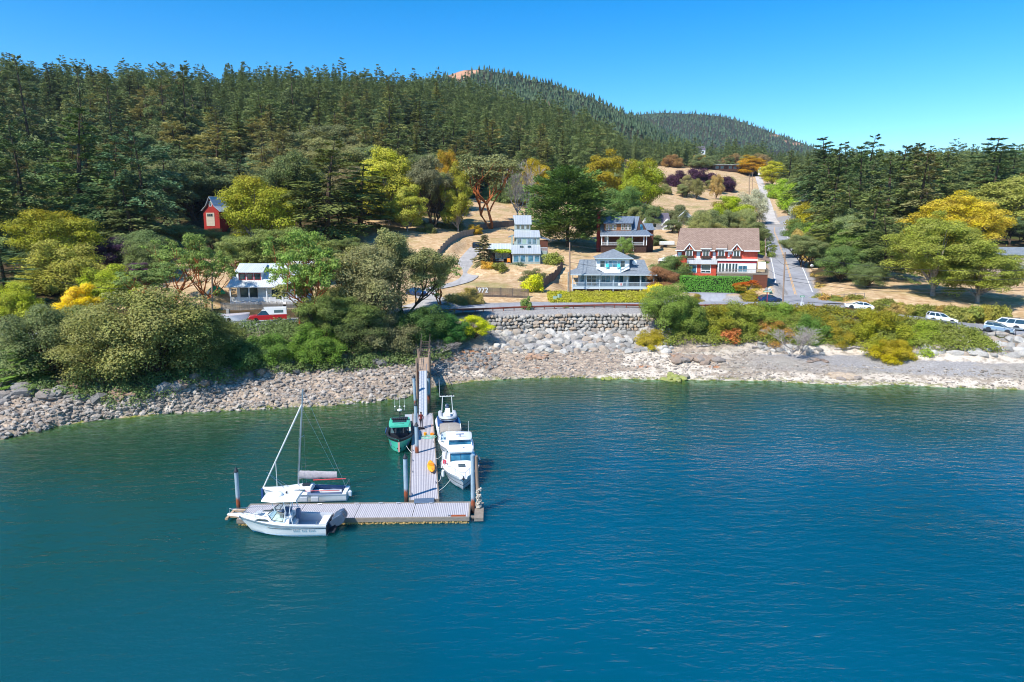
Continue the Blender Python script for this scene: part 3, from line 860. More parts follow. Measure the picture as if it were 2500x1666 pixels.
def skeleton(seed, H, spread, levels=4, n0=5, trunk=.25, r0=.3, up=.55, wob=.25, kids_=(2, 4), trunks=1, droop=0.):
 """recursive limbs; returns MB and tip list (pos, dir)"""
 r = random.Random(seed); b = MB(); tips = []
 def grow(p, d, L, rad, lev):
  pts = [p]; q = p.copy(); dd = d.copy(); m = 3
  for i in range(m):
   dd = (dd + Vector((r.uniform(-wob, wob), r.uniform(-wob, wob), r.uniform(-wob * .6, wob * .6) + (up * .25 if lev > 0 else 0) - droop * .2 * (lev > 1)))).normalized()
   q = q + dd * (L / m); pts.append(q.copy())
  b.tube(pts, rad, 6 if lev < 2 else 4, cap=False, r1=rad * .6)
  if lev >= levels: tips.append((q, dd)); return
  n = r.randint(*kids_) if lev else n0
  for k in range(n):
   a = r.uniform(0, 2 * PI) if lev else 2 * PI * (k + r.uniform(-.3, .3)) / n
   s = spread * r.uniform(.6, 1.2)
   side = Vector((math.cos(a), math.sin(a), 0))
   nd = (dd * 1.0 + side * s + Vector((0, 0, up * .3))).normalized()
   start = pts[-1] if r.random() < .65 else pts[-2]
   grow(start.copy(), nd, L * r.uniform(.62, .85), rad * .58, lev + 1)
  if lev > 0 and r.random() < .4: tips.append((q, dd))
 for k in range(trunks):
  a = r.uniform(0, 2 * PI); ln = 0 if trunks == 1 else .35
  grow(Vector((0, 0, -.5)), Vector((math.cos(a) * ln, math.sin(a) * ln, 1)).normalized(), H * trunk, r0, 0)
 return b, tips

def cluster_leaves(name, seed, centers, rad, per, leaf, mat, flat=.7, upb=.5, hz=None, fill=.4):
 r = np.random.RandomState(seed); C = np.asarray(centers, float); K = len(C)
 rad = np.broadcast_to(rad, (K,))
 per = np.maximum(8, (per * (rad / rad.mean()) ** 2)).astype(int)
 idx = np.repeat(np.arange(K), per); N = len(idx)
 u = unit(r.normal(0, 1, (N, 3))); u[:, 2] = np.where((u[:, 2] < -.2) & (r.rand(N) < .6), -u[:, 2], u[:, 2])
 rr = rad[idx] * (1 - fill * r.rand(N) ** 1.5) * (1 + r.normal(0, .08, N))
 rr = rr * np.where(r.rand(N) < .14, r.uniform(1.05, 1.5, N), 1)
 p = C[idx] + u * rr[:, None] * np.array([1, 1, flat])
 n = unit(u + np.array([0, 0, upb]) + r.normal(0, .45, (N, 3)))
 d = np.cross(n, r.normal(0, 1, (N, 3)))
 cv = r.normal(0, .07, K)
 h = (p[:, 2] - p[:, 2].min()) / (np.ptp(p[:, 2]) + 1e-6) if hz is None else hz
 v = np.clip(r.normal(.5, .16, N) + cv[idx], 0, 1)
 return leaves_mesh(name, p, d, n, leaf * r.uniform(.7, 1.4, N), leaf * r.uniform(.6, 1.0, N), v, h, mat, .12)

def broadleaf(seed, H=14., W=10., K=46, per=150, leaf=.5, mat='leaf', trunk='bark_grey', base=.07, squash=1.0, crown='maple_crown', fine=False):
 """dense rounded crown of many leaf clumps over a limb skeleton"""
 r = np.random.RandomState(seed)
 u = unit(r.normal(0, 1, (K * 3, 3))); u = u[u[:, 2] > -.9][:K]
 z0 = H * (base + (1 - base) * .5); hz = H * (1 - base) * .5
 k = r.uniform(.45, 1.0, len(u)) ** .6
 prof = np.array([W / 2 * .86, W / 2 * .86, hz * .88])
 C = u * prof * k[:, None] * (1 + .16 * np.sin(u[:, :1] * 5 + seed) + .12 * np.cos(u[:, 1:2] * 6 + seed))
 C[:, 2] = C[:, 2] * squash + z0
 w_ = np.clip((C[:, 2] / H), .25, 1); C[:, :2] *= (1.12 - .35 * np.maximum(w_ - .55, 0) / .45)[:, None]
 rad = W * (r.uniform(.10, .19, len(C)) if not fine else r.uniform(.065, .13, len(C)))
 me = cluster_leaves(crown, seed, C, rad, per, leaf, MATS[mat])
 b = MB(); b.tube([(0, 0, -.6), (.1, .1, H * base * .8), (0, .1, z0 * .8)], [W * .025 + .08, W * .02 + .05, W * .012], 8, cap=False)
 for i in range(0, len(C), 2 if not fine else 9):
  o = Vector((0, 0, H * base * r.uniform(.7, 1.5))); c = Vector(C[i])
  mid = o.lerp(c, .5) + Vector((0, 0, .08 * H * r.rand()))
  b.tube([o, mid, c], [.011 * W, .006 * W, .002 * W], 5, cap=False)
 tr = b.build('trunk', MATS[trunk], fixn=False); m2 = tr.data; bpy.data.objects.remove(tr)
 return me, m2

def open_tree(seed, H=12., spread=.75, levels=3, n0=4, per=90, crad=1.1, leaf=.42, mat='leaf', trunk='bark_red', trunks=2, r0=.28, flat=.55, keep=1.0, tfrac=.3, crown='madrone_crown', up=.55, wob=.3):
 b, tips = skeleton(seed, H, spread, levels, n0, tfrac, r0, up, wob, (2, 3), trunks)
 r = random.Random(seed)
 C = [t[0] + t[1] * .3 for t in tips if r.random() < keep]
 zs = max(c.z for c in C); k = H / zs
 b.v = [(x * k, y * k, z * k if z > 0 else z) for x, y, z in b.v]
 C = [c * k for c in C]
 rr = np.random.RandomState(seed)
 me = cluster_leaves(crown, seed, [tuple(c) for c in C], crad * rr.uniform(.7, 1.3, len(C)), per, leaf, MATS[mat], flat=flat, fill=.7)
 tr = b.build('trunk', MATS[trunk], fixn=False); m2 = tr.data; bpy.data.objects.remove(tr)
 return me, m2
def bare_tree(seed, H=8., spread=.7, levels=5, trunks=2, r0=.16, mat='dead_wood', n0=4):
 b, tips = skeleton(seed, H, spread, levels, n0, .28, r0, .4, .35, (2, 3), trunks)
 r = random.Random(seed)
 for p, d in tips:
  for _ in range(3):
   e = (d + Vector((r.uniform(-.8, .8), r.uniform(-.8, .8), r.uniform(-.4, .6)))).normalized()
   b.tube([p, p + e * r.uniform(.3, .8)], .02, 3, cap=False, r1=.008)
 zs = max(v[2] for v in b.v); k = H / zs
 b.v = [(x * k, y * k, z * k) for x, y, z in b.v]
 tr = b.build('branches', MATS[mat], fixn=False); m2 = tr.data; bpy.data.objects.remove(tr)
 return m2
def bush(seed, W=4., H=2.4, K=22, per=150, leaf=.2, mat='leaf', name='bush_crown'):
 r = np.random.RandomState(seed)
 u = unit(r.normal(0, 1, (K, 3))); u[:, 2] = np.abs(u[:, 2])
 C = u * np.array([W * .38, W * .38, H * .72]) * (r.uniform(.25, 1, (K, 1)) ** .6) * (1 + .18 * np.sin(u[:, :1] * 6 + seed)); C[:, 2] += H * .12
 return cluster_leaves(name, seed, C, (W * r.uniform(.10, .19, K) if K < 50 else r.uniform(.6, 1.25, K)), per, leaf, MATS[mat], flat=.95)

T = {}
def make_tree_kinds():
 T['fir'] = [conifer(11 + i, H=24, Rb=[5.2, 6.0, 4.6, 6.4, 5.4, 4.4][i], nb=[130, 115, 130, 110, 120, 130][i], sp=32, size=.85, power=[.75, .55, .85, .5, .65, .8][i], lean=[.6, 1.5, .4, 1.2, .8, .3][i], gap=[0, .12, 0, .2, .05, 0][i], low=[.08, .2, .1, .25, .12, .06][i]) for i in range(6)]
 T['bigfir'] = [conifer(31 + i, H=26, Rb=[7.2, 8.0, 6.6][i], nb=88, sp=100, power=[.5, .42, .6][i], size=.68, clump=True, lean=1.5, gap=.06, low=.12) for i in range(3)]
 T['cypress'] = [conifer(51, H=21, Rb=9.8, nb=210, sp=120, size=.68, flat=True, low=.12, lean=.5, clump=True)]
 T['juniper'] = [conifer(61, H=7, Rb=2.4, nb=110, sp=26, size=.5, power=.55, low=.02, lean=.1)]
 T['maple'] = [broadleaf(71 + i, H=[14, 13, 15, 12][i], W=[11, 12, 10, 10][i], K=[64, 66, 60, 56][i], per=520, leaf=.27, mat=['leaf', 'leaf_gold', 'leaf_gold', 'leaf'][i]) for i in range(4)]
 T['bigmaple'] = [broadleaf(75 + i, H=19, W=16, K=150, per=420, leaf=.27, base=.12, fine=True) for i in range(2)]
 T['maple_orange'] = [broadleaf(81, H=6, W=6, K=40, per=190, leaf=.22, mat='leaf_flame')]
 T['round'] = [broadleaf(91 + i, H=9, W=9, K=56, per=380, leaf=.21, base=.08, trunk='bark', crown='crown') for i in range(3)]
 T['madrone'] = [open_tree(101 + i, H=12, spread=[.75, .9, .7][i], trunks=[2, 3, 2][i], per=95, crad=.95, n0=4, r0=.16, leaf=.3, trunk='bark_red', wob=.4) for i in range(3)]
 T['madrone_dense'] = [open_tree(111 + i, H=13, spread=.7, trunks=3, per=460, crad=1.2, n0=5, leaf=.22, r0=.2, flat=.8, trunk='bark') for i in range(2)]
 T['willow'] = [broadleaf(121 + i, H=9, W=9, K=80, per=330, leaf=.18, base=.02, trunk='bark', mat='leaf', crown='crown') for i in range(2)]
 for nm_, mt_ in (('mound', 'leaf'), ('mound_gold', 'leaf_gold'), ('mound_rust', 'leaf_orange')): T[nm_] = [bush(171 + i, W=11, H=6.5, K=100, per=380, leaf=.19, mat=mt_) for i in range(3)]
 T['dead'] = [bare_tree(131 + i, H=9) for i in range(2)]
 T['bush'] = [bush(141 + i) for i in range(4)]
 T['bush_gold'] = [bush(151 + i, mat='leaf_gold') for i in range(2)]
 T['bush_rust'] = [bush(161 + i, mat='leaf_orange') for i in range(2)]
TREE_N = 0
def tree(kind, i, loc, H, rz=None, color='#3d5a2c', name='tree', label=None, cat='tree', group=None, wx=1.0, h0=None, tilt=None, trunkpart=True, cname='crown'):
 """place a tree: meshes scaled so that the crown reaches height H"""
 me = T[kind][i % len(T[kind])]
 base = {'fir': 24, 'bigfir': 26, 'cypress': 21, 'juniper': 7, 'maple': [14, 13, 15, 12][i % 4], 'maple_orange': 6, 'round': 9, 'madrone': 12, 'madrone_dense': 13, 'willow': 9, 'bush': 2.4, 'bush_gold': 2.4, 'bush_rust': 2.4, 'dead': 9}.get(kind, 6.5)
 if h0: base = h0
 s = H / base
 if rz is None: rz = random.uniform(0, 6.28)
 c = hexc(color) if isinstance(color, str) else color
 c = (c[0] * 1.2, c[1] * .98, c[2] * .85) if kind in ('fir', 'bigfir', 'cypress') else (c[0] * 1.10, c[1] * .95, c[2] * .98)
 if kind.startswith('bush') or kind.startswith('mound'):
  o = link(name, me); o.location = loc; o.rotation_euler = (0, 0, rz); o.scale = (s * wx, s * wx, s); o.color = (*c, 1)
  return tag(o, label, cat, group)
 if kind == 'dead':
  o = link(name, me); o.location = loc; o.rotation_euler = (0, 0, rz); o.scale = (s * wx, s * wx, s)
  return tag(o, label, cat, group)
 o = thing(name, label, cat, loc, rz, group); o.scale = (s * wx, s * wx, s)
 if tilt: o.rotation_euler = (tilt[0], tilt[1], rz)
 cr = link(cname, me[0], o); cr.color = (*c, 1)
 if trunkpart: link('trunk', me[1], o)
 return o
def jit(rng, c, a=.18):
 c = hexc(c) if isinstance(c, str) else c
 k = rng.uniform(1 - a, 1 + a); w = rng.uniform(-a, a) * .5
 return (min(1, c[0] * k * (1 + w)), c[1] * k, min(1, c[2] * k * (1 - w)))
# ------------------------------------------------------------------ forest
def forest_ok(x, y):
 """outside the open yards, roads and houses"""
 yt = np.maximum(np.interp(x, TPX, TPY), np.interp(x, FTX, FTY) + 1.5)
 m = y > yt + 4
 for p in OPEN: m &= ~inpoly(x, y, p)
 m &= seg_dist(x, y, RL_HILL[::3]) > 7
 m &= seg_dist(x, y, RL_SHORE[::3]) > 8
 m &= seg_dist(x, y, RL_LANE) > 6
 m &= ~inpoly(x, y, pp((345,100),(590,100),(585,222),(345,222))) & ~inpoly(x, y, pp((1688,600),(1740,600),(1745,790),(1685,790)))
 return m
FIR_COLS = ['#5c6c40', '#647244', '#566a42', '#6a7446', '#70784a', '#52684a', '#5e7044', '#4e6242', '#667048']
def scatter(rng, x0, x1, y0, y1, sp):
 """jittered grid"""
 out = []
 y = y0
 while y < y1:
  x = x0
  while x < x1:
   out.append((x + rng.uniform(-.45, .45) * sp, y + rng.uniform(-.45, .45) * sp)); x += sp
  y += sp
 return np.array(out)
def build_forest():
 rng = random.Random(5)
 pts = []
 for (y0, y1, sp) in ((150, 300, 10.2), (300, 480, 11.0), (480, 760, 11.5), (760, 960, 13)):
  q = scatter(rng, -y1 * .98, y1 * .98, y0, y1, sp); pts.append(q)
 pts = np.concatenate(pts)
 u = pts[:, 0] / pts[:, 1]
 pts = pts[(np.abs(u) < .92)]
 x, y = pts[:, 0], pts[:, 1]
 m = forest_ok(x, y)
 # regions with other (hand-placed) trees near the houses
 keep = inpoly(x, y, [((px - 1250) / FPX * Y * 1.02, Y) for px, Y in
  [(-300,178),(180,178),(330,200),(480,216),(640,225),(800,262),(980,275),(1100,290),(1200,335),(1330,345),(1470,400),(1500,500),(1480,650),(1900,650),(1905,345),(1990,300),(2020,215),(2080,190),(2200,195),(2330,230),(2600,215),(3000,200),(3600,960),(-1200,960),(-900,178)]])
 m &= keep
 x, y = x[m], y[m]
 z = G(x, y)
 H = np.array([rng.gauss(22, 4.6) for _ in x]); H = np.clip(H, 10, 33)
 H *= np.where(y < 260, .92, 1.0)
 right = x / y > .36
 H = np.where(right & (y > 240), H * .66, H)
 H = np.where((x / y > .14) & (y > 600), H * .8, H)
 # apparent size decides which are individuals
 app = H / y
 vis = np.abs(x / y) < .80
 order = np.argsort(-(app * vis))
 big = order[:300]; rest = order[300:]
 k = 0
 for j in big:
  u = x[j] / y[j]
  reg = ('left', 'tree in the dense dark forest on the left-hand slope') if u < -.33 else (('mid', 'tree in the dense forest rising behind the middle houses') if u < .36 else ('right', 'tree in the dark woods on the right beyond the road'))
  grp = {'left': 'trees of the left-hand slope forest', 'mid': 'trees of the middle slope forest', 'right': 'trees of the woods on the right'}[reg[0]]
  kind = 'fir' if rng.random() < .25 else 'bigfir'
  hh = H[j] * (1.0 if kind == 'fir' else .92)
  if y[j] < 330 and rng.random() < .22: kind = 'madrone_dense'; hh *= .72
  tree(kind, rng.randrange(6), (x[j], y[j], z[j] - .3), hh, rng.uniform(0, 6.28), jit(rng, rng.choice(FIR_COLS)), 'forest_tree', reg[1], 'tree', grp, wx=rng.uniform(1.3, 1.85) if y[j] < 420 else rng.uniform(1.1, 1.5))
  k += 1
 # the rest: one mass, a geometry-nodes scatter of the same crowns
 mass('forest', 'dense conifer forest covering the upper slopes behind the individual trees', x[rest], y[rest], z[rest], H[rest] / 22., ['fir', 'fir', 'fir', 'fir', 'bigfir', 'bigfir'], rng)
 # far hills
 for nm, fn, Y0, Y1, sp, hh, spots, lab in (('forest', hill1, 900, 1640, 10.8, 14.5, BALD1, 'distant conifer forest on the round hill with bare tan patches'), ('forest', hill2, 1950, 3250, 21, 18, BALD2, 'farthest conifer forest on the low ridge to the right of the hill')):
  q = scatter(rng, -Y1 * .5, Y1 * .75, Y0, Y1, sp)
  uu = q[:, 0] / q[:, 1]
  lo = -.25 if fn is hill1 else .0
  q = q[(uu > lo) & (uu < .62)]
  zz = fn(q[:, 0], q[:, 1])
  bl = bald(q[:, 0], q[:, 1], zz, spots)
  kp = bl < .35
  q = q[kp]; zz = zz[kp]
  hs_ = np.array([rng.uniform(.65, 1.2) for _ in zz]) * hh / 10.
  far_mass(nm, lab, q[:, 0], q[:, 1], zz, hs_, rng)

def mass(name, label, x, y, z, s, kinds, rng):
 """points carrying scale/rotation; geometry nodes put a crown on each"""
 n = len(x)
 me = bpy.data.meshes.new(name); me.vertices.add(n)
 me.vertices.foreach_set('co', np.stack([x, y, z - .4], 1).astype(np.float32).ravel())
 for nm, arr in (('scl', s), ('rot', np.array([rng.uniform(0, 6.28) for _ in range(n)]))):
  a = me.attributes.new(nm, 'FLOAT', 'POINT'); a.data.foreach_set('value', np.asarray(arr, np.float32))
 o = link(name, me); tag(o, label, 'forest', kind='stuff'); o.color = (*hexc('#5f6c3e'), 1)
 ng = bpy.data.node_groups.new('tree_scatter', 'GeometryNodeTree')
 ng.interface.new_socket('Geometry', in_out='INPUT', socket_type='NodeSocketGeometry')
 ng.interface.new_socket('Geometry', in_out='OUTPUT', socket_type='NodeSocketGeometry')
 N = ng.nodes; Lk = ng.links
 gi = N.new('NodeGroupInput'); go = N.new('NodeGroupOutput')
 iop = N.new('GeometryNodeInstanceOnPoints'); g2i = N.new('GeometryNodeGeometryToInstance')
 crowns = [ob for ob in bpy.data.objects if ob.name.startswith('crown') and ob.data and ob.data in [T[k][i][0] for k in ('fir', 'bigfir') for i in range(len(T[k]))]]
 seen = {}
 for ob in crowns: seen.setdefault(ob.data.name, ob)
 for dn, ob in sorted(seen.items()):
  oi = N.new('GeometryNodeObjectInfo'); oi.inputs[0].default_value = ob; oi.transform_space = 'ORIGINAL'
  Lk.new(oi.outputs['Geometry'], g2i.inputs[0])
 sc = N.new('GeometryNodeInputNamedAttribute'); sc.data_type = 'FLOAT'; sc.inputs[0].default_value = 'scl'
 ro = N.new('GeometryNodeInputNamedAttribute'); ro.data_type = 'FLOAT'; ro.inputs[0].default_value = 'rot'
 cx = N.new('ShaderNodeCombineXYZ'); Lk.new(ro.outputs[0], cx.inputs[2])
 e2r = N.new('FunctionNodeEulerToRotation'); Lk.new(cx.outputs[0], e2r.inputs[0])
 Lk.new(gi.outputs[0], iop.inputs['Points']); Lk.new(g2i.outputs[0], iop.inputs['Instance'])
 iop.inputs['Pick Instance'].default_value = True
 rv = N.new('FunctionNodeRandomValue'); rv.data_type = 'INT'; rv.inputs[4].default_value = 0; rv.inputs[5].default_value = len(seen) - 1
 Lk.new(rv.outputs[2], iop.inputs['Instance Index'])
 Lk.new(e2r.outputs[0], iop.inputs['Rotation']); Lk.new(sc.outputs[0], iop.inputs['Scale'])
 Lk.new(iop.outputs[0], go.inputs[0])
 m = o.modifiers.new('scatter', 'NODES'); m.node_group = ng
 return o

def far_mass(name, label, x, y, z, s, rng):
 """thousands of small far trees as one mesh of spiky little crowns"""
 r = np.random.RandomState(len(x)); n = len(x); K = 9
 # each crown: K upright spray triangles forming a ragged cone of height 10
 a = r.uniform(0, 2 * PI, (n, K)); t = r.uniform(0, .75, (n, K))
 rad = 2.3 * (1 - t)
 c = np.stack([x, y, z], 1)[:, None, :]
 S = s[:, None]
 bx = np.cos(a) * rad * S; by = np.sin(a) * rad * S; bz = 10 * t * S
 wx = -np.sin(a) * (1.5 * (1 - t) + .3) * S; wy = np.cos(a) * (1.5 * (1 - t) + .3) * S
 top = c + np.stack([np.zeros_like(bx), np.zeros_like(bx), bz + (3.6 + 2 * r.rand(n, K)) * S * 1.15], -1)
 top[:, :, 2] = np.minimum(top[:, :, 2], (z + 10.6 * s)[:, None])
 l = c + np.stack([bx - wx, by - wy, bz - .6 * S], -1); rr = c + np.stack([bx + wx, by + wy, bz - .6 * S], -1)
 V = np.stack([l, rr, top], 2).reshape(-1, 3)
 tri = np.arange(len(V)).reshape(-1, 3)
 v = np.repeat(np.clip(r.normal(.5, .13, (n, K)) + r.normal(0, .1, (n, 1)), 0, 1).ravel(), 3)
 me = fast_mesh(name, V, tris=tri, attr={'v': v, 'h': v}, mats=[MATS['needle']])
 o = link(name, me); tag(o, label, 'forest', kind='stuff'); o.color = (*hexc('#3d4f34'), 1)
 return o
# ------------------------------------------------------------------ hand-placed trees and shrubs
_BB = {}
def bbox(me):
 if me.name not in _BB:
  n = len(me.vertices); a = np.empty(n * 3, np.float32); me.vertices.foreach_get('co', a); a = a.reshape(-1, 3)
  _BB[me.name] = (float(np.percentile(a[:, 2], 99.7)), float((np.percentile(a[:, 0], 98) - np.percentile(a[:, 0], 2) + np.percentile(a[:, 1], 98) - np.percentile(a[:, 1], 2)) / 2 * 1.06))
 return _BB[me.name]
def plant(kind, i, px, Y, top, w, color, label, name='tree', cat='tree', group=None, sink=.2, rz=None, cname='crown'):
 p = gp(px, Y)
 b = _ray(px, top)[1]
 H = max(.5, CAM_Z + b * Y - p.z)
 asp = (w / FPX * Y) / H
 if kind in ('round', 'willow', 'bush', 'bush_gold', 'bush_rust') and (asp > 1.35 or kind.startswith('bush')) and w / FPX * Y > 4.5: kind = {'bush_gold': 'mound_gold', 'bush_rust': 'mound_rust'}.get(kind, 'mound')
 if kind == 'maple' and asp > 1.35: kind = 'mound_gold' if i in (1, 2) else 'mound'
 if kind.startswith(('mound', 'bush')) and asp > 1.5 and name not in ('hedge',): sink = sink + (w / FPX * Y / 1.5 - H) * .85; H = w / FPX * Y / 1.5
 m = T[kind][i % len(T[kind])]; me = m[0] if isinstance(m, tuple) else m
 hh, ww = bbox(me)
 wm = w / FPX * Y * 1.0
 s = H / hh
 return tree(kind, i, (p.x, p.y, p.z - sink), H, rz if rz is not None else (px * .37) % 6.28, color, name, label, cat, group, wx=(wm / ww) / s, h0=hh, cname=cname)
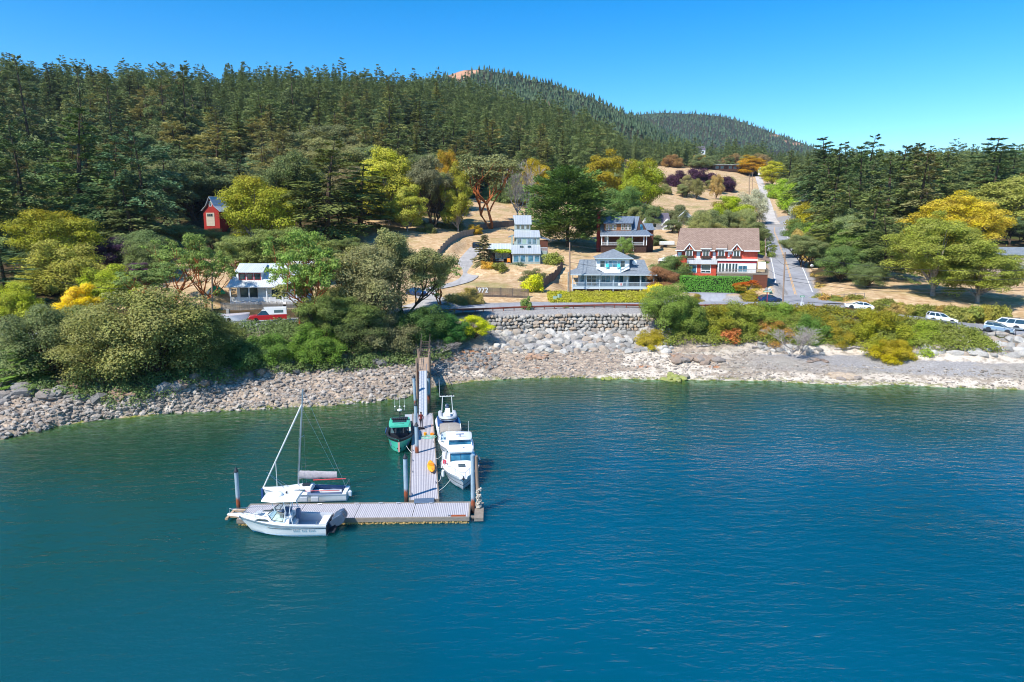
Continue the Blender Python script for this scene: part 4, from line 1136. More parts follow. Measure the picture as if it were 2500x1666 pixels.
PL = [
# kind, i, px, Y, top, w, colour, label, name
# --- left-hand slope, big conifers in front of the forest
('bigfir',0,-10,150,330,150,'#4c6236','broad conifer cut off by the left edge of the picture','conifer_tree'),
('bigfir',1,75,158,300,150,'#46603a','tall olive conifer second from the left edge, above the gold maple','conifer_tree'),
('bigfir',2,205,172,262,170,'#4a6638','large leaning conifer standing over the bare brown ground patch','conifer_tree'),
('bigfir',0,290,166,330,150,'#3f5c3a','blue-green conifer above the blue tarpaulin','conifer_tree'),
('bigfir',1,365,166,310,150,'#3e5d42','bluish broad conifer to the left of the red barn','conifer_tree'),
('bigfir',2,440,238,345,110,'#48603a','dark conifer behind the left shoulder of the red barn','conifer_tree'),
('madrone_dense',0,462,176,548,90,'#5c7040','olive tree below the left corner of the red barn','tree'),
('round',0,522,178,556,62,'#5a6c3c','low green tree directly below the red barn','tree'),
('bigfir',1,405,206,345,125,'#4c6040','dense fir on the left of the red barn','conifer_tree'),
('round',1,566,172,575,70,'#5f7440','green tree at the foot of the big maple beside the barn','tree'),
('round',2,640,168,600,90,'#5a7040','green tree behind the roof of the white porch house','tree'),
('bigfir',2,330,160,440,150,'#4d5f3a','low olive conifer between the purple tree and the barn','conifer_tree'),
('fir',1,20,112,600,120,'#3d5a3a','dark conifer on the left edge beside the yellow maples','conifer_tree'),
('bigfir',2,12,235,115,100,'#4a5e3c','ragged tall fir breaking the skyline at the left edge','conifer_tree'),
('bigfir',0,95,242,135,120,'#4c603c','broad tall fir second from the left on the skyline','conifer_tree'),
('fir',3,222,255,160,60,'#4a5e40','thin crooked fir standing alone on the left skyline','conifer_tree'),
('fir',1,285,290,178,60,'#4c6040','small pointed fir right of the crooked one on the skyline','conifer_tree'),
('bigfir',1,408,310,152,70,'#50643e','bushy-topped fir on the skyline above the power line','conifer_tree'),
('bigfir',2,462,315,158,75,'#50643e','flat-topped fir on the skyline above the power pole','conifer_tree'),
('bigfir',0,720,400,150,60,'#4e623e','tallest fir on the skyline above the middle slope','conifer_tree'),
('bigfir',1,1025,420,235,110,'#46604a','blue-green fir rising above the two bright maples','conifer_tree'),
# --- left-hand slope, broadleaf
('maple',1,135,142,512,175,'#7d8a24','maple turning gold, highest of the yellow trees at the left','maple_tree'),
('maple',0,160,124,590,190,'#7e8636','yellow-green maple below the gold maple at the left','maple_tree'),
('maple',3,270,121,648,140,'#7c9028','small yellow-green maple under the purple plum','maple_tree'),
('maple',3,30,108,690,130,'#84952a','yellow-green maple low at the left edge','maple_tree'),
('maple',3,198,103,692,88,'#b0aa1e','bright lemon-yellow young maple','maple_tree'),
('round',0,285,146,578,95,'#3a2a3a','dark purple plum tree behind the yellow maples','plum_tree'),
('round',1,335,136,640,70,'#4e3a4a','mauve plum bush below the purple plum','plum_tree'),
('madrone',0,420,126,585,150,'#5f7a3a','madrone with orange bark left of the bare yard','madrone_tree'),
('madrone',1,505,122,568,150,'#5c7436','madrone with a slanting bare trunk beside the wooden pole','madrone_tree'),
('madrone',2,385,112,640,140,'#587038','low madrone in front of the small white well house','madrone_tree'),
# --- bluff above the left shore
('willow',0,110,84.5,742,190,'#5c6c40','grey-green tree on the bluff at the far left','tree'),
('fir',2,70,81.5,808,110,'#47682c','bright green young spruce at the water end of the left bluff','spruce_tree'),
('willow',1,200,89,745,150,'#65743f','olive tree below the lemon-yellow maple at the left','tree'),
('willow',0,270,84,742,240,'#6c753e','large olive tree hanging over the left shore rocks','tree'),
('willow',1,380,86,700,250,'#6f7840','largest olive tree on the left bluff, its crown reaching the yellow maple','tree'),
('willow',0,480,88.5,745,180,'#4c5f30','olive tree right of the largest one on the left bluff','tree'),
('round',2,580,92.5,822,130,'#3a5a2c','dark green tree on the bluff below the slanting trunk','tree'),
('round',1,660,96,818,120,'#4d6f2c','fresh green tree on the bluff below the red truck','tree'),
('willow',1,545,96,772,90,'#5b6a36','olive shrub tree below the white boat trailer','tree'),
('madrone',1,775,106,560,200,'#5f7c36','tall madrone whose crown spreads over the white porch house','madrone_tree'),
('madrone',2,738,104,650,110,'#638036','madrone with red limbs in front of the white porch house','madrone_tree'),
('madrone',0,835,108,600,190,'#6c7440','rusty green madrone right of the white porch house','madrone_tree'),
('round',0,770,98,790,140,'#4f7028','green shrub tree at the foot of the red-limbed madrone','tree'),
('madrone_dense',0,850,100,720,150,'#566a34','dense olive tree on the bluff between the two madrones','tree'),
('madrone_dense',1,985,113,562,190,'#6a7446','tall grey-green tree above the head of the gangway','tree'),
('willow',1,915,107,600,180,'#6a7148','pale grey-green dense tree left of the gangway','tree'),
('willow',0,885,101,735,140,'#4e6034','dark olive shrub tree above the shaded rocks','tree'),
('willow',1,950,103,770,140,'#5c6442','grey shrub tree directly behind the gangway head','tree'),
('round',2,1030,106,745,120,'#3c5a2a','dark green tree right of the gangway head','tree'),
('round',0,1095,108,765,100,'#33602a','deep green shrub tree left of the yellow one by the boulder wall','tree'),
('round',1,1160,110,768,80,'#93a41e','bright yellow-green shrub at the left end of the boulder wall','shrub'),
('dead',0,1075,103,830,100,'#888888','grey leafless bush hanging over the shore beside the gangway','dead_bush'),
('madrone',0,1075,124,632,115,'#5f7a3c','small madrone beside the lower driveway','madrone_tree'),
('madrone_dense',0,655,141,556,185,'#66783c','spreading olive crown rising behind the roof of the white porch house','tree'),
('madrone',1,590,138,600,110,'#6a7c40','madrone behind the left gable of the white porch house','madrone_tree'),
('madrone_dense',1,870,112,610,140,'#6f7a46','grey-green tree between the tall madrone and the gangway tree','tree'),
('willow',1,820,104,700,120,'#66703c','olive tree with its crown below the tall madrone','tree'),
('bigfir',0,2022,196,430,110,'#5c6c40','fir standing close to the right edge of the hill road','conifer_tree'),
('bigfir',2,2118,166,455,130,'#586a40','fir with dark lower branches left of the pale olive fir','conifer_tree'),
('bigfir',1,1968,335,378,90,'#54663e','fir above the silver-leaved tree at the road bend','conifer_tree'),
('bigfir',0,2060,290,345,100,'#50623c','fir on the skyline left of the tallest dark fir','conifer_tree'),
('bigfir',2,2190,270,355,110,'#50623c','fir on the skyline right of the tallest dark fir','conifer_tree'),
('bigfir',1,2300,262,360,110,'#56683e','blunt fir on the skyline above the big green maple','conifer_tree'),
('fir',3,1925,440,368,60,'#566a42','slim fir where the lane disappears between the woods','conifer_tree'),
# --- middle slope
('maple',1,628,182,432,150,'#8a9a2c','big yellow-green maple beside the red barn','maple_tree'),
('madrone_dense',0,735,200,380,150,'#56663a','olive tree right of the big maple by the barn','tree'),
('bigfir',0,800,192,345,210,'#566838','wide olive fir with pale broken branches in the middle slope','conifer_tree'),
('bigfir',2,880,205,400,170,'#4c6636','dark fir left of the bright maples','conifer_tree'),
('maple',3,720,232,385,80,'#8a9a24','yellow-green maple peeping out left of the wide fir','maple_tree'),
('maple',0,950,222,362,120,'#8a9430','brightest maple of the middle slope, left of the grey trees','maple_tree'),
('maple',3,995,212,450,80,'#7f8c34','yellow-green maple filling below the brightest one','maple_tree'),
('madrone_dense',1,1055,220,385,110,'#5d6545','grey-brown dense tree between the two bright maples','tree'),
('maple',2,1118,222,395,62,'#84902e','narrow yellow-green maple column right of the grey-brown tree','maple_tree'),
('maple',1,1092,262,368,60,'#a08c20','maple with an orange top behind the grey-brown tree','maple_tree'),
('madrone',2,1200,232,372,165,'#5f6a40','large madrone with leaning red-brown trunks above the wooden fence','madrone_tree'),
('dead',1,1268,240,392,95,'#888888','grey leafless tree right of the leaning madrone','dead_tree'),
('maple',1,1305,300,388,62,'#9c961c','small gold-topped maple behind the cypress','maple_tree'),
('cypress',0,1385,192,405,185,'#42602f','huge dark cypress with layered branches between the houses','cypress_tree'),
('fir',4,1352,330,380,60,'#46613a','blue-green fir behind the top of the cypress','conifer_tree'),
('maple',2,1470,300,366,90,'#8c8a20','orange-gold maple right of the cypress','maple_tree'),
('maple',1,1566,288,390,95,'#7c9424','rounded maple with a gold top at the edge of the field','maple_tree'),
('round',2,1517,250,456,95,'#4f6f36','round green tree below the two gold maples','tree'),
('juniper',0,1182,162,572,48,'#5a5f3c','pointed brown-green juniper at the corner of the stepped house','juniper'),
# --- between the houses and round the field
('round',0,1641,232,535,38,'#56663e','grey-green tree between the two small white houses','tree'),
('willow',1,1725,236,512,85,'#5e6e44','drooping tree behind the brown shingle roof','tree'),
('round',1,1785,262,478,85,'#7a9022','yellow-green tree beside the hill road pole','tree'),
('willow',0,1838,290,462,70,'#8d987c','silvery willow at the left side of the hill road','tree'),
('willow',1,1655,262,500,60,'#5c6844','low grey-green tree behind the white bungalow','tree'),
('round',2,1600,200,572,44,'#4f5f38','dark shrub tree right of the blue-roofed house','tree'),
('round',0,1840,225,545,70,'#55683c','shrub tree on the verge above the brown shingle roof','tree'),
('round',1,1855,196,588,60,'#5d7334','green shrub tree at the right gable of the red house','tree'),
('round',0,1655,470,420,70,'#3d2836','purple-leaved tree at the left of the row in the field','plum_tree'),
('round',1,1700,466,412,70,'#402a38','purple-leaved tree in the middle of the row in the field','plum_tree'),
('round',2,1748,468,424,72,'#3a2634','purple-leaved tree at the right of the row in the field','plum_tree'),
('round',0,1605,472,424,50,'#5a5a3a','olive tree left of the purple row','tree'),
('round',1,1640,640,378,45,'#78683c','russet tree above the upper field','tree'),
('maple',2,1832,640,378,60,'#a8921a','gold tree right of the long low house','maple_tree'),
('round',1,1710,700,380,40,'#a08c24','small yellow tree under the grey hill house','tree'),
# --- right of the hill road
('maple',0,1885,540,395,60,'#8a9424','yellow-green tree where the lane meets the woods','maple_tree'),
('round',1,1908,420,438,70,'#6f8f2a','bright green tree on the right of the lane','tree'),
('maple',3,1962,345,440,120,'#6c8c2a','yellow-green maple above the road bend','maple_tree'),
('willow',0,2000,305,468,110,'#93a08c','silver-leaved tree above the road bend','tree'),
('maple',2,1985,268,500,120,'#8f9624','gold and orange maple right of the road bend','maple_tree'),
('round',0,1955,248,540,85,'#4f6a34','dark green tree at the edge of the road bend','tree'),
('maple',0,2035,228,520,110,'#6c8a2a','green maple behind the dark tree of the road bend','maple_tree'),
('round',2,1990,205,580,90,'#54702e','green tree overhanging the right side of the hill road','tree'),
('bigfir',1,2075,185,450,150,'#4d6236','olive fir right of the hill road','conifer_tree'),
('bigfir',0,2160,195,372,160,'#4f6438','tall dense fir in the middle of the right-hand woods','conifer_tree'),
('bigfir',2,2235,190,375,140,'#66704a','pale olive fir left of the yellow maple','conifer_tree'),
('bigfir',1,2160,152,520,130,'#4a6034','fir with drooping branches over the fenced yard','conifer_tree'),
('round',1,2050,152,600,95,'#4f6a36','green tree at the foot of the hill road by the rail fence','tree'),
('willow',0,2115,142,640,80,'#566a3e','small grey-green tree above the white sedan','tree'),
('round',2,2085,168,560,110,'#54712f','green tree behind the small ones above the white sedan','tree'),
('bigmaple',0,2278,133,520,200,'#6f7e32','big green maple with a thick trunk beside the shore road','maple_tree'),
('bigmaple',1,2385,129,592,185,'#6a7a30','spreading maple with a forked trunk by the pale yard','maple_tree'),
('bigmaple',0,2335,172,470,190,'#96942a','brilliant yellow maple top behind the two green ones','maple_tree'),
('maple',3,2455,215,430,170,'#74803a','yellow-green maple above the tan house','maple_tree'),
('bigfir',0,2105,262,330,110,'#46603c','tallest dark fir on the right skyline','conifer_tree'),
('bigfir',2,2405,262,338,150,'#42603e','twin-headed fir on the skyline above the yellow maple','conifer_tree'),
('bigfir',1,2460,270,350,90,'#486442','fir on the skyline above the tan house','conifer_tree'),
('bigfir',0,2510,255,345,120,'#45603a','fir cut off by the right edge on the skyline','conifer_tree'),
('bigfir',2,2010,300,335,110,'#43593a','fir on the skyline right of the far ridge','conifer_tree'),
# --- shrubs between road and beach
('round',2,1622,114,690,100,'#617c34','tallest green shrub tree at the right end of the boulder wall','shrub'),
('willow',1,1672,116,722,110,'#59702e','olive shrub tree beside the tallest one','shrub'),
('bush_gold',0,1590,112,805,80,'#9a9a2c','yellow shrub on the right end of the boulder wall','shrub'),
('bush_gold',1,1745,117,752,130,'#76852c','shrub with yellow patches below the driveway mouth','shrub'),
('bush_rust',0,1775,113,800,60,'#a07240','rust-coloured bush hanging above the beach rocks','shrub'),
('bush',2,1820,118,742,130,'#66782c','olive shrub below the lower stop sign pole','shrub'),
('bush_rust',1,1870,116,785,100,'#8f7a3a','shrub with rusty patches left of the bare brush','shrub'),
('bush',1,1895,120,745,120,'#5d7a2c','green shrub in front of the road junction','shrub'),
('bush',3,1975,116,775,110,'#4c6f2c','dark green shrub below the guardrail','shrub'),
('bush_gold',0,2040,116,782,110,'#8a8a2a','yellowing shrub below the end of the guardrail','shrub'),
('bush_gold',1,2140,113,765,150,'#7f8c26','big rounded shrub right of the guardrail end','shrub'),
('bush',0,2235,110,792,140,'#6c8428','low spreading shrub below the white wagon','shrub'),
('bush_gold',1,2185,106,830,90,'#9a9a20','yellow-tipped shrub at the back of the beach','shrub'),
('dead',0,1935,108,795,120,'#888888','tangle of grey leafless brush above the dark beach rocks','dead_bush'),
# --- gardens
('bush',0,1303,138,668,44,'#9aa824','round yellow-green bush at the end of the 972 fence','shrub'),
('bush_gold',1,1148,130,702,62,'#9c9a58','variegated pale shrub left of the 972 fence','shrub'),
('bush',1,1110,128,724,110,'#5f6a3c','dark low spreading juniper beside the road','shrub'),
('bush',2,1305,152,660,70,'#55603a','dark spreading shrub beside the leaning board fence','shrub'),
('bush',3,1350,160,615,46,'#6c7c34','green shrub behind the board fence','shrub'),
('bush',0,1215,157,640,40,'#6a7434','low shrub under the grape arbour','shrub'),
('bush_rust',0,1190,158,636,30,'#a09030','orange and yellow shrub beside the juniper','shrub'),
('bush',3,1265,159,646,40,'#52654a','small green bush in front of the stepped house','shrub'),
('maple_orange',0,1828,136,682,66,'#8c8a2a','small flame-orange maple in front of the red house','maple_tree'),
('round',0,1612,140,650,75,'#7a6240','rust-brown shrub between the blue house and the hedge','shrub'),
('round',1,1640,150,622,85,'#58703a','green tree screening the left end of the red house','tree'),
('bush',1,1598,137,690,46,'#a8ac28','lemon-green shrub beside the blue porch','shrub'),
('round',2,1525,176,578,40,'#5f7c3c','small green tree at the porch of the brown house','tree'),
('bush_gold',0,1695,134,724,70,'#87892f','low yellow hedge shrub left of the paved forecourt','shrub'),
('bush_gold',1,1825,134,726,110,'#87892f','low yellow hedge shrub right of the paved forecourt','shrub'),
('bush',2,1285,121,722,24,'#5f7a3a','small weed bush on the wall top by the guardrail','shrub'),
('bush',3,1380,123,742,14,'#5f7a3a','tiny weed at the guardrail above the boulder wall','shrub'),
('bush',1,1045,215,548,50,'#5f6a3a','low bush at the dark edge above the stepped fence','shrub'),
('bush_gold',0,1158,222,548,40,'#a59a30','yellow bush at the top end of the stepped fence','shrub'),
('bush_gold',1,1780,330,500,120,'#7c8434','long low yellow-green thicket in the field','shrub'),
]
def build_planting():
 for row in PL:
  kind, i, px, Y, top, w, c, lab, nm = row
  cat = {'conifer_tree': 'tree', 'maple_tree': 'tree', 'plum_tree': 'tree', 'madrone_tree': 'tree', 'spruce_tree': 'tree', 'cypress_tree': 'tree', 'dead_tree': 'tree', 'dead_bush': 'bush', 'shrub': 'shrub', 'juniper': 'shrub'}.get(nm, 'tree')
  plant(kind, i, px, Y, top, w, c, lab, nm, cat)
 rng = random.Random(77)
 # fir row behind the right woods and fill shrubs, in named bands
 def band(pts, kind, cols, name, cat, label, group, wj=(.85, 1.15)):
  for px, Y, top, w in pts:
   plant(kind, rng.randrange(6), px, Y, top, w * rng.uniform(*wj), jit(rng, rng.choice(cols)), label, name, cat, group, rz=rng.uniform(0, 6.28))
 band([(rng.uniform(1990, 2520), rng.uniform(205, 300), rng.uniform(345, 400), rng.uniform(70, 110)) for _ in range(18)], 'bigfir', ['#46603a', '#4c6238', '#54643c'], 'conifer_tree', 'tree', 'fir standing between the right skyline firs and the yellow maple', 'inner firs of the right-hand woods')
 verge = []
 for k in range(26):
  t = k / 25; px = 2010 + 440 * t; Y = np.interp(px, [2010, 2100, 2200, 2300, 2450], [136, 128, 123, 120, 116.5])
  verge.append((px + rng.uniform(-8, 8), Y + rng.uniform(0, 3), np.interp(px, [2010, 2100, 2200, 2300, 2450], [716, 730, 738, 745, 742]), rng.uniform(34, 56)))
 band(verge, 'bush', ['#7a8038', '#6f7a34', '#8c8040', '#62702e'], 'roadside_bush', 'shrub', 'low scrubby bush on the verge behind the parked cars', 'scrub on the right-hand road verge')
 band([(1850 + i * 9, 150 + i * 17, 690 - i * 23, 26) for i in range(5)], 'bush', ['#6f7a34', '#5f7034'], 'verge_bush', 'shrub', 'bush on the left verge of the hill road beside the red house', 'bushes on the left verge of the hill road')
 band([(2000 - i * 9, 150 + i * 12, 690 - i * 22, 30) for i in range(7)], 'bush', ['#8c8848', '#7f8040'], 'verge_bush', 'shrub', 'dry bush on the right verge of the hill road', 'bushes on the right verge of the hill road')
 band([(560 + i * 22, 200, 560 - (i % 3) * 6, 50) for i in range(4)] + [(960 + i * 30, 228, 545, 60) for i in range(6)], 'bush', ['#55603a', '#4d5a34'], 'understorey_bush', 'shrub', 'dark understorey bush at the lower edge of the middle slope trees', 'understorey of the middle slope')
 band([(rng.choice([rng.uniform(-20, 120), rng.uniform(345, 450)]), rng.uniform(128, 175), rng.uniform(560, 640), rng.uniform(70, 110)) for _ in range(12)], 'round', ['#4a5f34', '#52663a', '#445c36'], 'understorey_tree', 'tree', 'dark green tree in the shade below the left-hand conifers', 'understorey trees of the left-hand slope')
 band([(720 + i * 42, rng.uniform(150, 172), rng.uniform(560, 620), 80) for i in range(5)], 'madrone_dense', ['#55693a', '#5f6f3e'], 'understorey_tree', 'tree', 'olive tree behind the tall madrones of the bluff', 'trees behind the bluff madrones')
 band([(rng.uniform(570, 1120), rng.uniform(212, 262), rng.uniform(395, 470), rng.uniform(75, 120)) for _ in range(16)], 'madrone_dense', ['#66744a', '#5c6f42', '#727a4c', '#6a6a48'], 'slope_tree', 'tree', 'olive tree in the mixed wood of the middle slope between the bright maples', 'olive trees of the middle slope')
 band([(rng.uniform(1380, 1560), rng.uniform(300, 395), rng.uniform(400, 440), rng.uniform(50, 80)) for _ in range(9)] + [(rng.uniform(1200, 1360), rng.uniform(300, 330), rng.uniform(425, 455), rng.uniform(45, 70)) for _ in range(7)], 'round', ['#66784a', '#5c7242', '#74803f'], 'slope_tree', 'tree', 'rounded tree at the forest edge behind the cypress and the gold maples', 'forest edge trees behind the cypress')
 band([(1700 + i * 14 + rng.uniform(-6, 6), rng.uniform(205, 262), rng.uniform(508, 545), rng.uniform(38, 62)) for i in range(11)], 'round', ['#5f7044', '#6c7a48', '#7c844a'], 'garden_tree', 'tree', 'small garden tree among the houses above the brown shingle roof', 'garden trees above the brown shingle roof')
 band([(rng.uniform(1420, 1600), rng.uniform(205, 255), rng.uniform(495, 525), rng.uniform(38, 60)) for i in range(9)], 'round', ['#5a6f40', '#66784a'], 'garden_tree', 'tree', 'small green tree behind the blue-roofed brown house', 'garden trees behind the brown house')
 band([(rng.uniform(1560, 1860), rng.uniform(395, 480), rng.uniform(425, 450), rng.uniform(24, 44)) for i in range(12)], 'round', ['#6a7444', '#7c7c4c', '#8a8048'], 'field_tree', 'tree', 'small tree standing round the upper edge of the field', 'small trees round the field')
 band([(rng.uniform(1650, 1880), rng.uniform(640, 690), rng.uniform(372, 392), rng.uniform(28, 44)) for i in range(12)], 'round', ['#66784a', '#7c7044', '#7c8448'], 'field_tree', 'tree', 'distant tree around the long low house above the field', 'trees round the long low house')
 band([(1945 + i * 16 + rng.uniform(-5, 5), 170 + i * 1.5 + rng.uniform(0, 50), 590 - i * 4 + rng.uniform(-15, 15), rng.uniform(60, 90)) for i in range(8)], 'madrone_dense', ['#66784a', '#5c7040', '#74803f'], 'roadside_tree', 'tree', 'green tree leaning towards the right edge of the hill road', 'trees along the right side of the hill road')
 band([(rng.uniform(2060, 2500), rng.uniform(168, 205), rng.uniform(500, 560), rng.uniform(70, 110)) for _ in range(11)], 'madrone_dense', ['#60744a', '#566c42', '#707c4a'], 'understorey_tree', 'tree', 'mid-green tree filling the right-hand woods behind the maples', 'understorey of the right-hand woods')
 # low growth clothing the banks: uncountable, one object each
 cover('bank_scrub', 'tangled low scrub clothing the left-hand bluff above the shore rocks', -75, -10, lambda x: np.interp(x, FTX, FTY) - 1.2, lambda x: np.interp(x, TPX, TPY) + 2, 5600, '#56663a', 201, hmax=1.3)
 cover('bank_scrub', 'mixed scrub on the bank right of the boulder wall', 25, 75, lambda x: np.interp(x, FTX, FTY) + 1.2, lambda x: np.interp(x, TPX, TPY) + 2.5, 3800, '#727c34', 202, hmax=1.2, mat='leaf_gold', xcut=69)
 a = gp(1345, 134); b = gp(1590, 134)
 cover('ground_cover', 'clipped yellow-green ground cover below the blue porch house', a.x, b.x, lambda x: 130.5 + 0 * x, lambda x: 137.2 + 0 * x, 2600, '#87872a', 203, hmax=.55, rad=.7, per=26)
def cover(name, label, x0, x1, f0, f1, n, color, seed, hmax=1.2, mat='leaf', rad=.9, per=16, xcut=None):
 r = np.random.RandomState(seed)
 k = n // 2
 x = r.uniform(x0, x1, k); t = r.rand(k); y = f0(x) * (1 - t) + f1(x) * t
 z = G(x, y)
 C = np.stack([x, y, z + r.uniform(.0, .6, k) * hmax], 1)
 me = cluster_leaves(name, seed, C, rad * r.uniform(.6, 1.3, k), int(per * 2.2), .26, MATS[mat], flat=.7, hz=None)
 o = link(name, me); o.color = (*hexc(color), 1)
 return tag(o, label, 'scrub', kind='stuff')
# ================================================================== DOCK, GANGWAY, PILES
ZD = .45
def M_(n): return MATS[n]
def make_mats():
 pmat('white_gel', '#eef0f0', .25, var=.04, spec=.5, coat=.2)
 pmat('grey_gel', '#b9bec4', .35, var=.08)
 pmat('blue_bottom', '#2b86b0', .5, var=.15)
 pmat('blue_grey', '#5b6c88', .6, var=.12)
 pmat('teal_paint', '#4fc3a5', .3, var=.05, coat=.3)
 pmat('dark_rubber', '#23252a', .7, var=.2)
 pmat('dark_trim', '#2d3138', .5, var=.2)
 pmat('outboard_grey', '#46566a', .3, var=.1, coat=.3)
 pmat('steel', '#b8bdc2', .3, 1.0, var=.1)
 pmat('alu', '#a9b4bd', .4, .8, var=.1)
 pmat('grey_canvas', '#a9a4a8', .9, var=.2, scale=6, bump=.5)
 pmat('tan_canvas', '#9b938a', .9, var=.12, scale=6, bump=.3)
 pmat('red_paint', '#b8323a', .45, var=.15)
 pmat('pink_paint', '#e0a59a', .5, var=.1)
 pmat('orange_plastic', '#f08a1a', .4, var=.1)
 pmat('yellow_plastic', '#f5a623', .4, var=.12)
 pmat('rope_white', '#e2e2dc', .9, var=.1)
 pmat('rope_teal', '#7ec4b0', .9, var=.1)
 pmat('fender_white', '#d9dee2', .5, var=.1)
 pmat('fender_red', '#d23a55', .5, var=.1)
 pmat('wood_grey', '#8d8377', .85, var=.25, scale=2, stretch=(1, 1, 6), bump=.4)
 pmat('wood_tan', '#b59a7c', .85, var=.22, scale=2, bump=.3)
 pmat('wood_pole', '#9a8270', .85, var=.25, scale=2.5, stretch=(3, 3, .4), bump=.4)
 pmat('concrete', '#a7a39c', .9, var=.15, dirt=('#6c675f', .5), bump=.3)
 pmat('foam_growth', '#b59a62', .95, var=.4, scale=6, bump=1.0, dirt=('#5f4f30', .8))
 pmat('rust', '#9a4a22', .85, var=.3, scale=4, dirt=('#5a3320', .6))
 pmat('teak', '#c89a84', .7, var=.15)
 pmat('dark_blue', '#2a4f86', .6, var=.1)
 pmat('skin', '#9a6a52', .6, var=.05)
 pmat('dark_cloth', '#2c262c', .9, var=.15)
 pmat('hair', '#2a1d18', .8, var=.2)
 pmat('barnacle', '#cfc6b8', .95, var=.35, scale=14, bump=1.0, dirt=('#6b5f4c', .7))
 stripemat('dock_deck', '#bdbabd', '#8f8d96', .145, axis=1, rough=.7, width=.36, bump=.8)
 stripemat('dock_deck_x', '#bdbabd', '#8f8d96', .145, axis=0, rough=.7, width=.36, bump=.8)
 # steel pile: blue-grey above, rust below, marine growth at the water
 t = NT('pile_steel'); tc = t.n('TexCoord'); sp = t.n('SeparateXYZ'); t.l(tc.outputs['Object'], sp.inputs[0])
 n = t.noise(2.2, 5, .7, t.coords('Object', scale=(2, 2, .6))).outputs[0]
 z = t.math('ADD', sp.outputs[2], t.math('MULTIPLY', t.math('SUBTRACT', n, .5), 1.4))
 c = t.mix(t.ramp(n, .3, .7), hexc('#8296a2'), hexc('#a6bac6'))
 c = t.mix(t.ramp(z, 1.3, .9), c, t.mix(n, hexc('#a8552c'), hexc('#6b3a28')))
 c = t.mix(t.ramp(z, .7, .4), c, hexc('#4a3c34'))
 t.principled(c, .6, normal=t.bump(n, .4, .02)); MATS['pile_steel'] = t.m
 t = NT('glass_dark'); n = t.noise(1.5, 2, .5, t.coords('Object')).outputs[0]
 t.principled(t.mix(n, hexc('#1c2a30'), hexc('#38505a')), .06, spec=.9); MATS['glass_dark'] = t.m
 t = NT('glass_blue'); n = t.noise(.8, 2, .5, t.coords('Object')).outputs[0]
 t.principled(t.mix(t.ramp(n, .4, .6), hexc('#1f4f66'), hexc('#4a86a0')), .05, spec=1.0); MATS['glass_blue'] = t.m
 t = NT('clear_glass'); tr = t.n('BsdfTransparent'); tr.inputs[0].default_value = (.72, .85, .85, 1); gl = t.n('BsdfGlossy'); gl.inputs['Roughness'].default_value = .03
 m = t.n('MixShader', i_0=.22); t.l(tr.outputs[0], m.inputs[1]); t.l(gl.outputs[0], m.inputs[2]); t.l(m.outputs[0], t.out.inputs['Surface']); MATS['clear_glass'] = t.m

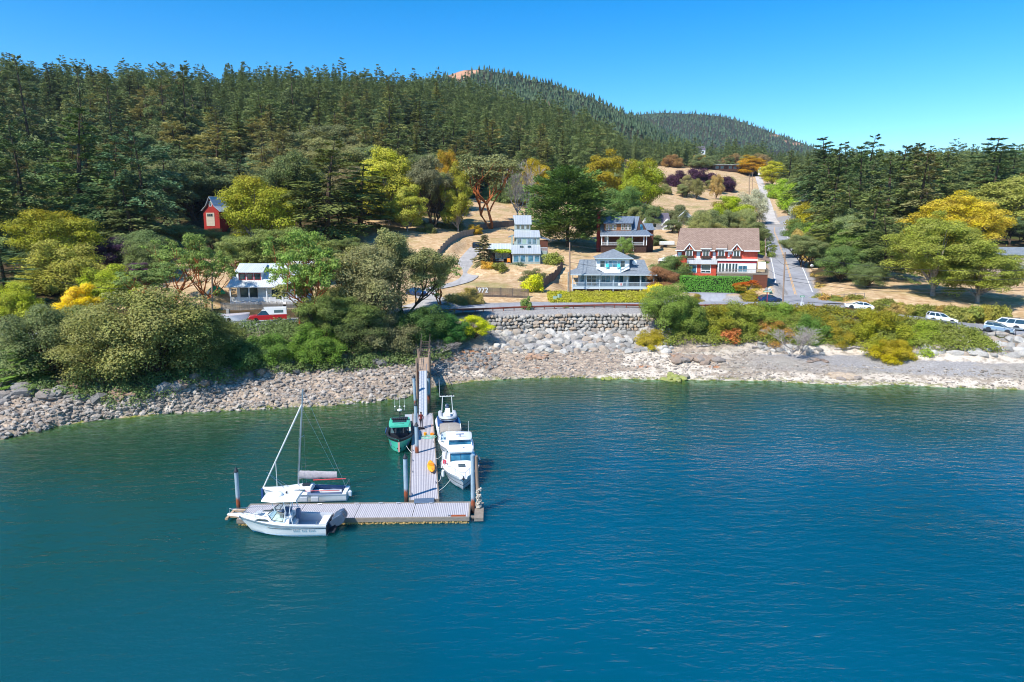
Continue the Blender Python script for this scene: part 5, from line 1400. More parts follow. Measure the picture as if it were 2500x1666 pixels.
def cleat(b, x, y, z, a=0):
 c, s = math.cos(a), math.sin(a)
 b.box((x, y, z + .05), (.12, .06, .1), rz=a); b.tube([(x - .17 * c, y - .17 * s, z + .1), (x + .17 * c, y + .17 * s, z + .1)], .025, 5)
def build_dock():
 FL, FR, BL, BR = PZ(577, 1270, ZD), PZ(1146, 1264, ZD), PZ(596, 1242, ZD), PZ(1139, 1225.6, ZD)
 d = (FR - FL); ang = math.atan2(d.y, d.x); L = d.length; W = 3.0
 t = thing('floating_dock', 'long ribbed floating dock lying crosswise in front of the boats', 'dock', ((FL.x + FR.x) / 2, (FL.y + FR.y) / 2, 0), ang)
 b = MB()
 n = 4
 for k in range(n):
  x0 = -L / 2 + L * k / n; b.bx(x0 + .02, x0 + L / n - .02, .12, W - .12, ZD - .06, ZD)
 b.build('deck', M_('dock_deck_x'), t, bevel=.01)
 b = MB(); b.bx(-L / 2, L / 2, 0, .115, ZD - .3, ZD + .05); b.bx(-L / 2, L / 2, W - .115, W, ZD - .3, ZD + .05); b.bx(L / 2 - .1, L / 2 + .02, .12, W - .12, ZD - .3, ZD + .03); b.bx(-L / 2 - .02, -L / 2 + .1, .12, W - .12, ZD - .3, ZD + .03)
 b.build('timber_rim', M_('wood_grey'), t, bevel=.02)
 b = MB(); r = random.Random(3)
 for k in range(7):
  x0 = -L / 2 + .1 + (L - .2) * k / 7; b.bx(x0, x0 + L / 7 - .05, .06, W - .06, -.35, ZD - .3)
 for k in range(260):
  b.ball((r.uniform(-L / 2, L / 2), .03, r.uniform(-.08, .1)), r.uniform(.04, .1), 6, 4)
 b.build('float_tank', M_('foam_growth'), t)
 for x, y in ((-7.4, .25), (-3.2, W - .25), (-.3, W - .25), (1.6, W - .25), (3.0, W - .22), (5.6, W - .25), (-1.6, .3), (7.2, .3)):
  b = MB(); cleat(b, x, y, ZD); b.build('cleat', M_('steel'), t)
 b = MB(); b.bx(L / 2 - 1.4, L / 2 - .3, .115, .5, ZD + .003, ZD + .02); b.build('rust_plate', M_('rust'), t)
 b = MB(); b.bx(-L / 2 - 1.0, -L / 2 - .02, 1.9, 2.2, ZD - .2, ZD - .05); b.bx(-L / 2 - .9, -L / 2 - .02, .9, 1.1, ZD - .2, ZD - .05); b.bx(-L / 2 - 1.05, -L / 2 - .85, .5, 2.3, ZD - .22, ZD - .08)
 b.build('end_frame', M_('wood_tan'), t)
 b = MB(); b.bx(L / 2 + .35, L / 2 + 1.05, .1, W + .1, ZD - .35, ZD - .08); b.bx(L / 2 + .02, L / 2 + .36, .4, .6, ZD - .25, ZD - .1); b.bx(L / 2 + .02, L / 2 + .36, W - .6, W - .4, ZD - .25, ZD - .1)
 b.build('pile_guide', M_('wood_grey'), t)
 # walkway floats
 A = PZ(1035.5, 1220, ZD); B = PZ(1032, 1010, ZD); dd = (B - A); dd.z = 0; a2 = math.atan2(dd.y, dd.x); L2 = dd.length
 global WALK_A, WALK_DIR, WALK_ANG
 WALK_A, WALK_DIR, WALK_ANG = A, dd.normalized(), a2
 t = thing('floating_walkway', 'ribbed floating walkway running from the crosswise dock to the gangway', 'dock', (A.x, A.y, 0), a2)
 w = 1.22
 b = MB()
 cuts = [0, 5.6, 11.2, 17.4, L2]
 for k in range(4): b.bx(cuts[k] + .02, cuts[k + 1] - .02, -w + .1, w - .1, ZD - .06, ZD)
 b.build('deck', M_('dock_deck'), t, bevel=.01)
 b = MB()
 for s in (-1, 1): b.bx(0, L2, s * w - (0 if s > 0 else 0) - (.1 if s > 0 else -0.0), s * w + (.0 if s > 0 else .1), ZD - .28, ZD + .045)
 b.bx(-.05, .02, -w, w, ZD - .25, ZD + .02); b.bx(L2, L2 + .08, -w, w, ZD - .25, ZD + .03)
 b.build('timber_rim', M_('wood_grey'), t, bevel=.015)
 b = MB(); b.bx(.05, L2 - .1, -w + .05, w - .05, -.35, ZD - .28); b.build('float_tank', M_('foam_growth'), t)
 b = MB(); b.bx(L2 - 7.5, L2 - .1, w + .02, w + .85, ZD - .25, ZD - .01); b.build('side_float', M_('grey_gel'), t, bevel=.02)
 for i, x in enumerate((1.2, 3.5, 6.5, 9.5, 12.5, 15, 18, 21)):
  b = MB(); cleat(b, x, (-1) ** i * (w - .2) if i % 3 else w - .2, ZD, 0); b.build('cleat', M_('steel'), t)
 # transition plate
 b = MB(); b.box((A.x + .05, A.y - .35, ZD + .06), (1.6, .95, .03), rz=a2 - PI / 2, rx=0)
 o = b.build('transition_plate', M_('alu'), bevel=.005); tag(o, 'grey steel plate bridging the walkway and the crosswise dock', 'plate')
 # gangway
 G0 = WALK_A + WALK_DIR * (L2 - .9); G0.z = ZD + .05; G1 = P(1032.5, 906, 87.0)
 gv = G1 - G0; Lg = gv.length; h = Vector((gv.x, gv.y, 0)); az = math.atan2(h.y, h.x); pit = math.atan2(gv.z, h.length)
 t = thing('gangway', 'sloping aluminium gangway with zigzag truss sides', 'gangway', G0, 0)
 t.rotation_euler = Euler((0, -pit, az))
 b = MB(); b.bx(0, Lg, -.45, .45, -.03, .03); b.bx(-.7, 0, -.43, .43, -.02, .02); b.build('deck', M_('grey_gel'), t)
 for s in (-1, 1):
  b = MB(); y = s * .5
  b.tube([(0, y, 1.05), (Lg, y, 1.05)], .035, 6); b.tube([(0, y, .55), (Lg, y, .55)], .022, 5); b.tube([(0, y, -.02), (Lg, y, -.02)], .05, 6)
  k = int(Lg / .62)
  for i in range(k):
   x = Lg * i / k; x2 = Lg * (i + 1) / k
   b.tube([(x, y, 0), ((x + x2) / 2, y, 1.05), (x2, y, 0)], .02, 4)
  b.tube([(0, y, 1.05), (-.5, y, .7), (-.6, y, 0)], .03, 5); b.tube([(Lg, y, 0), (Lg, y, 1.05)], .03, 5)
  b.build('truss_rail', M_('dark_trim' if s > 0 else 'alu'), t)
 # fixed pier on shore
 pz = G1.z; P0 = Vector((G1.x, G1.y, pz)); P1 = P(1035.5, 873, 96.5); P1.z = pz + .1
 hv = P1 - P0; La = Vector((hv.x, hv.y, 0)).length; aa = math.atan2(hv.y, hv.x)
 t = thing('shore_pier', 'narrow timber pier on posts joining the gangway to the wooded bank', 'pier', P0, aa)
 stripemat('pier_planks', '#b89f88', '#7a6654', .16, axis=1, rough=.85, width=.12, bump=.7, var=.18)
 b = MB(); b.bx(0, La, -.62, .62, -.08, 0); b.build('deck', M_('pier_planks'), t)
 b = MB()
 for y in (-.5, .5): b.bx(0, La, y - .06, y + .06, -.35, -.085)
 b.build('stringer', M_('wood_grey'), t)
 for x, y, r_, zt in ((.4, .82, .12, 1.6), (.4, -.82, .13, 2.1), (4.5, .82, .11, .3), (4.5, -.82, .11, .3), (La - .4, .82, .11, 1.3), (La - .4, -.82, .11, 1.3)):
  b = MB(); b.tube([(x, y, -4.2), (x, y, zt)], r_, 8); b.build('post', M_('wood_pole' if zt > 1 else 'rust'), t)
 for s in (-1, 1):
  b = MB(); b.tube([(.4, s * .66, .95), (La, s * .66, .95)], .045, 5); b.tube([(.4, s * .66, .5), (La, s * .66, .5)], .03, 5)
  for k in range(6): b.bx(.4 + k * (La - .5) / 5, .48 + k * (La - .5) / 5, s * .66 - .04, s * .66 + .04, 0, .95)
  b.build('handrail', M_('wood_pole'), t)
 # stairs up the bank behind the pier
 b = MB(); q = P1
 for k in range(7):
  b.box((q.x + .0, q.y + .25 + .36 * k, q.z + .1 + .28 * k), (1.2, .36, .08))
 for s in (-1, 1): b.tube([(q.x + s * .62, q.y, q.z + .95), (q.x + s * .62, q.y + 2.6, q.z + 2.9)], .05, 5); b.tube([(q.x + s * .62, q.y, q.z), (q.x + s * .62, q.y + 2.6, q.z + 2.0)], .08, 5)
 pmat('stair_wood', '#4c443c', .9, var=.3); o = b.build('bank_stairs', M_('stair_wood')); tag(o, 'dark timber stairs climbing the bank behind the pier', 'stairs')
 # piles
 def pile(px, py, z0, top_py, r, lab, mat='pile_steel', cap=True, Y=None, growth=False, px_top=None):
  p = PZ(px, py, z0) if Y is None else P(px, py, Y)
  b_ = _ray(px_top or px, top_py); ztop = CAM_Z + b_[1] * p.y
  xt = PX(px_top or px, p.y, ztop) if px_top else p.x
  t = thing('mooring_pile', lab, 'pile', (p.x, p.y, 0), 0, 'mooring piles of the dock')
  b = MB(); b.tube([(0, 0, -5), (0, 0, .2), (xt - p.x, 0, ztop - .1)], r, 14, r1=r * .93); b.build('shaft', M_(mat), t, smooth=40)
  if cap:
   b = MB(); b.lathe((xt - p.x, 0, ztop - .1), [(r * 1.12, -.06), (r * 1.12, .02), (r * .5, .22), (.02, .36)], 14); b.build('cone_cap', M_('dark_trim'), t)
  if growth:
   b = MB(); rr = random.Random(9)
   for k in range(190):
    a = rr.uniform(0, 2 * PI); z = rr.uniform(-.3, 2.0) ; b.ball((math.cos(a) * r * 1.05, math.sin(a) * r * 1.05, z), rr.uniform(.04, .11), 6, 4)
   b.build('barnacle_crust', M_('barnacle'), t)
  return t
 pile(583, 1250, 0, 1148, .16, 'rust-stained pile standing alone at the left end of the crosswise dock')
 pile(992, 1229, 0, 1115, .18, 'grey pile with rusty foot in the corner between crosswise dock and walkway')
 pile(1018, 1106, ZD, 1037, .19, 'nearest grey pile on the left edge of the walkway')
 pile(1016, 1050, ZD, 987, .19, 'middle grey pile on the left edge of the walkway')
 pile(1015, 1000, 0, 920, .19, 'farthest pale pile beside the foot of the gangway', px_top=1010)
 pile(1047, 985, 0, 920, .22, 'thick pale blue pile on the right of the gangway')
 pile(1155, 1252, 0, 1108, .17, 'left one of the two close piles at the right end of the crosswise dock', mat='pile_steel', cap=False)
 pile(1169, 1251, 0, 1111, .16, 'barnacled wooden pile, right one of the two at the dock end', mat='wood_pole', cap=False, growth=True, px_top=1162)

# ------------------------------------------------------------------ hull builder (local +X = bow, z=0 waterline)
class Hull:
 def __init__(s, L, B, zs, zb, flare=.12, fine=2.4, chine=.12, rake=.9, full=.42, tb=.9):
  s.L, s.B, s.zs, s.zb, s.fl, s.fine, s.ch, s.rake, s.full, s.tb = L, B, zs, zb, flare, fine, chine, rake, full, tb
 def hb(s, t):
  k = max(0, (t - s.full) / (1 - s.full)); base = s.tb + (1 - s.tb) * min(1, t / s.full)
  return s.B / 2 * base * max(0, 1 - k ** s.fine)
 def z(s, t): return s.zs + (s.zb - s.zs) * t ** 2.0
 def pt(s, t, u, side=1):
  """u: 0 keel, .4 chine, 1 sheer"""
  hb = s.hb(t); zt = s.z(t)
  kx = -s.L / 2 + (s.L - s.rake) * t; dx = s.rake * t ** 4
  zk = -.45 + .35 * t ** 5; zc = s.ch - .1 + .2 * t ** 3
  if u <= .4:
   k = u / .4; y = hb * (.84 - .22 * t * t) * k; z = zk + (zc - zk) * k
   x = kx + dx * .35 * max(0, (z - zk)) / (zt - zk)
  else:
   k = (u - .4) / .6; y0 = hb * (.84 - .22 * t * t); y = y0 + (hb - y0) * (k ** (1 + 1.2 * t)); z = zc + (zt - zc) * k
   x = kx
  x = kx + dx * ((z - zk) / (zt - zk)) ** 1.1
  return Vector((x, y * side, z))
 def shell(s, name, mat, par, bottom=None, n=22, um=9, mats=None):
  b = MB(); us = [i / (um - 1) for i in range(um)]
  for side in (1, -1):
   secs = [[s.pt(i / n, u, side) for u in us] for i in range(n + 1)]
   b.loft(secs, cap=False)
  tr = [s.pt(0, u, 1) for u in us] + [s.pt(0, u, -1) for u in reversed(us)][:-1]
  b.poly(tr)
  return b.build(name, mat, par, smooth=35)
 def strip(s, name, mat, par, u0, u1, off=.012, t0=0, t1=1, n=22):
  b = MB()
  for side in (1, -1):
   secs = []
   for i in range(n + 1):
    t = t0 + (t1 - t0) * i / n
    secs.append([s.pt(t, u0, side) + Vector((off * .5 if t > .95 else 0, off * side, 0)), s.pt(t, u1, side) + Vector((off * .5 if t > .95 else 0, off * side, 0))])
   b.loft(secs, cap=False)
  return b.build(name, mat, par, smooth=35)
 def strip_z(s, name, mat, par, z0, z1, off=.012, t0=0, t1=1, n=24):
  b = MB()
  def at(t, z, side):
   lo, hi = 0, 1
   for _ in range(18):
    m = (lo + hi) / 2
    if s.pt(t, m, side).z < z: lo = m
    else: hi = m
   p = s.pt(t, lo, side); p.y += off * side; return p
  for side in (1, -1):
   b.loft([[at(t0 + (t1 - t0) * i / n, z0, side), at(t0 + (t1 - t0) * i / n, z1, side)] for i in range(n + 1)], cap=False)
  return b.build(name, mat, par, smooth=35)
 def deck(s, name, mat, par, t0, t1, camber=.06, dz=-.01, inset=0.0, n=14):
  b = MB(); secs = []
  for i in range(n + 1):
   t = t0 + (t1 - t0) * i / n; p = s.pt(t, 1, 1); w = max(0, p.y - inset)
   secs.append([Vector((p.x, w * k, p.z + dz + camber * (1 - k * k))) for k in (1, .6, .2, -.2, -.6, -1)])
  b.loft(secs, cap=False); return b.build(name, mat, par, smooth=50)
 def inner(s, t, z):
  lo, hi = 0, 1
  for _ in range(16):
   m = (lo + hi) / 2
   if s.pt(t, m).z < z: lo = m
   else: hi = m
  return max(0, s.pt(t, lo).y - .05)
 def cockpit(s, name, mat, par, t0, t1, floor, cap=.2, n=12):
  """gunwale cap + inner walls + floor"""
  b = MB()
  for side in (1, -1):
   secs = []
   for i in range(n + 1):
    t = t0 + (t1 - t0) * i / n; p = s.pt(t, 1, side); q = Vector((p.x, p.y - side * min(cap, abs(p.y)), p.z + .02))
    secs.append([p + Vector((0, 0, .0)), p + Vector((0, -side * .03, .04)), q + Vector((0, 0, .02)), Vector((q.x, side * min(abs(q.y), s.inner(t, floor)), floor))])
   b.loft(secs, cap=False)
  secs = []
  for i in range(n + 1):
   t = t0 + (t1 - t0) * i / n; p = s.pt(t, 1, 1); y = min(p.y - min(cap, p.y), s.inner(t, floor)); secs.append([Vector((p.x, y, floor)), Vector((p.x, -y, floor))])
  b.loft(secs, cap=False)
  return b.build(name, mat, par, smooth=35)
def outboard(par, x, y, z, mat='outboard_grey', tilt=.95, sc=1.0):
 m = MB(); T0 = Matrix.Translation((x, y, z)) @ Euler((0, -tilt, 0)).to_matrix().to_4x4() @ Matrix.Scale(sc, 4)
 m.M = T0
 m.loft([[Vector((-.42 * k, -.2 * w, zz)), Vector((-.42 * k, .2 * w, zz)), Vector((.12 * k, .24 * w, zz)), Vector((.2 * k, 0, zz)), Vector((.12 * k, -.24 * w, zz))] for zz, k, w in ((.0, .8, .9), (.15, 1, 1), (.45, 1.0, 1), (.62, .8, .8), (.68, .5, .5))], close=True)
 o = m.build('outboard_engine', M_(mat), par, smooth=40, bevel=.02)
 m = MB(); m.M = T0; m.box((-.12, 0, -.35), (.26, .14, .75), taper=1.1); m.box((-.18, 0, -.85), (.42, .1, .35)); m.box((-.16, 0, -.66), (.5, .26, .03)); m.build('lower_unit', M_(mat), o)
 m = MB(); m.M = T0; m.lathe((-.5, 0, -.86), [(.05, -.12), (.06, 0), (.03, .12)], 8, axis='x')
 for k in range(3):
  a = k * 2 * PI / 3; m.box((-.5, .12 * math.cos(a), -.86 + .12 * math.sin(a)), (.03, .16 if abs(math.cos(a)) > .6 else .1, .1), rx=a)
 m.build('propeller', M_('steel'), o)
 return o
def rail(par, pts, h, mat='steel', r=.018, posts=None, name='rail'):
 b = MB(); up = Vector((0, 0, h)); pts = [Vector(p) for p in pts]
 b.tube([p + up for p in pts], r, 5)
 for p in (pts if posts is None else posts): b.tube([p, Vector(p) + up], r * .85, 4)
 return b.build(name, M_(mat), par)
HEAD = None
def build_boats():
 ang = math.atan2(-WALK_DIR.y, -WALK_DIR.x)
 # ---- A: white fishing boat in front of the dock (bow to the left)
 p = PZ(690, 1302, 0)
 t = thing('fishing_boat', 'white walkaround fishing boat with hardtop and tilted outboard, moored before the crosswise dock', 'boat', (p.x, p.y + .35, 0), PI - R(-1.5))
 H = Hull(6.75, 2.55, .88, 1.30, rake=1.15, fine=2.5, full=.45)
 H.shell('hull', M_('white_gel'), t)
 H.strip_z('bottom_paint', M_('blue_bottom'), t, -.2, .13, .014)
 H.strip_z('rub_stripe', M_('dark_trim'), t, .66, .70, .018, 0, .72); H.strip('rub_rail', M_('grey_gel'), t, .90, .955, .03)
 H.deck('foredeck', M_('white_gel'), t, .50, .998, .16)
 H.cockpit('cockpit', M_('grey_gel'), t, .0, .50, .32, .24)
 # cabin trunk
 b = MB(); secs = []
 for k in range(9):
  tt = .47 + .36 * k / 8; q = H.pt(tt, 1, 1); w = q.y * (.78 - .02 * k); hh = .34 * (1 - (k / 8) ** 2.2) + .06
  secs.append([Vector((q.x, w, q.z)), Vector((q.x, w * .86, q.z + hh * .8)), Vector((q.x, w * .5, q.z + hh)), Vector((q.x, -w * .5, q.z + hh)), Vector((q.x, -w * .86, q.z + hh * .8)), Vector((q.x, -w, q.z))])
 b.loft(secs); cab = b.build('cabin', M_('white_gel'), t, smooth=40)
 for s in (1, -1):
  b = MB(); x0 = 1.35; b.poly([(x0 - .55, s * .93, 1.16), (x0 + .55, s * .80, 1.22), (x0 + .2, s * .82, 1.33), (x0 - .5, s * .90, 1.30)], .02); b.build('window', M_('glass_dark'), cab)
 b = MB(); b.box((1.75, 0, 1.5), (.45, .45, .05)); b.build('hatch', M_('grey_gel'), cab, bevel=.01)
 # windshield
 def wpt(x, y, z): return Vector((x, y, z))
 lo = [wpt(-.25, 1.0, 1.17), wpt(.55, .93, 1.28), wpt(.98, .45, 1.5), wpt(.98, -.45, 1.5), wpt(.55, -.93, 1.28), wpt(-.25, -1.0, 1.17)]
 hi = [wpt(-.35, .88, 1.78), wpt(.15, .82, 1.86), wpt(.42, .4, 1.94), wpt(.42, -.4, 1.94), wpt(.15, -.82, 1.86), wpt(-.35, -.88, 1.78)]
 b = MB(); b.loft([lo, hi], cap=False); b.build('windshield', M_('clear_glass'), t)
 b = MB()
 for a_, c_ in zip(lo, hi): b.tube([a_, c_], .022, 5)
 b.tube(hi, .022, 5); b.tube(lo, .022, 5); b.build('windshield_frame', M_('dark_trim'), t)
 # hardtop
 b = MB(); secs = []
 for k in range(9):
  x = -1.25 + 2.5 * k / 8; w = 1.08 * (1 - .22 * (k / 8) ** 3) * (1 - .1 * (1 - k / 8) ** 4); z = 2.72 - .05 * abs(k / 8 - .4)
  secs.append([Vector((x, w, z - .04)), Vector((x, w * .92, z + .05)), Vector((x, 0, z + .12)), Vector((x, -w * .92, z + .05)), Vector((x, -w, z - .04)), Vector((x, -w * .9, z - .09)), Vector((x, w * .9, z - .09))])
 b.loft(secs, close=True); ht = b.build('hardtop', M_('white_gel'), t, smooth=40)
 b = MB(); b.lathe((.2, .1, 2.83), [(.3, 0), (.3, .1), (.22, .2), (.02, .24)], 16); b.build('radar_dome', M_('white_gel'), ht, smooth=50)
 b = MB(); b.box((-.25, -.25, 2.9), (.1, .16, .12)); b.cyl((-.25, -.25, 2.8), (-.25, -.25, 2.95), .03); b.build('light_bar', M_('dark_trim'), ht)
 b = MB()
 for s in (1, -1):
  b.tube([(-.95, s * .95, .95), (-.75, s * .9, 1.9), (-.9, s * .88, 2.65)], .03, 6); b.tube([(-.35, s * .95, 1.1), (-.45, s * .9, 1.9), (-.35, s * .88, 2.65)], .03, 6)
  b.tube([(-.95, s * .93, 1.5), (-.4, s * .93, 1.5)], .02, 5); b.tube([(.35, s * .75, 1.9), (.6, s * .7, 2.66)], .025, 5)
 b.build('hardtop_post', M_('white_gel'), t)
 b = MB(); b.box((-.2, .45, 1.2), (.5, .5, .9)); b.box((-.2, -.45, 1.2), (.5, .5, .9)); b.box((-.05, .45, 1.7), (.15, .45, .25)); b.build('helm_seat', M_('blue_grey'), t, bevel=.05)
 b = MB(); b.bx(-.95, -.55, -.5, .5, .32, .85); b.bx(-2.2, -1.2, .78, .95, .55, .72); b.build('bait_box', M_('white_gel'), t, bevel=.03)
 b = MB(); b.bx(-3.3, -2.75, -.9, .9, .32, .86); b.build('stern_bench', M_('white_gel'), t, bevel=.04)
 b = MB(); b.bx(-3.9, -3.34, -.85, .85, .18, .3); b.bx(-3.42, -3.34, -1.12, 1.12, .1, .86); b.build('transom_platform', M_('dark_trim'), t, bevel=.03)
 outboard(t, -3.72, .3, .95, tilt=1.0, sc=1.25); outboard(t, -3.72, -.42, .95, tilt=1.0, sc=1.25)
 b = MB(); b.loft([[(3.1, .3, 1.28), (3.1, -.3, 1.28), (3.1, -.25, 1.38), (3.1, .25, 1.38)], [(4.05, .14, 1.34), (4.05, -.14, 1.34), (4.05, -.12, 1.41), (4.05, .12, 1.41)]], close=True); b.build('bow_pulpit', M_('white_gel'), t, bevel=.02)
 rail(t, [H.pt(.66, 1, 1) + Vector((0, -.08, .05)), H.pt(.82, 1, 1) + Vector((0, -.05, .05)), H.pt(.94, 1, 1) + Vector((0, 0, .05)), Vector((3.9, 0, 1.36)), H.pt(.94, 1, -1) + Vector((0, 0, .05)), H.pt(.82, 1, -1) + Vector((0, .05, .05)), H.pt(.66, 1, -1) + Vector((0, .08, .05))], .42, name='bow_rail')
 for x, y in ((-1.2, 1.05), (-2.6, 1.05)):
  b = MB(); b.cyl((x, y, .9), (x - .15, y, 1.25), .02); b.build('rod_holder', M_('steel'), t)
 b = MB(); b.box((-1.05, -.2, 1.3), (.3, .35, .75)); b.build('leaning_post', M_('blue_grey'), t, bevel=.06)
 b = MB(); rr = random.Random(8); x = -1.0
 for k in range(11):
  if k in (4, 7): x -= .12
  q = H.pt((x + 3.375) / 6.2, .78, 1); b.box((x, q.y + .035, q.z), (.07, .01, .11)); x -= .125
 b.build('registration_marks', M_('grey_gel'), t)
 # ---- B: sailboat behind the dock
 p = PZ(740, 1226, 0)
 t = thing('sailboat', 'small white sailboat with grey sail cover, moored behind the crosswise dock', 'sailboat', (p.x, p.y + .75, 0), PI + R(1.5))
 H = Hull(7.0, 2.3, .72, .92, rake=.45, fine=2.0, full=.5, tb=.78)
 H.shell('hull', M_('white_gel'), t); H.strip_z('boot_stripe', M_('blue_grey'), t, -.15, .06, .012); H.strip('sheer_stripe', M_('grey_gel'), t, .9, .95, .014)
 H.deck('foredeck', M_('white_gel'), t, .47, .998, .14); H.cockpit('cockpit', M_('blue_grey'), t, .05, .47, .25, .34)
 H.deck('aft_deck', M_('white_gel'), t, 0, .05, .02)
 b = MB(); secs = []
 for k in range(9):
  tt = .44 + .36 * k / 8; q = H.pt(tt, 1, 1); w = q.y * .68; hh = .36 * (1 - (k / 8) ** 1.6) + .05
  secs.append([Vector((q.x, w, q.z)), Vector((q.x, w * .85, q.z + hh * .85)), Vector((q.x, 0, q.z + hh * 1.05)), Vector((q.x, -w * .85, q.z + hh * .85)), Vector((q.x, -w, q.z))])
 b.loft(secs); cab = b.build('cabin', M_('white_gel'), t, smooth=40)
 for s in (1, -1):
  b = MB(); b.poly([(-.25, s * .80, .93), (.75, s * .76, .96), (.62, s * .73, 1.06), (-.2, s * .76, 1.08)], .02); b.build('window', M_('glass_dark'), cab)
 b = MB(); b.box((-.1, 0, 1.24), (.6, .55, .06)); b.build('companion_hatch', M_('dark_trim'), cab)
 b = MB()
 for s in (1, -1): b.bx(-2.9, -.4, s * .52 - .16, s * .52 + .16, .25, .55)
 b.build('cockpit_bench', M_('white_gel'), t, bevel=.03)
 mz0, mz1 = 1.2, 9.3; rake = -.75
 mast = MB(); mast.tube([(.55, 0, mz0), (.55 + rake * .5, 0, (mz0 + mz1) / 2), (.55 + rake, 0, mz1)], .06, 8); mast = mast.build('mast', M_('alu'), t, smooth=40)
 b = MB(); b.tube([(.1, .75, 5.2), (.28, 0, 5.15), (.1, -.75, 5.2)], .022, 5); b.build('spreader', M_('alu'), mast)
 b = MB(); b.tube([(-.3, 0, mz1), (.1, 0, mz1 + .12)], .012, 4); b.tube([(-.1, 0, mz1), (-.1, 0, mz1 + .35)], .01, 4); b.build('wind_vane', M_('dark_trim'), mast)
 b = MB(); b.tube([(3.45, 0, .95), (.55 + rake * .82, 0, mz0 + (mz1 - mz0) * .84)], [.05, .075, ], 7); b.build('furled_jib', M_('rope_white'), t)
 b = MB()
 b.tube([(-.2, 0, mz1), (-3.35, 0, .95)], .012, 4); b.tube([(0, 0, mz1 - 1.4), (-2.55, 0, 2.25)], .008, 4)
 for s in (1, -1): b.tube([(.2, s * 1.05, .8), (.1, s * .75, 5.2), (-.05, 0, mz0 + (mz1 - mz0) * .84)], .01, 4); b.tube([(.45, s * .9, .85), (.3, 0, 5.1)], .01, 4)
 b.tube([(3.1, 0, 2.3), (1.3, .1, 1.1)], .012, 4); b.tube([(3.1, 0, 2.3), (1.9, -.3, 1.0)], .012, 4); b.tube([(3.05, 0, 2.3), (1.6, .3, 1.0)], .012, 4)
 b.build('standing_rigging', M_('steel'), t)
 b = MB(); b.tube([(.5, 0, 2.0), (-2.65, 0, 2.05)], .05, 7); bm_ = b.build('boom', M_('alu'), t)
 b = MB(); secs = []
 rr = random.Random(2)
 for k in range(13):
  x = .45 - 3.1 * k / 12; top = 2.42 - .1 * (k / 12); hw = .13 - .04 * k / 12; bot = 1.78 - rr.uniform(0, .12)
  secs.append([Vector((x, hw * math.sin(a) * (1.2 if math.cos(a) < 0 else .9), (top + bot) / 2 + (top - bot) / 2 * math.cos(a) + rr.uniform(-.02, .02))) for a in [2 * PI * j / 10 for j in range(10)]])
 b.loft(secs, close=True); b.build('sail_cover', M_('grey_canvas'), bm_, smooth=60)
 b = MB(); b.tube([(-.7, .1, 1.62), (-3.4, .1, 1.72)], .05, 6); b.tube([(-.2, .86, .98), (-3.0, .8, 1.0)], .035, 5); b.build('red_spar', M_('red_paint'), t)
 rail(t, [(-3.35, .75, .74), (-3.5, .7, .74), (-3.5, -.7, .74), (-3.35, -.75, .74)], .62, name='stern_rail')
 b = MB(); b.tube([(2.3, 0, .98), (2.3, 0, 3.2)], .025, 6); b.build('whisker_pole', M_('rope_white'), t)
 for x in (-.2, -1.1):
  b = MB(); b.box((x, 1.28, .45), (.62, .14, .42)); b.build('fender_board', M_('grey_gel'), t, bevel=.05)
 b = MB(); b.lathe((-3.75, .35, .55), [(.02, -.25), (.14, -.2), (.15, .15), (.08, .25)], 10); b.build('outboard_cover', M_('white_gel'), t)
 b = MB(); b.bx(3.45, 3.62, -.08, .08, -.2, .9); b.build('stem_band', M_('dark_blue'), t)
 # ---- C: teal boat left of walkway
 p = PZ(973, 1062, 0)
 p = PZ(978, 1109, 0); c = p - WALK_DIR * -3.9
 t = thing('cabin_boat', 'teal aluminium cabin boat with black foredeck and searchlight roof, left of the walkway', 'boat', (c.x - .15, c.y, 0), ang)
 H = Hull(7.8, 2.8, 1.1, 1.45, rake=.3, fine=3.2, full=.5, chine=.0)
 H.shell('hull', M_('teal_paint'), t); H.strip_z('bottom_paint', M_('dark_trim'), t, -.25, -.02, .014); H.strip('gunwale_fender', M_('dark_rubber'), t, .90, 1.0, .05)
 H.cockpit('well_deck', M_('dark_trim'), t, .0, .96, .35, .22)
 b = MB(); b.bx(-1.2, 1.15, -.92, .92, .36, 1.35); b.build('cabin', M_('dark_trim'), t, bevel=.04)
 b = MB(); secs = [[Vector((x, w * .92, z0)), Vector((x, w, z0 + .02)), Vector((x2, w * .85, z1)), Vector((x2, -w * .85, z1)), Vector((x, -w, z0 + .02))] for x, x2, w, z0, z1 in ()]
 lo = [Vector(q) for q in ((-1.2, .93, 1.36), (1.0, .93, 1.36), (1.25, .5, 1.36), (1.25, -.5, 1.36), (1.0, -.93, 1.36), (-1.2, -.93, 1.36))]
 hi = [Vector(q) for q in ((-1.2, .86, 2.08), (.85, .86, 2.12), (1.5, .5, 2.12), (1.5, -.5, 2.12), (.85, -.86, 2.12), (-1.2, -.86, 2.08))]
 b = MB(); b.loft([lo, hi], close=True, cap=False); win = b.build('windshield', M_('glass_dark'), t)
 b = MB()
 for a_, c_ in zip(lo, hi): b.tube([a_, c_], .035, 5)
 b.build('pillar', M_('dark_trim'), win)
 b = MB(); secs = []
 for k in range(9):
  x = -1.5 + 3.3 * k / 8; w = 1.12 * (1 - .14 * (k / 8) ** 4 - .1 * (1 - k / 8) ** 4)
  z = 2.14 + .02 * k / 8
  secs.append([Vector((x, w, z)), Vector((x, w * .96, z + .1)), Vector((x, w * .7, z + .17)), Vector((x, -w * .7, z + .17)), Vector((x, -w * .96, z + .1)), Vector((x, -w, z)), Vector((x, -w * .9, z - .04)), Vector((x, w * .9, z - .04))])
 b.loft(secs, close=True); rf = b.build('roof', M_('teal_paint'), t, smooth=35)
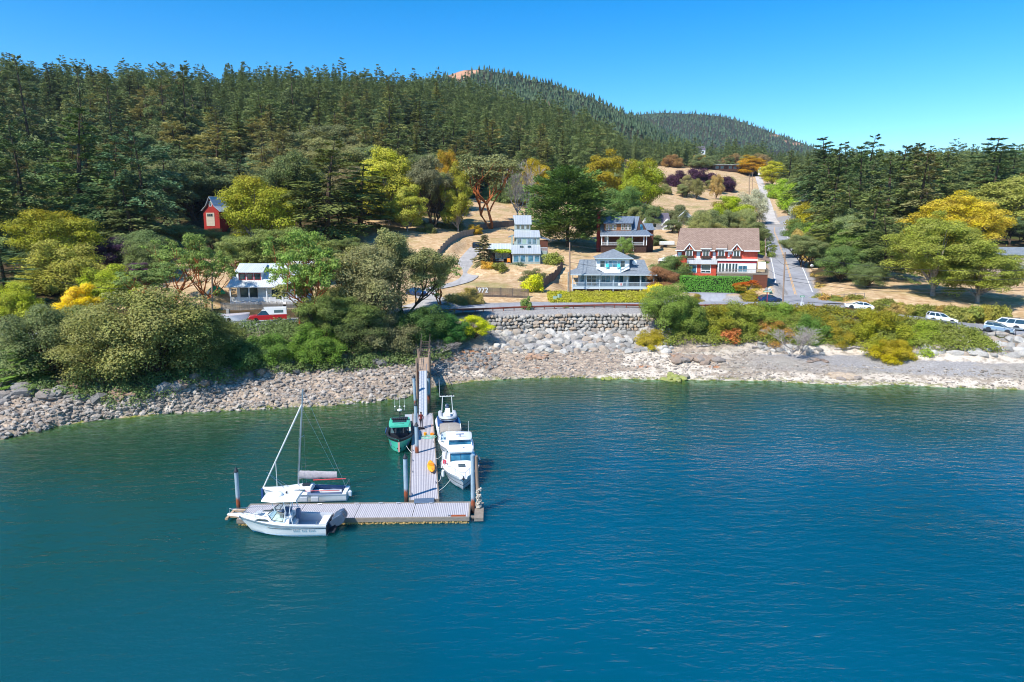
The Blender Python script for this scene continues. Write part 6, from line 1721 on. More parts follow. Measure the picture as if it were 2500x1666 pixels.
 b = MB(); b.bx(-.9, .7, -.72, .72, 2.315, 2.34); b.bx(1.2, 1.32, -.5, .5, 2.32, 2.34); b.build('roof_hatch', M_('glass_dark'), rf)
 b = MB(); b.bx(-.65, -.2, -.86, .86, 2.4, 2.52)
 for k in range(8): b.lathe((-.15, -.74 + k * .21, 2.46), [(.07, -.05), (.085, .05), (.05, .07)], 8, axis='x')
 b.build('light_bar', M_('dark_trim'), rf)
 b = MB(); b.cyl((-1.25, 0, 2.3), (-1.25, 0, 3.0), .06); b.tube([(-1.25, -.55, 3.05), (-1.25, .55, 3.05)], .03, 5); mst = b.build('radar_mast', M_('dark_trim'), rf)
 b = MB(); b.lathe((-1.25, 0, 3.05), [(.24, 0), (.27, .06), (.24, .16), (.1, .2)], 14); b.build('radar_dome', M_('white_gel'), mst, smooth=50)
 b = MB()
 for y in (-.5, 0, .5): b.ball((-1.3, y, 3.5), .09, 8, 5); b.tube([(-1.3, y, 3.0), (-1.3, y, 4.5)], .012, 4)
 b.build('antenna', M_('rope_white'), mst)
 for s in (-1, 1):
  b = MB(); b.bx(1.4, 2.3, s * .62 - .3, s * .62 + .3, .36, .82); b.build('bow_locker', M_('blue_grey'), t, bevel=.04)
  b = MB(); b.bx(1.45, 2.2, s * .62 - .28, s * .62 + .28, .83, .9); b.build('seat_cushion', M_('grey_gel'), t, bevel=.03)
 b = MB(); b.poly([(2.75, .55, .82), (3.45, .12, .95), (3.45, -.12, .95), (2.75, -.55, .82)], .05); b.build('bow_step', M_('teak'), t)
 b = MB(); b.bx(3.93, 4.02, -.09, .09, .25, 1.2); b.build('stem_guard', M_('pink_paint'), t)
 b = MB(); b.box((1.05, .25, 1.1), (.12, .12, .5)); b.build('life_vest', M_('red_paint'), t, bevel=.03)
 for s in (1, -1):
  b = MB(); b.tube([(-2.6, s * 1.46, .75), (-1.2, s * 1.48, .72)], .12, 8); b.build('side_fender', M_('fender_white' if s > 0 else 'dark_blue'), t)
 # ---- F: front white pilothouse cruiser
 p = PZ(1127, 1203, 0); c = p + WALK_DIR * 3.9
 t = thing('cabin_cruiser', 'largest white cabin cruiser with blue-grey hull, nearest boat right of the walkway', 'boat', (c.x + .15, c.y, 0), ang); t.scale = (.92, 1.0, .86)
 H = Hull(8.9, 3.3, 1.15, 1.55, rake=.8, fine=2.9, full=.42, chine=.1)
 H.shell('hull', M_('grey_gel'), t); H.strip_z('hull_stripe', M_('dark_trim'), t, .58, .64, .016); H.strip('rub_rail', M_('white_gel'), t, .86, 1.0, .05)
 H.deck('deck', M_('white_gel'), t, .30, .998, .10); H.cockpit('cockpit', M_('white_gel'), t, 0, .30, .5, .3)
 b = MB(); secs = []
 for k in range(8):
  x = .95 + 2.1 * k / 7; w = 1.12 * (1 - .35 * (k / 7) ** 2); hh = 1.15 + .62 * (1 - (k / 7) ** 1.6) + .3
  secs.append([Vector((x, w, 1.35)), Vector((x, w * .88, hh - .1)), Vector((x, w * .45, hh)), Vector((x, -w * .45, hh)), Vector((x, -w * .88, hh - .1)), Vector((x, -w, 1.35))])
 b.loft(secs); tr = b.build('trunk_cabin', M_('white_gel'), t, smooth=40)
 b = MB(); b.box((1.95, 0, 1.93), (.5, .6, .05), ry=.2); b.build('deck_hatch', M_('glass_dark'), tr)
 b = MB(); secs = [[Vector((-2.3, s * w, z)) for s, w, z in ()]]
 b = MB(); b.loft([[Vector((-2.2, 1.18, 1.2)), Vector((1.05, 1.14, 1.4)), Vector((1.05, -1.14, 1.4)), Vector((-2.2, -1.18, 1.2))], [Vector((-2.2, 1.1, 2.95)), Vector((.45, 1.05, 2.95)), Vector((.45, -1.05, 2.95)), Vector((-2.2, -1.1, 2.95))]], close=True)
 ph = b.build('pilothouse', M_('white_gel'), t, bevel=.04)
 # windows, proud
 b = MB(); n_ = Vector((.93, 0, .36));
 def fw(y0, y1, a0, a1):
  A0 = Vector((1.05, 0, 1.4)); A1 = Vector((.45, 0, 2.95)); pp_ = lambda y, a: A0.lerp(A1, a) + Vector((.02, y, .008))
  return [pp_(y0, a0), pp_(y1, a0), pp_(y1, a1), pp_(y0, a1)]
 b.poly(fw(-.92, .92, .33, .80)); o = b.build('windshield', M_('glass_blue'), ph)
 b = MB()
 for q in ((-.95, -.9), (.9, .95), (-.03, .03)): b.poly([v + Vector((.012, 0, .004)) for v in fw(q[0], q[1], .30, .83)])
 b.poly([v + Vector((.012, 0, .004)) for v in fw(-.95, .95, .30, .335)]); b.poly([v + Vector((.012, 0, .004)) for v in fw(-.95, .95, .80, .83)])
 b.build('window_frame', M_('dark_trim'), o)
 for s in (1, -1):
  b = MB(); b.poly([(-1.9, s * 1.165, 2.0), (.35, s * 1.125, 2.05), (.1, s * 1.085, 2.7), (-1.9, s * 1.125, 2.7)], .012); b.build('side_window', M_('glass_blue'), ph)
 b = MB(); secs = []
 for k in range(9):
  x = -2.9 + 3.75 * k / 8; w = 1.32 * (1 - .2 * (k / 8) ** 3); z = 2.97 - .0 * k
  secs.append([Vector((x, w, z)), Vector((x, w * .93, z + .1)), Vector((x, 0, z + .17)), Vector((x, -w * .93, z + .1)), Vector((x, -w, z)), Vector((x, -w * .9, z - .03)), Vector((x, w * .9, z - .03))])
 b.loft(secs, close=True); rf = b.build('roof', M_('white_gel'), t, smooth=40)
 # upper rear fly top
 b = MB()
 for s in (1, -1): b.loft([[Vector((-2.9, s * 1.15, 3.05)), Vector((-.6, s * 1.1, 3.1)), Vector((-.9, s * 1.05, 3.75)), Vector((-2.7, s * 1.08, 3.75))], [Vector((-2.9, s * 1.08, 3.05)), Vector((-.6, s * 1.03, 3.1)), Vector((-.9, s * .98, 3.75)), Vector((-2.7, s * 1.01, 3.75))]], close=True)
 b.loft([[Vector((-.62, 1.1, 3.08)), Vector((-.62, -1.1, 3.08))], [Vector((-.62, 1.1, 3.25)), Vector((-.62, -1.1, 3.25))]], cap=False); fly = b.build('upper_cabin', M_('white_gel'), rf)
 b = MB(); b.loft([[Vector((-.64, 1.0, 3.26)), Vector((-.64, -1.0, 3.26))], [Vector((-.92, .98, 3.74)), Vector((-.92, -.98, 3.74))]], cap=False); b.build('upper_windshield', M_('glass_blue'), fly)
 b = MB(); secs = []
 for k in range(7):
  x = -2.95 + 2.35 * k / 6; w = 1.2 * (1 - .16 * (k / 6) ** 3)
  secs.append([Vector((x, w, 3.76)), Vector((x, w * .9, 3.86)), Vector((x, 0, 3.93)), Vector((x, -w * .9, 3.86)), Vector((x, -w, 3.76))])
 b.loft(secs, close=True); b.build('upper_roof', M_('white_gel'), fly, smooth=40)
 b = MB(); b.lathe((-1.2, .05, 3.9), [(.05, 0), (.05, .25), (.02, .3)], 8); b.box((-1.2, .05, 4.2), (.1, .7, .08)); b.build('radar_scanner', M_('blue_grey'), fly)
 b = MB(); b.box((.05, 0, 3.25), (.3, .5, .22)); b.build('searchlight_box', M_('white_gel'), rf, bevel=.03)
 b = MB(); b.tube([(-2.5, .9, 3.9), (-2.5, .9, 5.2)], .015, 4); b.tube([(-2.5, -.9, 3.9), (-2.5, -.9, 4.9)], .015, 4); b.build('antenna', M_('rope_white'), rf)
 b = MB(); b.poly([(3.9, .42, 1.5), (4.75, .3, 1.56), (4.75, -.3, 1.56), (3.9, -.42, 1.5)], -.09, (0, 0, 1)); b.build('anchor_pulpit', M_('white_gel'), t, bevel=.02)
 b = MB(); b.box((4.5, 0, 1.68), (.5, .08, .08)); b.box((4.75, 0, 1.6), (.1, .3, .1)); b.build('anchor', M_('dark_trim'), t)
 pts = [H.pt(k, 1, 1) + Vector((0, -.1, .03)) for k in (.36, .5, .64, .78, .9)] + [Vector((4.6, .2, 1.6)), Vector((4.6, -.2, 1.6))] + [H.pt(k, 1, -1) + Vector((0, .1, .03)) for k in (.9, .78, .64, .5, .36)]
 rail(t, pts, .6, name='bow_rail', r=.02)
 b = MB(); b.ball((-.3, -1.42, 1.55), (.18, .18, .24), 10, 7); b.build('buoy_fender', M_('fender_red'), t, smooth=60)
 for x in (1.0, -1.4):
  b = MB(); b.lathe((x, -1.60, .8), [(.04, -.4), (.13, -.3), (.13, .3), (.04, .4)], 10); b.build('fender', M_('fender_white'), t)
 b = MB(); b.box((-.6, 1.75, 1.7), (.7, .06, .2), rx=.5); b.build('fold_down_step', M_('white_gel'), t)
 b = MB(); b.bx(-1.5, .3, -.9, .9, 1.5, 1.62); b.bx(.3, .5, -.3, .6, 1.6, 1.9); b.build('saloon_seat', M_('orange_plastic'), t)
 # ---- E: middle express cruiser with tan bimini
 c = WALK_A + WALK_DIR * 13.0; sd = Vector((WALK_DIR.y, -WALK_DIR.x, 0)); c = c + sd * 2.72
 t = thing('bimini_cruiser', 'white cruiser with tan canvas top, middle boat right of the walkway', 'boat', (c.x, c.y, 0), ang)
 H = Hull(7.3, 2.5, 1.0, 1.3, rake=.8, fine=2.2, full=.42, chine=.15)
 H.shell('hull', M_('white_gel'), t); H.strip_z('hull_stripe', M_('blue_grey'), t, .55, .68, .014); H.strip('rub_rail', M_('grey_gel'), t, .9, .97, .03)
 H.deck('foredeck', M_('white_gel'), t, .45, .998, .22); H.cockpit('cockpit', M_('grey_gel'), t, 0, .45, .35, .22)
 b = MB(); b.box((1.6, 0, 1.5), (.5, .5, .05), ry=.08); b.build('deck_hatch', M_('glass_dark'), t)
 lo = [Vector(q) for q in ((-.6, 1.08, 1.2), (.35, 1.0, 1.36), (.62, .42, 1.45), (.62, -.42, 1.45), (.35, -1.0, 1.36), (-.6, -1.08, 1.2))]
 hi = [Vector(q) for q in ((-.8, 1.0, 2.0), (-.05, .92, 2.08), (.12, .4, 2.12), (.12, -.4, 2.12), (-.05, -.92, 2.08), (-.8, -1.0, 2.0))]
 b = MB(); b.loft([lo, hi], cap=False); ws = b.build('windshield', M_('clear_glass'), t)
 b = MB()
 for a_, c_ in zip(lo, hi): b.tube([a_, c_], .045, 5)
 b.tube(lo, .04, 5); b.tube(hi, .04, 5); b.build('windshield_frame', M_('white_gel'), ws)
 b = MB(); secs = []
 for k in range(7):
  x = .12 - 2.0 * k / 6; z = 2.15 + .32 * math.sin(min(1, k / 2.5) * PI / 2)
  secs.append([Vector((x, 1.05, z - .32)), Vector((x, 1.0, z - .05)), Vector((x, .6, z + .05)), Vector((x, -.6, z + .05)), Vector((x, -1.0, z - .05)), Vector((x, -1.05, z - .32))])
 b.loft(secs, cap=False); o = b.build('bimini_top', M_('tan_canvas'), t, smooth=60); md = o.modifiers.new('thick', 'SOLIDIFY'); md.thickness = .03
 b = MB()
 for x in (-1.8, -.9):
  b.tube([(x, 1.08, 1.1), (x, 1.05, 2.1)], .02, 5); b.tube([(x, -1.08, 1.1), (x, -1.05, 2.1)], .02, 5)
 b.build('bimini_frame', M_('steel'), t)
 b = MB(); b.box((-.5, .5, .9), (.5, .5, .9)); b.box((-.5, -.5, .9), (.5, .5, .9)); b.box((-2.6, 0, .6), (.6, 1.8, .5)); b.build('cockpit_seat', M_('white_gel'), t, bevel=.05)
 pts = [H.pt(k, 1, 1) + Vector((0, -.06, .03)) for k in (.5, .64, .78, .92)] + [H.pt(.99, 1, 1) + Vector((.1, 0, .03))] + [H.pt(k, 1, -1) + Vector((0, .06, .03)) for k in (.92, .78, .64, .5)]
 rail(t, pts, .45, name='bow_rail')
 # ---- D: rear white boat, stern to camera, carrying an inflatable
 c = WALK_A + WALK_DIR * 20.3 + sd * 2.72
 t = thing('aft_cabin_boat', 'white boat with a broad flat stern deck, rearmost boat right of the walkway', 'boat', (c.x, c.y, 0), ang + PI)
 H = Hull(6.6, 2.75, 1.15, 1.35, rake=.7, fine=2.4, full=.5, tb=.94)
 H.shell('hull', M_('white_gel'), t); H.strip_z('hull_stripe', M_('blue_grey'), t, .5, .6, .014)
 H.deck('deck', M_('white_gel'), t, 0, .998, .05)
 b = MB()
 for k in range(6): b.ball((-3.3, -1.05 + k * .42, .85), .05, 6, 4); b.ball((-2.9, -1.05 + k * .42, 1.2), .04, 6, 4)
 b.build('vent_fitting', M_('dark_trim'), t)
 b = MB(); b.bx(-2.25, 1.6, -1.15, 1.15, 1.2, 1.34); b.build('painted_deck_shade', M_('dark_blue'), t, bevel=.04)  # dark blue slab stands in for the shadowed deck under the dinghy
 b = MB(); b.bx(-3.9, -3.32, -1.1, 1.1, .22, .32); b.build('swim_platform', M_('white_gel'), t, bevel=.03)
 # inflatable on it, bow toward the camera
 p0 = c - WALK_DIR * .3
 t = thing('inflatable_dinghy', 'grey inflatable with white console and light arch carried on the rearmost boat', 'dinghy', (p0.x, p0.y, 1.42), ang)
 def rib(s): return [Vector((-1.6, s * .78, .38)), Vector((0, s * .8, .38)), Vector((1.0, s * .68, .42)), Vector((1.6, s * .38, .5)), Vector((1.85, 0, .55))]
 b = MB(); path = crom(rib(1) + list(reversed(rib(-1)))[1:], .2); b.tube(path, .23, 12); b.build('tube', M_('grey_gel'), t, smooth=60)
 b = MB(); b.tube([v + Vector((0, (.2 if v.y > 0 else -.2) if abs(v.y) > .1 else 0, 0.0)) + (Vector((.2, 0, 0)) if v.x > 1.4 else Vector()) for v in path], .05, 6); b.build('rub_strake', M_('dark_trim'), t)
 b = MB(); secs = []
 for k in range(8):
  x = -1.6 + 3.3 * k / 7; w = .66 * (1 - (k / 7) ** 2.5) + .02; secs.append([Vector((x, w, .3)), Vector((x, 0, -.02 + .3 * (k / 7) ** 3)), Vector((x, -w, .3))])
 b.loft(secs, close=True); b.build('hull', M_('white_gel'), t, smooth=35)
 b = MB(); b.box((.1, 0, .75), (.5, .6, .7), taper=.8); b.box((-.6, 0, .6), (.5, .6, .4)); b.box((.0, 0, 1.15), (.15, .5, .2)); b.build('console', M_('white_gel'), t, bevel=.04)
 b = MB()
 for s in (1, -1): b.tube([(-1.1, s * .6, .55), (-1.2, s * .5, 2.3)], .04, 6)
 b.tube([(-1.2, -.8, 2.3), (-1.2, .8, 2.3)], .06, 6); ar = b.build('light_arch', M_('rope_white'), t)
 b = MB()
 for k in range(4): b.cyl((-1.2, -.6 + .4 * k, 2.34), (-1.2, -.6 + .4 * k, 2.55), .06, .05, 8)
 b.build('deck_light', M_('dark_trim'), ar)
 b = MB(); b.tube([(-1.2, -.8, 2.3), (-1.2, -.85, 4.2)], .02, 5); b.build('whip_antenna', M_('rope_white'), ar)
 outboard(t, -1.75, 0, .75, tilt=.5, sc=.8)
 # ---- kayak on the walkway
 q = PZ(1053, 1145, ZD)
 t = thing('kayak', 'short orange kayak lying on the right edge of the walkway', 'kayak', (q.x, q.y, ZD + .2), ang + .05)
 b = MB(); secs = []
 for k in range(13):
  x = -1.55 + 3.1 * k / 12; s = max(.02, (1 - abs(2 * k / 12 - 1) ** 2.2)); w = .36 * s ** .7; z = .08 * abs(2 * k / 12 - 1) ** 2
  secs.append([Vector((x, w * math.cos(a), z + .17 * s ** .5 * math.sin(a) * (1.15 if math.sin(a) > 0 else 1))) for a in [2 * PI * j / 12 for j in range(12)]])
 b.loft(secs, close=True); b.build('hull', M_('yellow_plastic'), t, smooth=50)
 b = MB(); b.lathe((-.1, 0, .2), [(.27, 0), (.3, .03), (.25, .05)], 14); b.build('cockpit_rim', M_('orange_plastic'), t)
 b = MB(); b.bx(.7, 1.3, -.02, .02, .12, .19); b.build('keel_mark', M_('fender_red'), t)
 # rope coil, lines
 q = PZ(1046, 1068, ZD); b = MB(); rr = random.Random(4)
 for k in range(4):
  R0 = .28 + .12 * k; b.tube([(q.x + R0 * 1.3 * math.cos(a) + rr.uniform(-.03, .03), q.y + R0 * math.sin(a), ZD + .03 + .02 * (k % 2)) for a in [2 * PI * j / 22 for j in range(23)]], .022, 4)
 tag(b.build('rope_coil', M_('rope_teal')), 'loose coil of pale green rope on the walkway near the person', 'rope')
 def line(a, b_, lab, sag=.25, mat='rope_white'):
  pts = [Vector(a).lerp(Vector(b_), k / 8) - Vector((0, 0, sag * math.sin(PI * k / 8))) for k in range(9)]
  m = MB(); m.tube(pts, .017, 5); tag(m.build('mooring_line', M_(mat)), lab, 'rope', 'mooring lines')
 line(PZ(1072, 1198, ZD + .1), PZ(1100, 1171, 1.4), 'white mooring line from the walkway corner to the bow of the nearest cruiser', .1)
 line(PZ(1070, 1176, ZD + .1), PZ(1079, 1150, 1.3), 'white mooring line hanging beside the kayak', .3)
 line(PZ(1064, 1120, ZD + .1), PZ(1079, 1112, 1.3), 'short white mooring line above the kayak', .1)
 line(PZ(1005, 1106, ZD + .1), PZ(992, 1089, .9), 'thin mooring line from the teal boat to the walkway', .05)
 # crate and buckets on dock
 q = PZ(1055, 1063, ZD); b = MB(); b.box((q.x, q.y, ZD + .12), (.35, .3, .24), taper=1.1); b.cyl((q.x, q.y, ZD + .24), (q.x, q.y + .05, ZD + 1.2), .03)
 tag(b.build('crab_float', M_('orange_plastic'), bevel=.02), 'orange float with stick standing beside the rope coil', 'float')
 q = PZ(1038, 1064, ZD); b = MB(); b.lathe((q.x, q.y, ZD), [(.14, 0), (.17, .3), (.18, .32)], 12); tag(b.build('bucket', M_('yellow_plastic')), 'yellow bucket on the walkway behind the person', 'bucket')
 build_person()

def build_person():
 q = PZ(1028.5, 1044, ZD)
 t = thing('person', 'person in dark clothes standing on the walkway by the gangway foot', 'person', (q.x, q.y, ZD), R(200))
 me = bpy.data.meshes.new('body')
 V = [(0, 0, .95), (0, 0, 1.12), (0, 0, 1.32), (0, .01, 1.45), (0, .02, 1.52), (0, .03, 1.62), (0, .02, 1.72),
   (.1, 0, .9), (.11, .03, .5), (.12, 0, .09), (.12, .16, .03),
   (-.1, 0, .9), (-.11, .0, .5), (-.12, -.04, .09), (-.12, .12, .03),
   (.18, 0, 1.40), (.25, -.02, 1.12), (.24, .16, .96), (.24, .24, .93),
   (-.18, 0, 1.40), (-.24, .02, 1.12), (-.18, .22, 1.05), (-.16, .30, 1.06)]
 E = [(0, 1), (1, 2), (2, 3), (3, 4), (4, 5), (5, 6), (0, 7), (7, 8), (8, 9), (9, 10), (0, 11), (11, 12), (12, 13), (13, 14), (3, 15), (15, 16), (16, 17), (17, 18), (3, 19), (19, 20), (20, 21), (21, 22)]
 Rr = [.15, .13, .16, .10, .055, .095, .075, .1, .065, .045, .035, .1, .065, .045, .035, .065, .048, .034, .03, .065, .048, .034, .03]
 me.from_pydata(V, E, []); o = link('body', me, t)
 sk = o.modifiers.new('skin', 'SKIN'); ss = o.modifiers.new('sub', 'SUBSURF'); ss.levels = 2; ss.render_levels = 2
 for i, d in enumerate(me.skin_vertices[0].data): d.radius = (Rr[i], Rr[i] * (.8 if i < 4 else 1))
 me.skin_vertices[0].data[0].use_root = True
 tt = NT('person_colours'); tc = tt.n('TexCoord'); sp = tt.n('SeparateXYZ'); tt.l(tc.outputs['Object'], sp.inputs[0])
 z = sp.outputs[2]
 c = tt.mix(tt.ramp(z, .98, 1.0), hexc('#3a3034'), hexc('#7a2f2c')); c = tt.mix(tt.ramp(z, 1.49, 1.5), c, hexc('#9a6a52')); c = tt.mix(tt.ramp(z, .1, .08), c, hexc('#1c1a1c')); tt.principled(c, .8)
 me.materials.append(tt.m)
 b = MB(); b.ball((0, .0, 1.66), (.105, .115, .12), 12, 8); b.build('hair', M_('hair'), t, smooth=60)
 b = MB()
 for s in (1, -1):
  x0 = .24 if s > 0 else -.16; y0, z0 = (.27, .92) if s > 0 else (.33, 1.06)
  for k in range(4): b.tube([(x0 + (k - 1.5) * .02, y0, z0), (x0 + (k - 1.5) * .024, y0 + .05 + .01 * (k % 2), z0 - .02), (x0 + (k - 1.5) * .024, y0 + .07, z0 - .05)], .009, 5)
  b.tube([(x0 - s * .03, y0 - .03, z0), (x0 - s * .055, y0 + .01, z0 - .01), (x0 - s * .05, y0 + .04, z0 - .02)], .01, 5)
  b.ball((x0, y0 - .01, z0), (.038, .045, .02), 8, 5)
 b.build('hands', M_('skin'), t)
 b = MB(); b.ball((0, .122, 1.62), (.012, .018, .02), 6, 4); b.ball((.035, .112, 1.645), .010, 6, 4); b.ball((-.035, .112, 1.645), .010, 6, 4); b.bx(-.025, .025, .108, .118, 1.575, 1.583); b.build('face', M_('skin'), t)
 q2 = q + Vector((-.05, -.75, 0)); b = MB()
 b.ball((q2.x, q2.y, ZD + .14), (.3, .2, .14), 10, 6); b.ball((q2.x + .35, q2.y + .1, ZD + .1), (.2, .16, .1), 8, 5)
 tag(b.build('duffel_bag', M_('dark_cloth'), smooth=60), 'black bag lying at the feet of the standing person', 'bag')
# ================================================================== ROCKS
def rock_mat(name, c1, c2, c3, use_attr):
 t = NT(name); v = t.coords('Object')
 n = t.noise(1.6, 5, .7, v).outputs[0]; f = t.noise(9, 4, .75, v).outputs[0]
 a = t.n('Attribute', attribute_name='v').outputs['Fac'] if use_attr else t.n('ObjectInfo').outputs['Random']
 c = t.mix(a, hexc(c1), hexc(c2))
 a2 = t.math('FRACT', t.math('MULTIPLY', a, 7.31))
 c = t.mix(t.ramp(a2, .72, .86), c, hexc(c3))
 c = t.mix(t.math('MULTIPLY', t.ramp(n, .42, .7), .55), c, hexc('#6f6a66'))
 c = t.mix(t.math('MULTIPLY', t.ramp(f, .5, .75), .5), c, hexc('#d8d2ca'))
 t.principled(c, .9, spec=.2, normal=t.bump(f, .5, .05)); return t.m
def ico(sub=2):
 bm = bmesh.new(); bmesh.ops.create_icosphere(bm, subdivisions=sub, radius=1)
 V = np.array([v.co[:] for v in bm.verts]); F = np.array([[v.index for v in f.verts] for f in bm.faces]); bm.free(); return V, F
_ICO = {}
def rock_verts(r, sub=2, planes=9, rough=.06):
 if sub not in _ICO: _ICO[sub] = ico(sub)
 V, F = _ICO[sub]; V = V.copy()
 for _ in range(planes):
  n = r.normal(0, 1, 3); n /= np.linalg.norm(n); d = r.uniform(.55, .88)
  over = V @ n - d; m = over > 0; V[m] -= np.outer(over[m], n)
 V *= 1 + r.normal(0, rough, (len(V), 1)) * .5
 return V / np.abs(V).max(), F
ROCKS = []
def rock_objects():
 r = np.random.RandomState(5)
 for i in range(8):
  V, F = rock_verts(r, 2, 10, .04); ROCKS.append(fast_mesh('boulder', V, tris=F, mats=[MATS['riprap_rock']]))
def merged_rocks(name, label, pts, sizes, seed, mat, sub=1, kind='stuff', cat='rubble', emb=.25, asp=None, rots=None):
 r = np.random.RandomState(seed); VV = []; FF = []; AT = []; o = 0
 protos = [rock_verts(r, sub, 8, .05) for _ in range(14)]
 for i, (p, s) in enumerate(zip(pts, sizes)):
  V, F = protos[r.randint(14)]
  sc = np.array([s, s * r.uniform(.65, 1), s * r.uniform(.4, .75)]) if asp is None else np.array(s)
  V = V * sc
  a = r.uniform(0, 2 * PI) if rots is None else rots[i]; ca, sa = math.cos(a), math.sin(a)
  V = np.stack([V[:, 0] * ca - V[:, 1] * sa, V[:, 0] * sa + V[:, 1] * ca, V[:, 2]], 1)
  VV.append(V + np.array(p)); FF.append(F + o); o += len(V); AT.append(np.full(len(V), r.rand()))
 me = fast_mesh(name, np.concatenate(VV), tris=np.concatenate(FF), attr={'v': np.concatenate(AT)}, mats=[mat])
 ob = link(name, me); tag(ob, label, cat if kind != 'structure' else None, kind=kind); return ob
def build_rocks():
 MATS['riprap_rock'] = rock_mat('riprap_rock', '#85837f', '#c2beb6', '#a39484', False)
 MATS['wall_rock'] = rock_mat('wall_rock', '#85827e', '#b8b2a8', '#a8947e', True)
 MATS['beach_rock'] = rock_mat('beach_rock', '#7e766e', '#c0b5a8', '#94887a', True)
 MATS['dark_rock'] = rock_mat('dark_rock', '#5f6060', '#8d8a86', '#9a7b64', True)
 rock_objects()
 r = np.random.RandomState(3); rng = random.Random(9)
 # stacked boulder wall
 a = PX(1186, 116, 7); b_ = PX(1606, 118, 7)
 pts = []; sz = []; rots = []
 rows = 7
 for k in range(rows):
  z0 = 4.0; x = a + r.uniform(0, .5)
  while x < b_:
   w = r.choice([.5, .7, .85, 1.0, 1.3]) * r.uniform(.9, 1.1)
   yt = np.interp(x, TPX, TPY); t = (k + .5) / rows
   top = float(np.interp(x, _TOPX, _TOPZ)); zb = 3.3 + .2 * math.sin(x * .2)
   z = zb + (top + .15 - zb) * t + r.uniform(-.12, .12)
   pts.append((x + w * .5, yt - 2.1 + 1.9 * t + r.uniform(-.08, .08), z)); sz.append((w * .62, r.uniform(.6, .78), (top - zb) / rows * r.uniform(.62, .85))); rots.append(r.uniform(-.12, .12))
   x += w * .93
 merged_rocks('boulder_wall', 'dry-stacked wall of dark grey and brown boulders holding up the road', pts, sz, 7, MATS['wall_rock'], sub=2, kind='thing', cat='wall', asp=True, rots=rots)
 # riprap below the wall: individual pale boulders
 n = 0
 lab = 'pale boulder of the riprap heap under the stacked boulder wall'
 for row in range(7):
  t = row / 6.0; px = 1180 + rng.uniform(0, 10)
  while px < 1640:
   s = rng.uniform(.5, 1.1) * (1.05 - .15 * t)
   py = 806 + 50 * t + rng.uniform(-5, 5)
   # on the bank surface: march Y
   Y = _march(px, py)
   if Y is None: px += 8; continue
   p = P(px, py, Y); o = link('boulder', ROCKS[rng.randrange(8)]); o.location = (p.x, p.y + .15, p.z)
   o.rotation_euler = (rng.uniform(-.4, .4), rng.uniform(-.4, .4), rng.uniform(0, 6.28)); o.scale = (s * rng.uniform(1, 1.3), s, s * rng.uniform(.65, .9))
   tag(o, lab, 'boulder', 'riprap under the stacked wall'); n += 1
   px += s * 2 * FPX / Y * rng.uniform(.52, .7)
 lab = 'large white boulder of the riprap slope below the parked cars'
 for row in range(5):
  t = row / 4.0; px = 2215 + 60 * (1 - t) * 1.2 + rng.uniform(0, 20)
  while px < 2560:
   s = rng.uniform(.6, 1.15)
   y0 = np.interp(px, [2200, 2330, 2500], [826, 812, 824]); y1 = np.interp(px, [2200, 2500], [862, 868])
   py = y0 + (y1 - y0) * t + rng.uniform(-3, 3)
   Y = _march(px, py)
   if Y is None: px += 8; continue
   p = P(px, py, Y); o = link('boulder', ROCKS[rng.randrange(8)]); o.location = (p.x, p.y + .2, p.z - .05)
   o.rotation_euler = (rng.uniform(-.3, .3), rng.uniform(-.3, .3), rng.uniform(0, 6.28)); o.scale = (s * rng.uniform(1, 1.35), s, s * rng.uniform(.6, .85))
   tag(o, lab, 'boulder', 'riprap below the parked cars')
   px += s * 2 * FPX / Y * rng.uniform(.62, .82)
 # dark rock heap left of the gravel beach
 lab = 'dark boulder of the heap under the leafless brush'
 for k in range(46):
  px = rng.uniform(1855, 2010); py = rng.uniform(832, 866); Y = _march(px, py)
  if Y is None: continue
  p = P(px, py, Y); s = rng.uniform(.35, .8); o = link('boulder', ROCKS[rng.randrange(8)]); o.location = p; o.scale = (s * 1.2, s, s * .8); o.rotation_euler = (0, rng.uniform(-.5, .5), rng.uniform(0, 6.28))
  tag(o, lab, 'boulder', 'dark boulders under the leafless brush')
 # loose stones, uncountable
 def shore_pts(n, x0, x1, f0, f1, smin, smax, seed):
  rr = np.random.RandomState(seed); x = rr.uniform(x0, x1, n); yw = np.interp(x, WLX, WLY); yf = np.interp(x, FTX, FTY)
  y = yw + (yf - yw) * rr.uniform(f0, f1, n); z = G(x, y); s = smin + (smax - smin) * rr.rand(n) ** 3
  return [(a_, b2, c_ + d_ * .12) for a_, b2, c_, d_ in zip(x, y, z, s)], s
 p, s = shore_pts(9000, -75, -12, -.05, 1.15, .08, .5, 11)
 merged_rocks('shore_rubble', 'pinkish broken rock covering the left shore', p, s, 21, MATS['beach_rock'])
 p, s = shore_pts(3400, -13, 40, .0, 1.0, .06, .36, 12)
 merged_rocks('shore_rubble', 'brown and grey rubble on the beach below the boulder wall', p, s, 22, MATS['beach_rock'])
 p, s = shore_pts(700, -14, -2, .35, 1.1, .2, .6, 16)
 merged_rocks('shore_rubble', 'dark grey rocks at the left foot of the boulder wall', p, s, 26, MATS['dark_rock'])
 p, s = shore_pts(1600, 36, 90, .0, .6, .08, .35, 13)
 merged_rocks('shore_rubble', 'small stones scattered at the water edge of the gravel beach', p, s, 23, MATS['beach_rock'])
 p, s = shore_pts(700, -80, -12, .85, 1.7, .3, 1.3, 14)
 merged_rocks('shore_rubble', 'rock ledges under the left-hand trees, coloured dark for the shade there', p, s, 24, MATS['dark_rock'])  # tree shade over these ledges is put into the darker rock colour
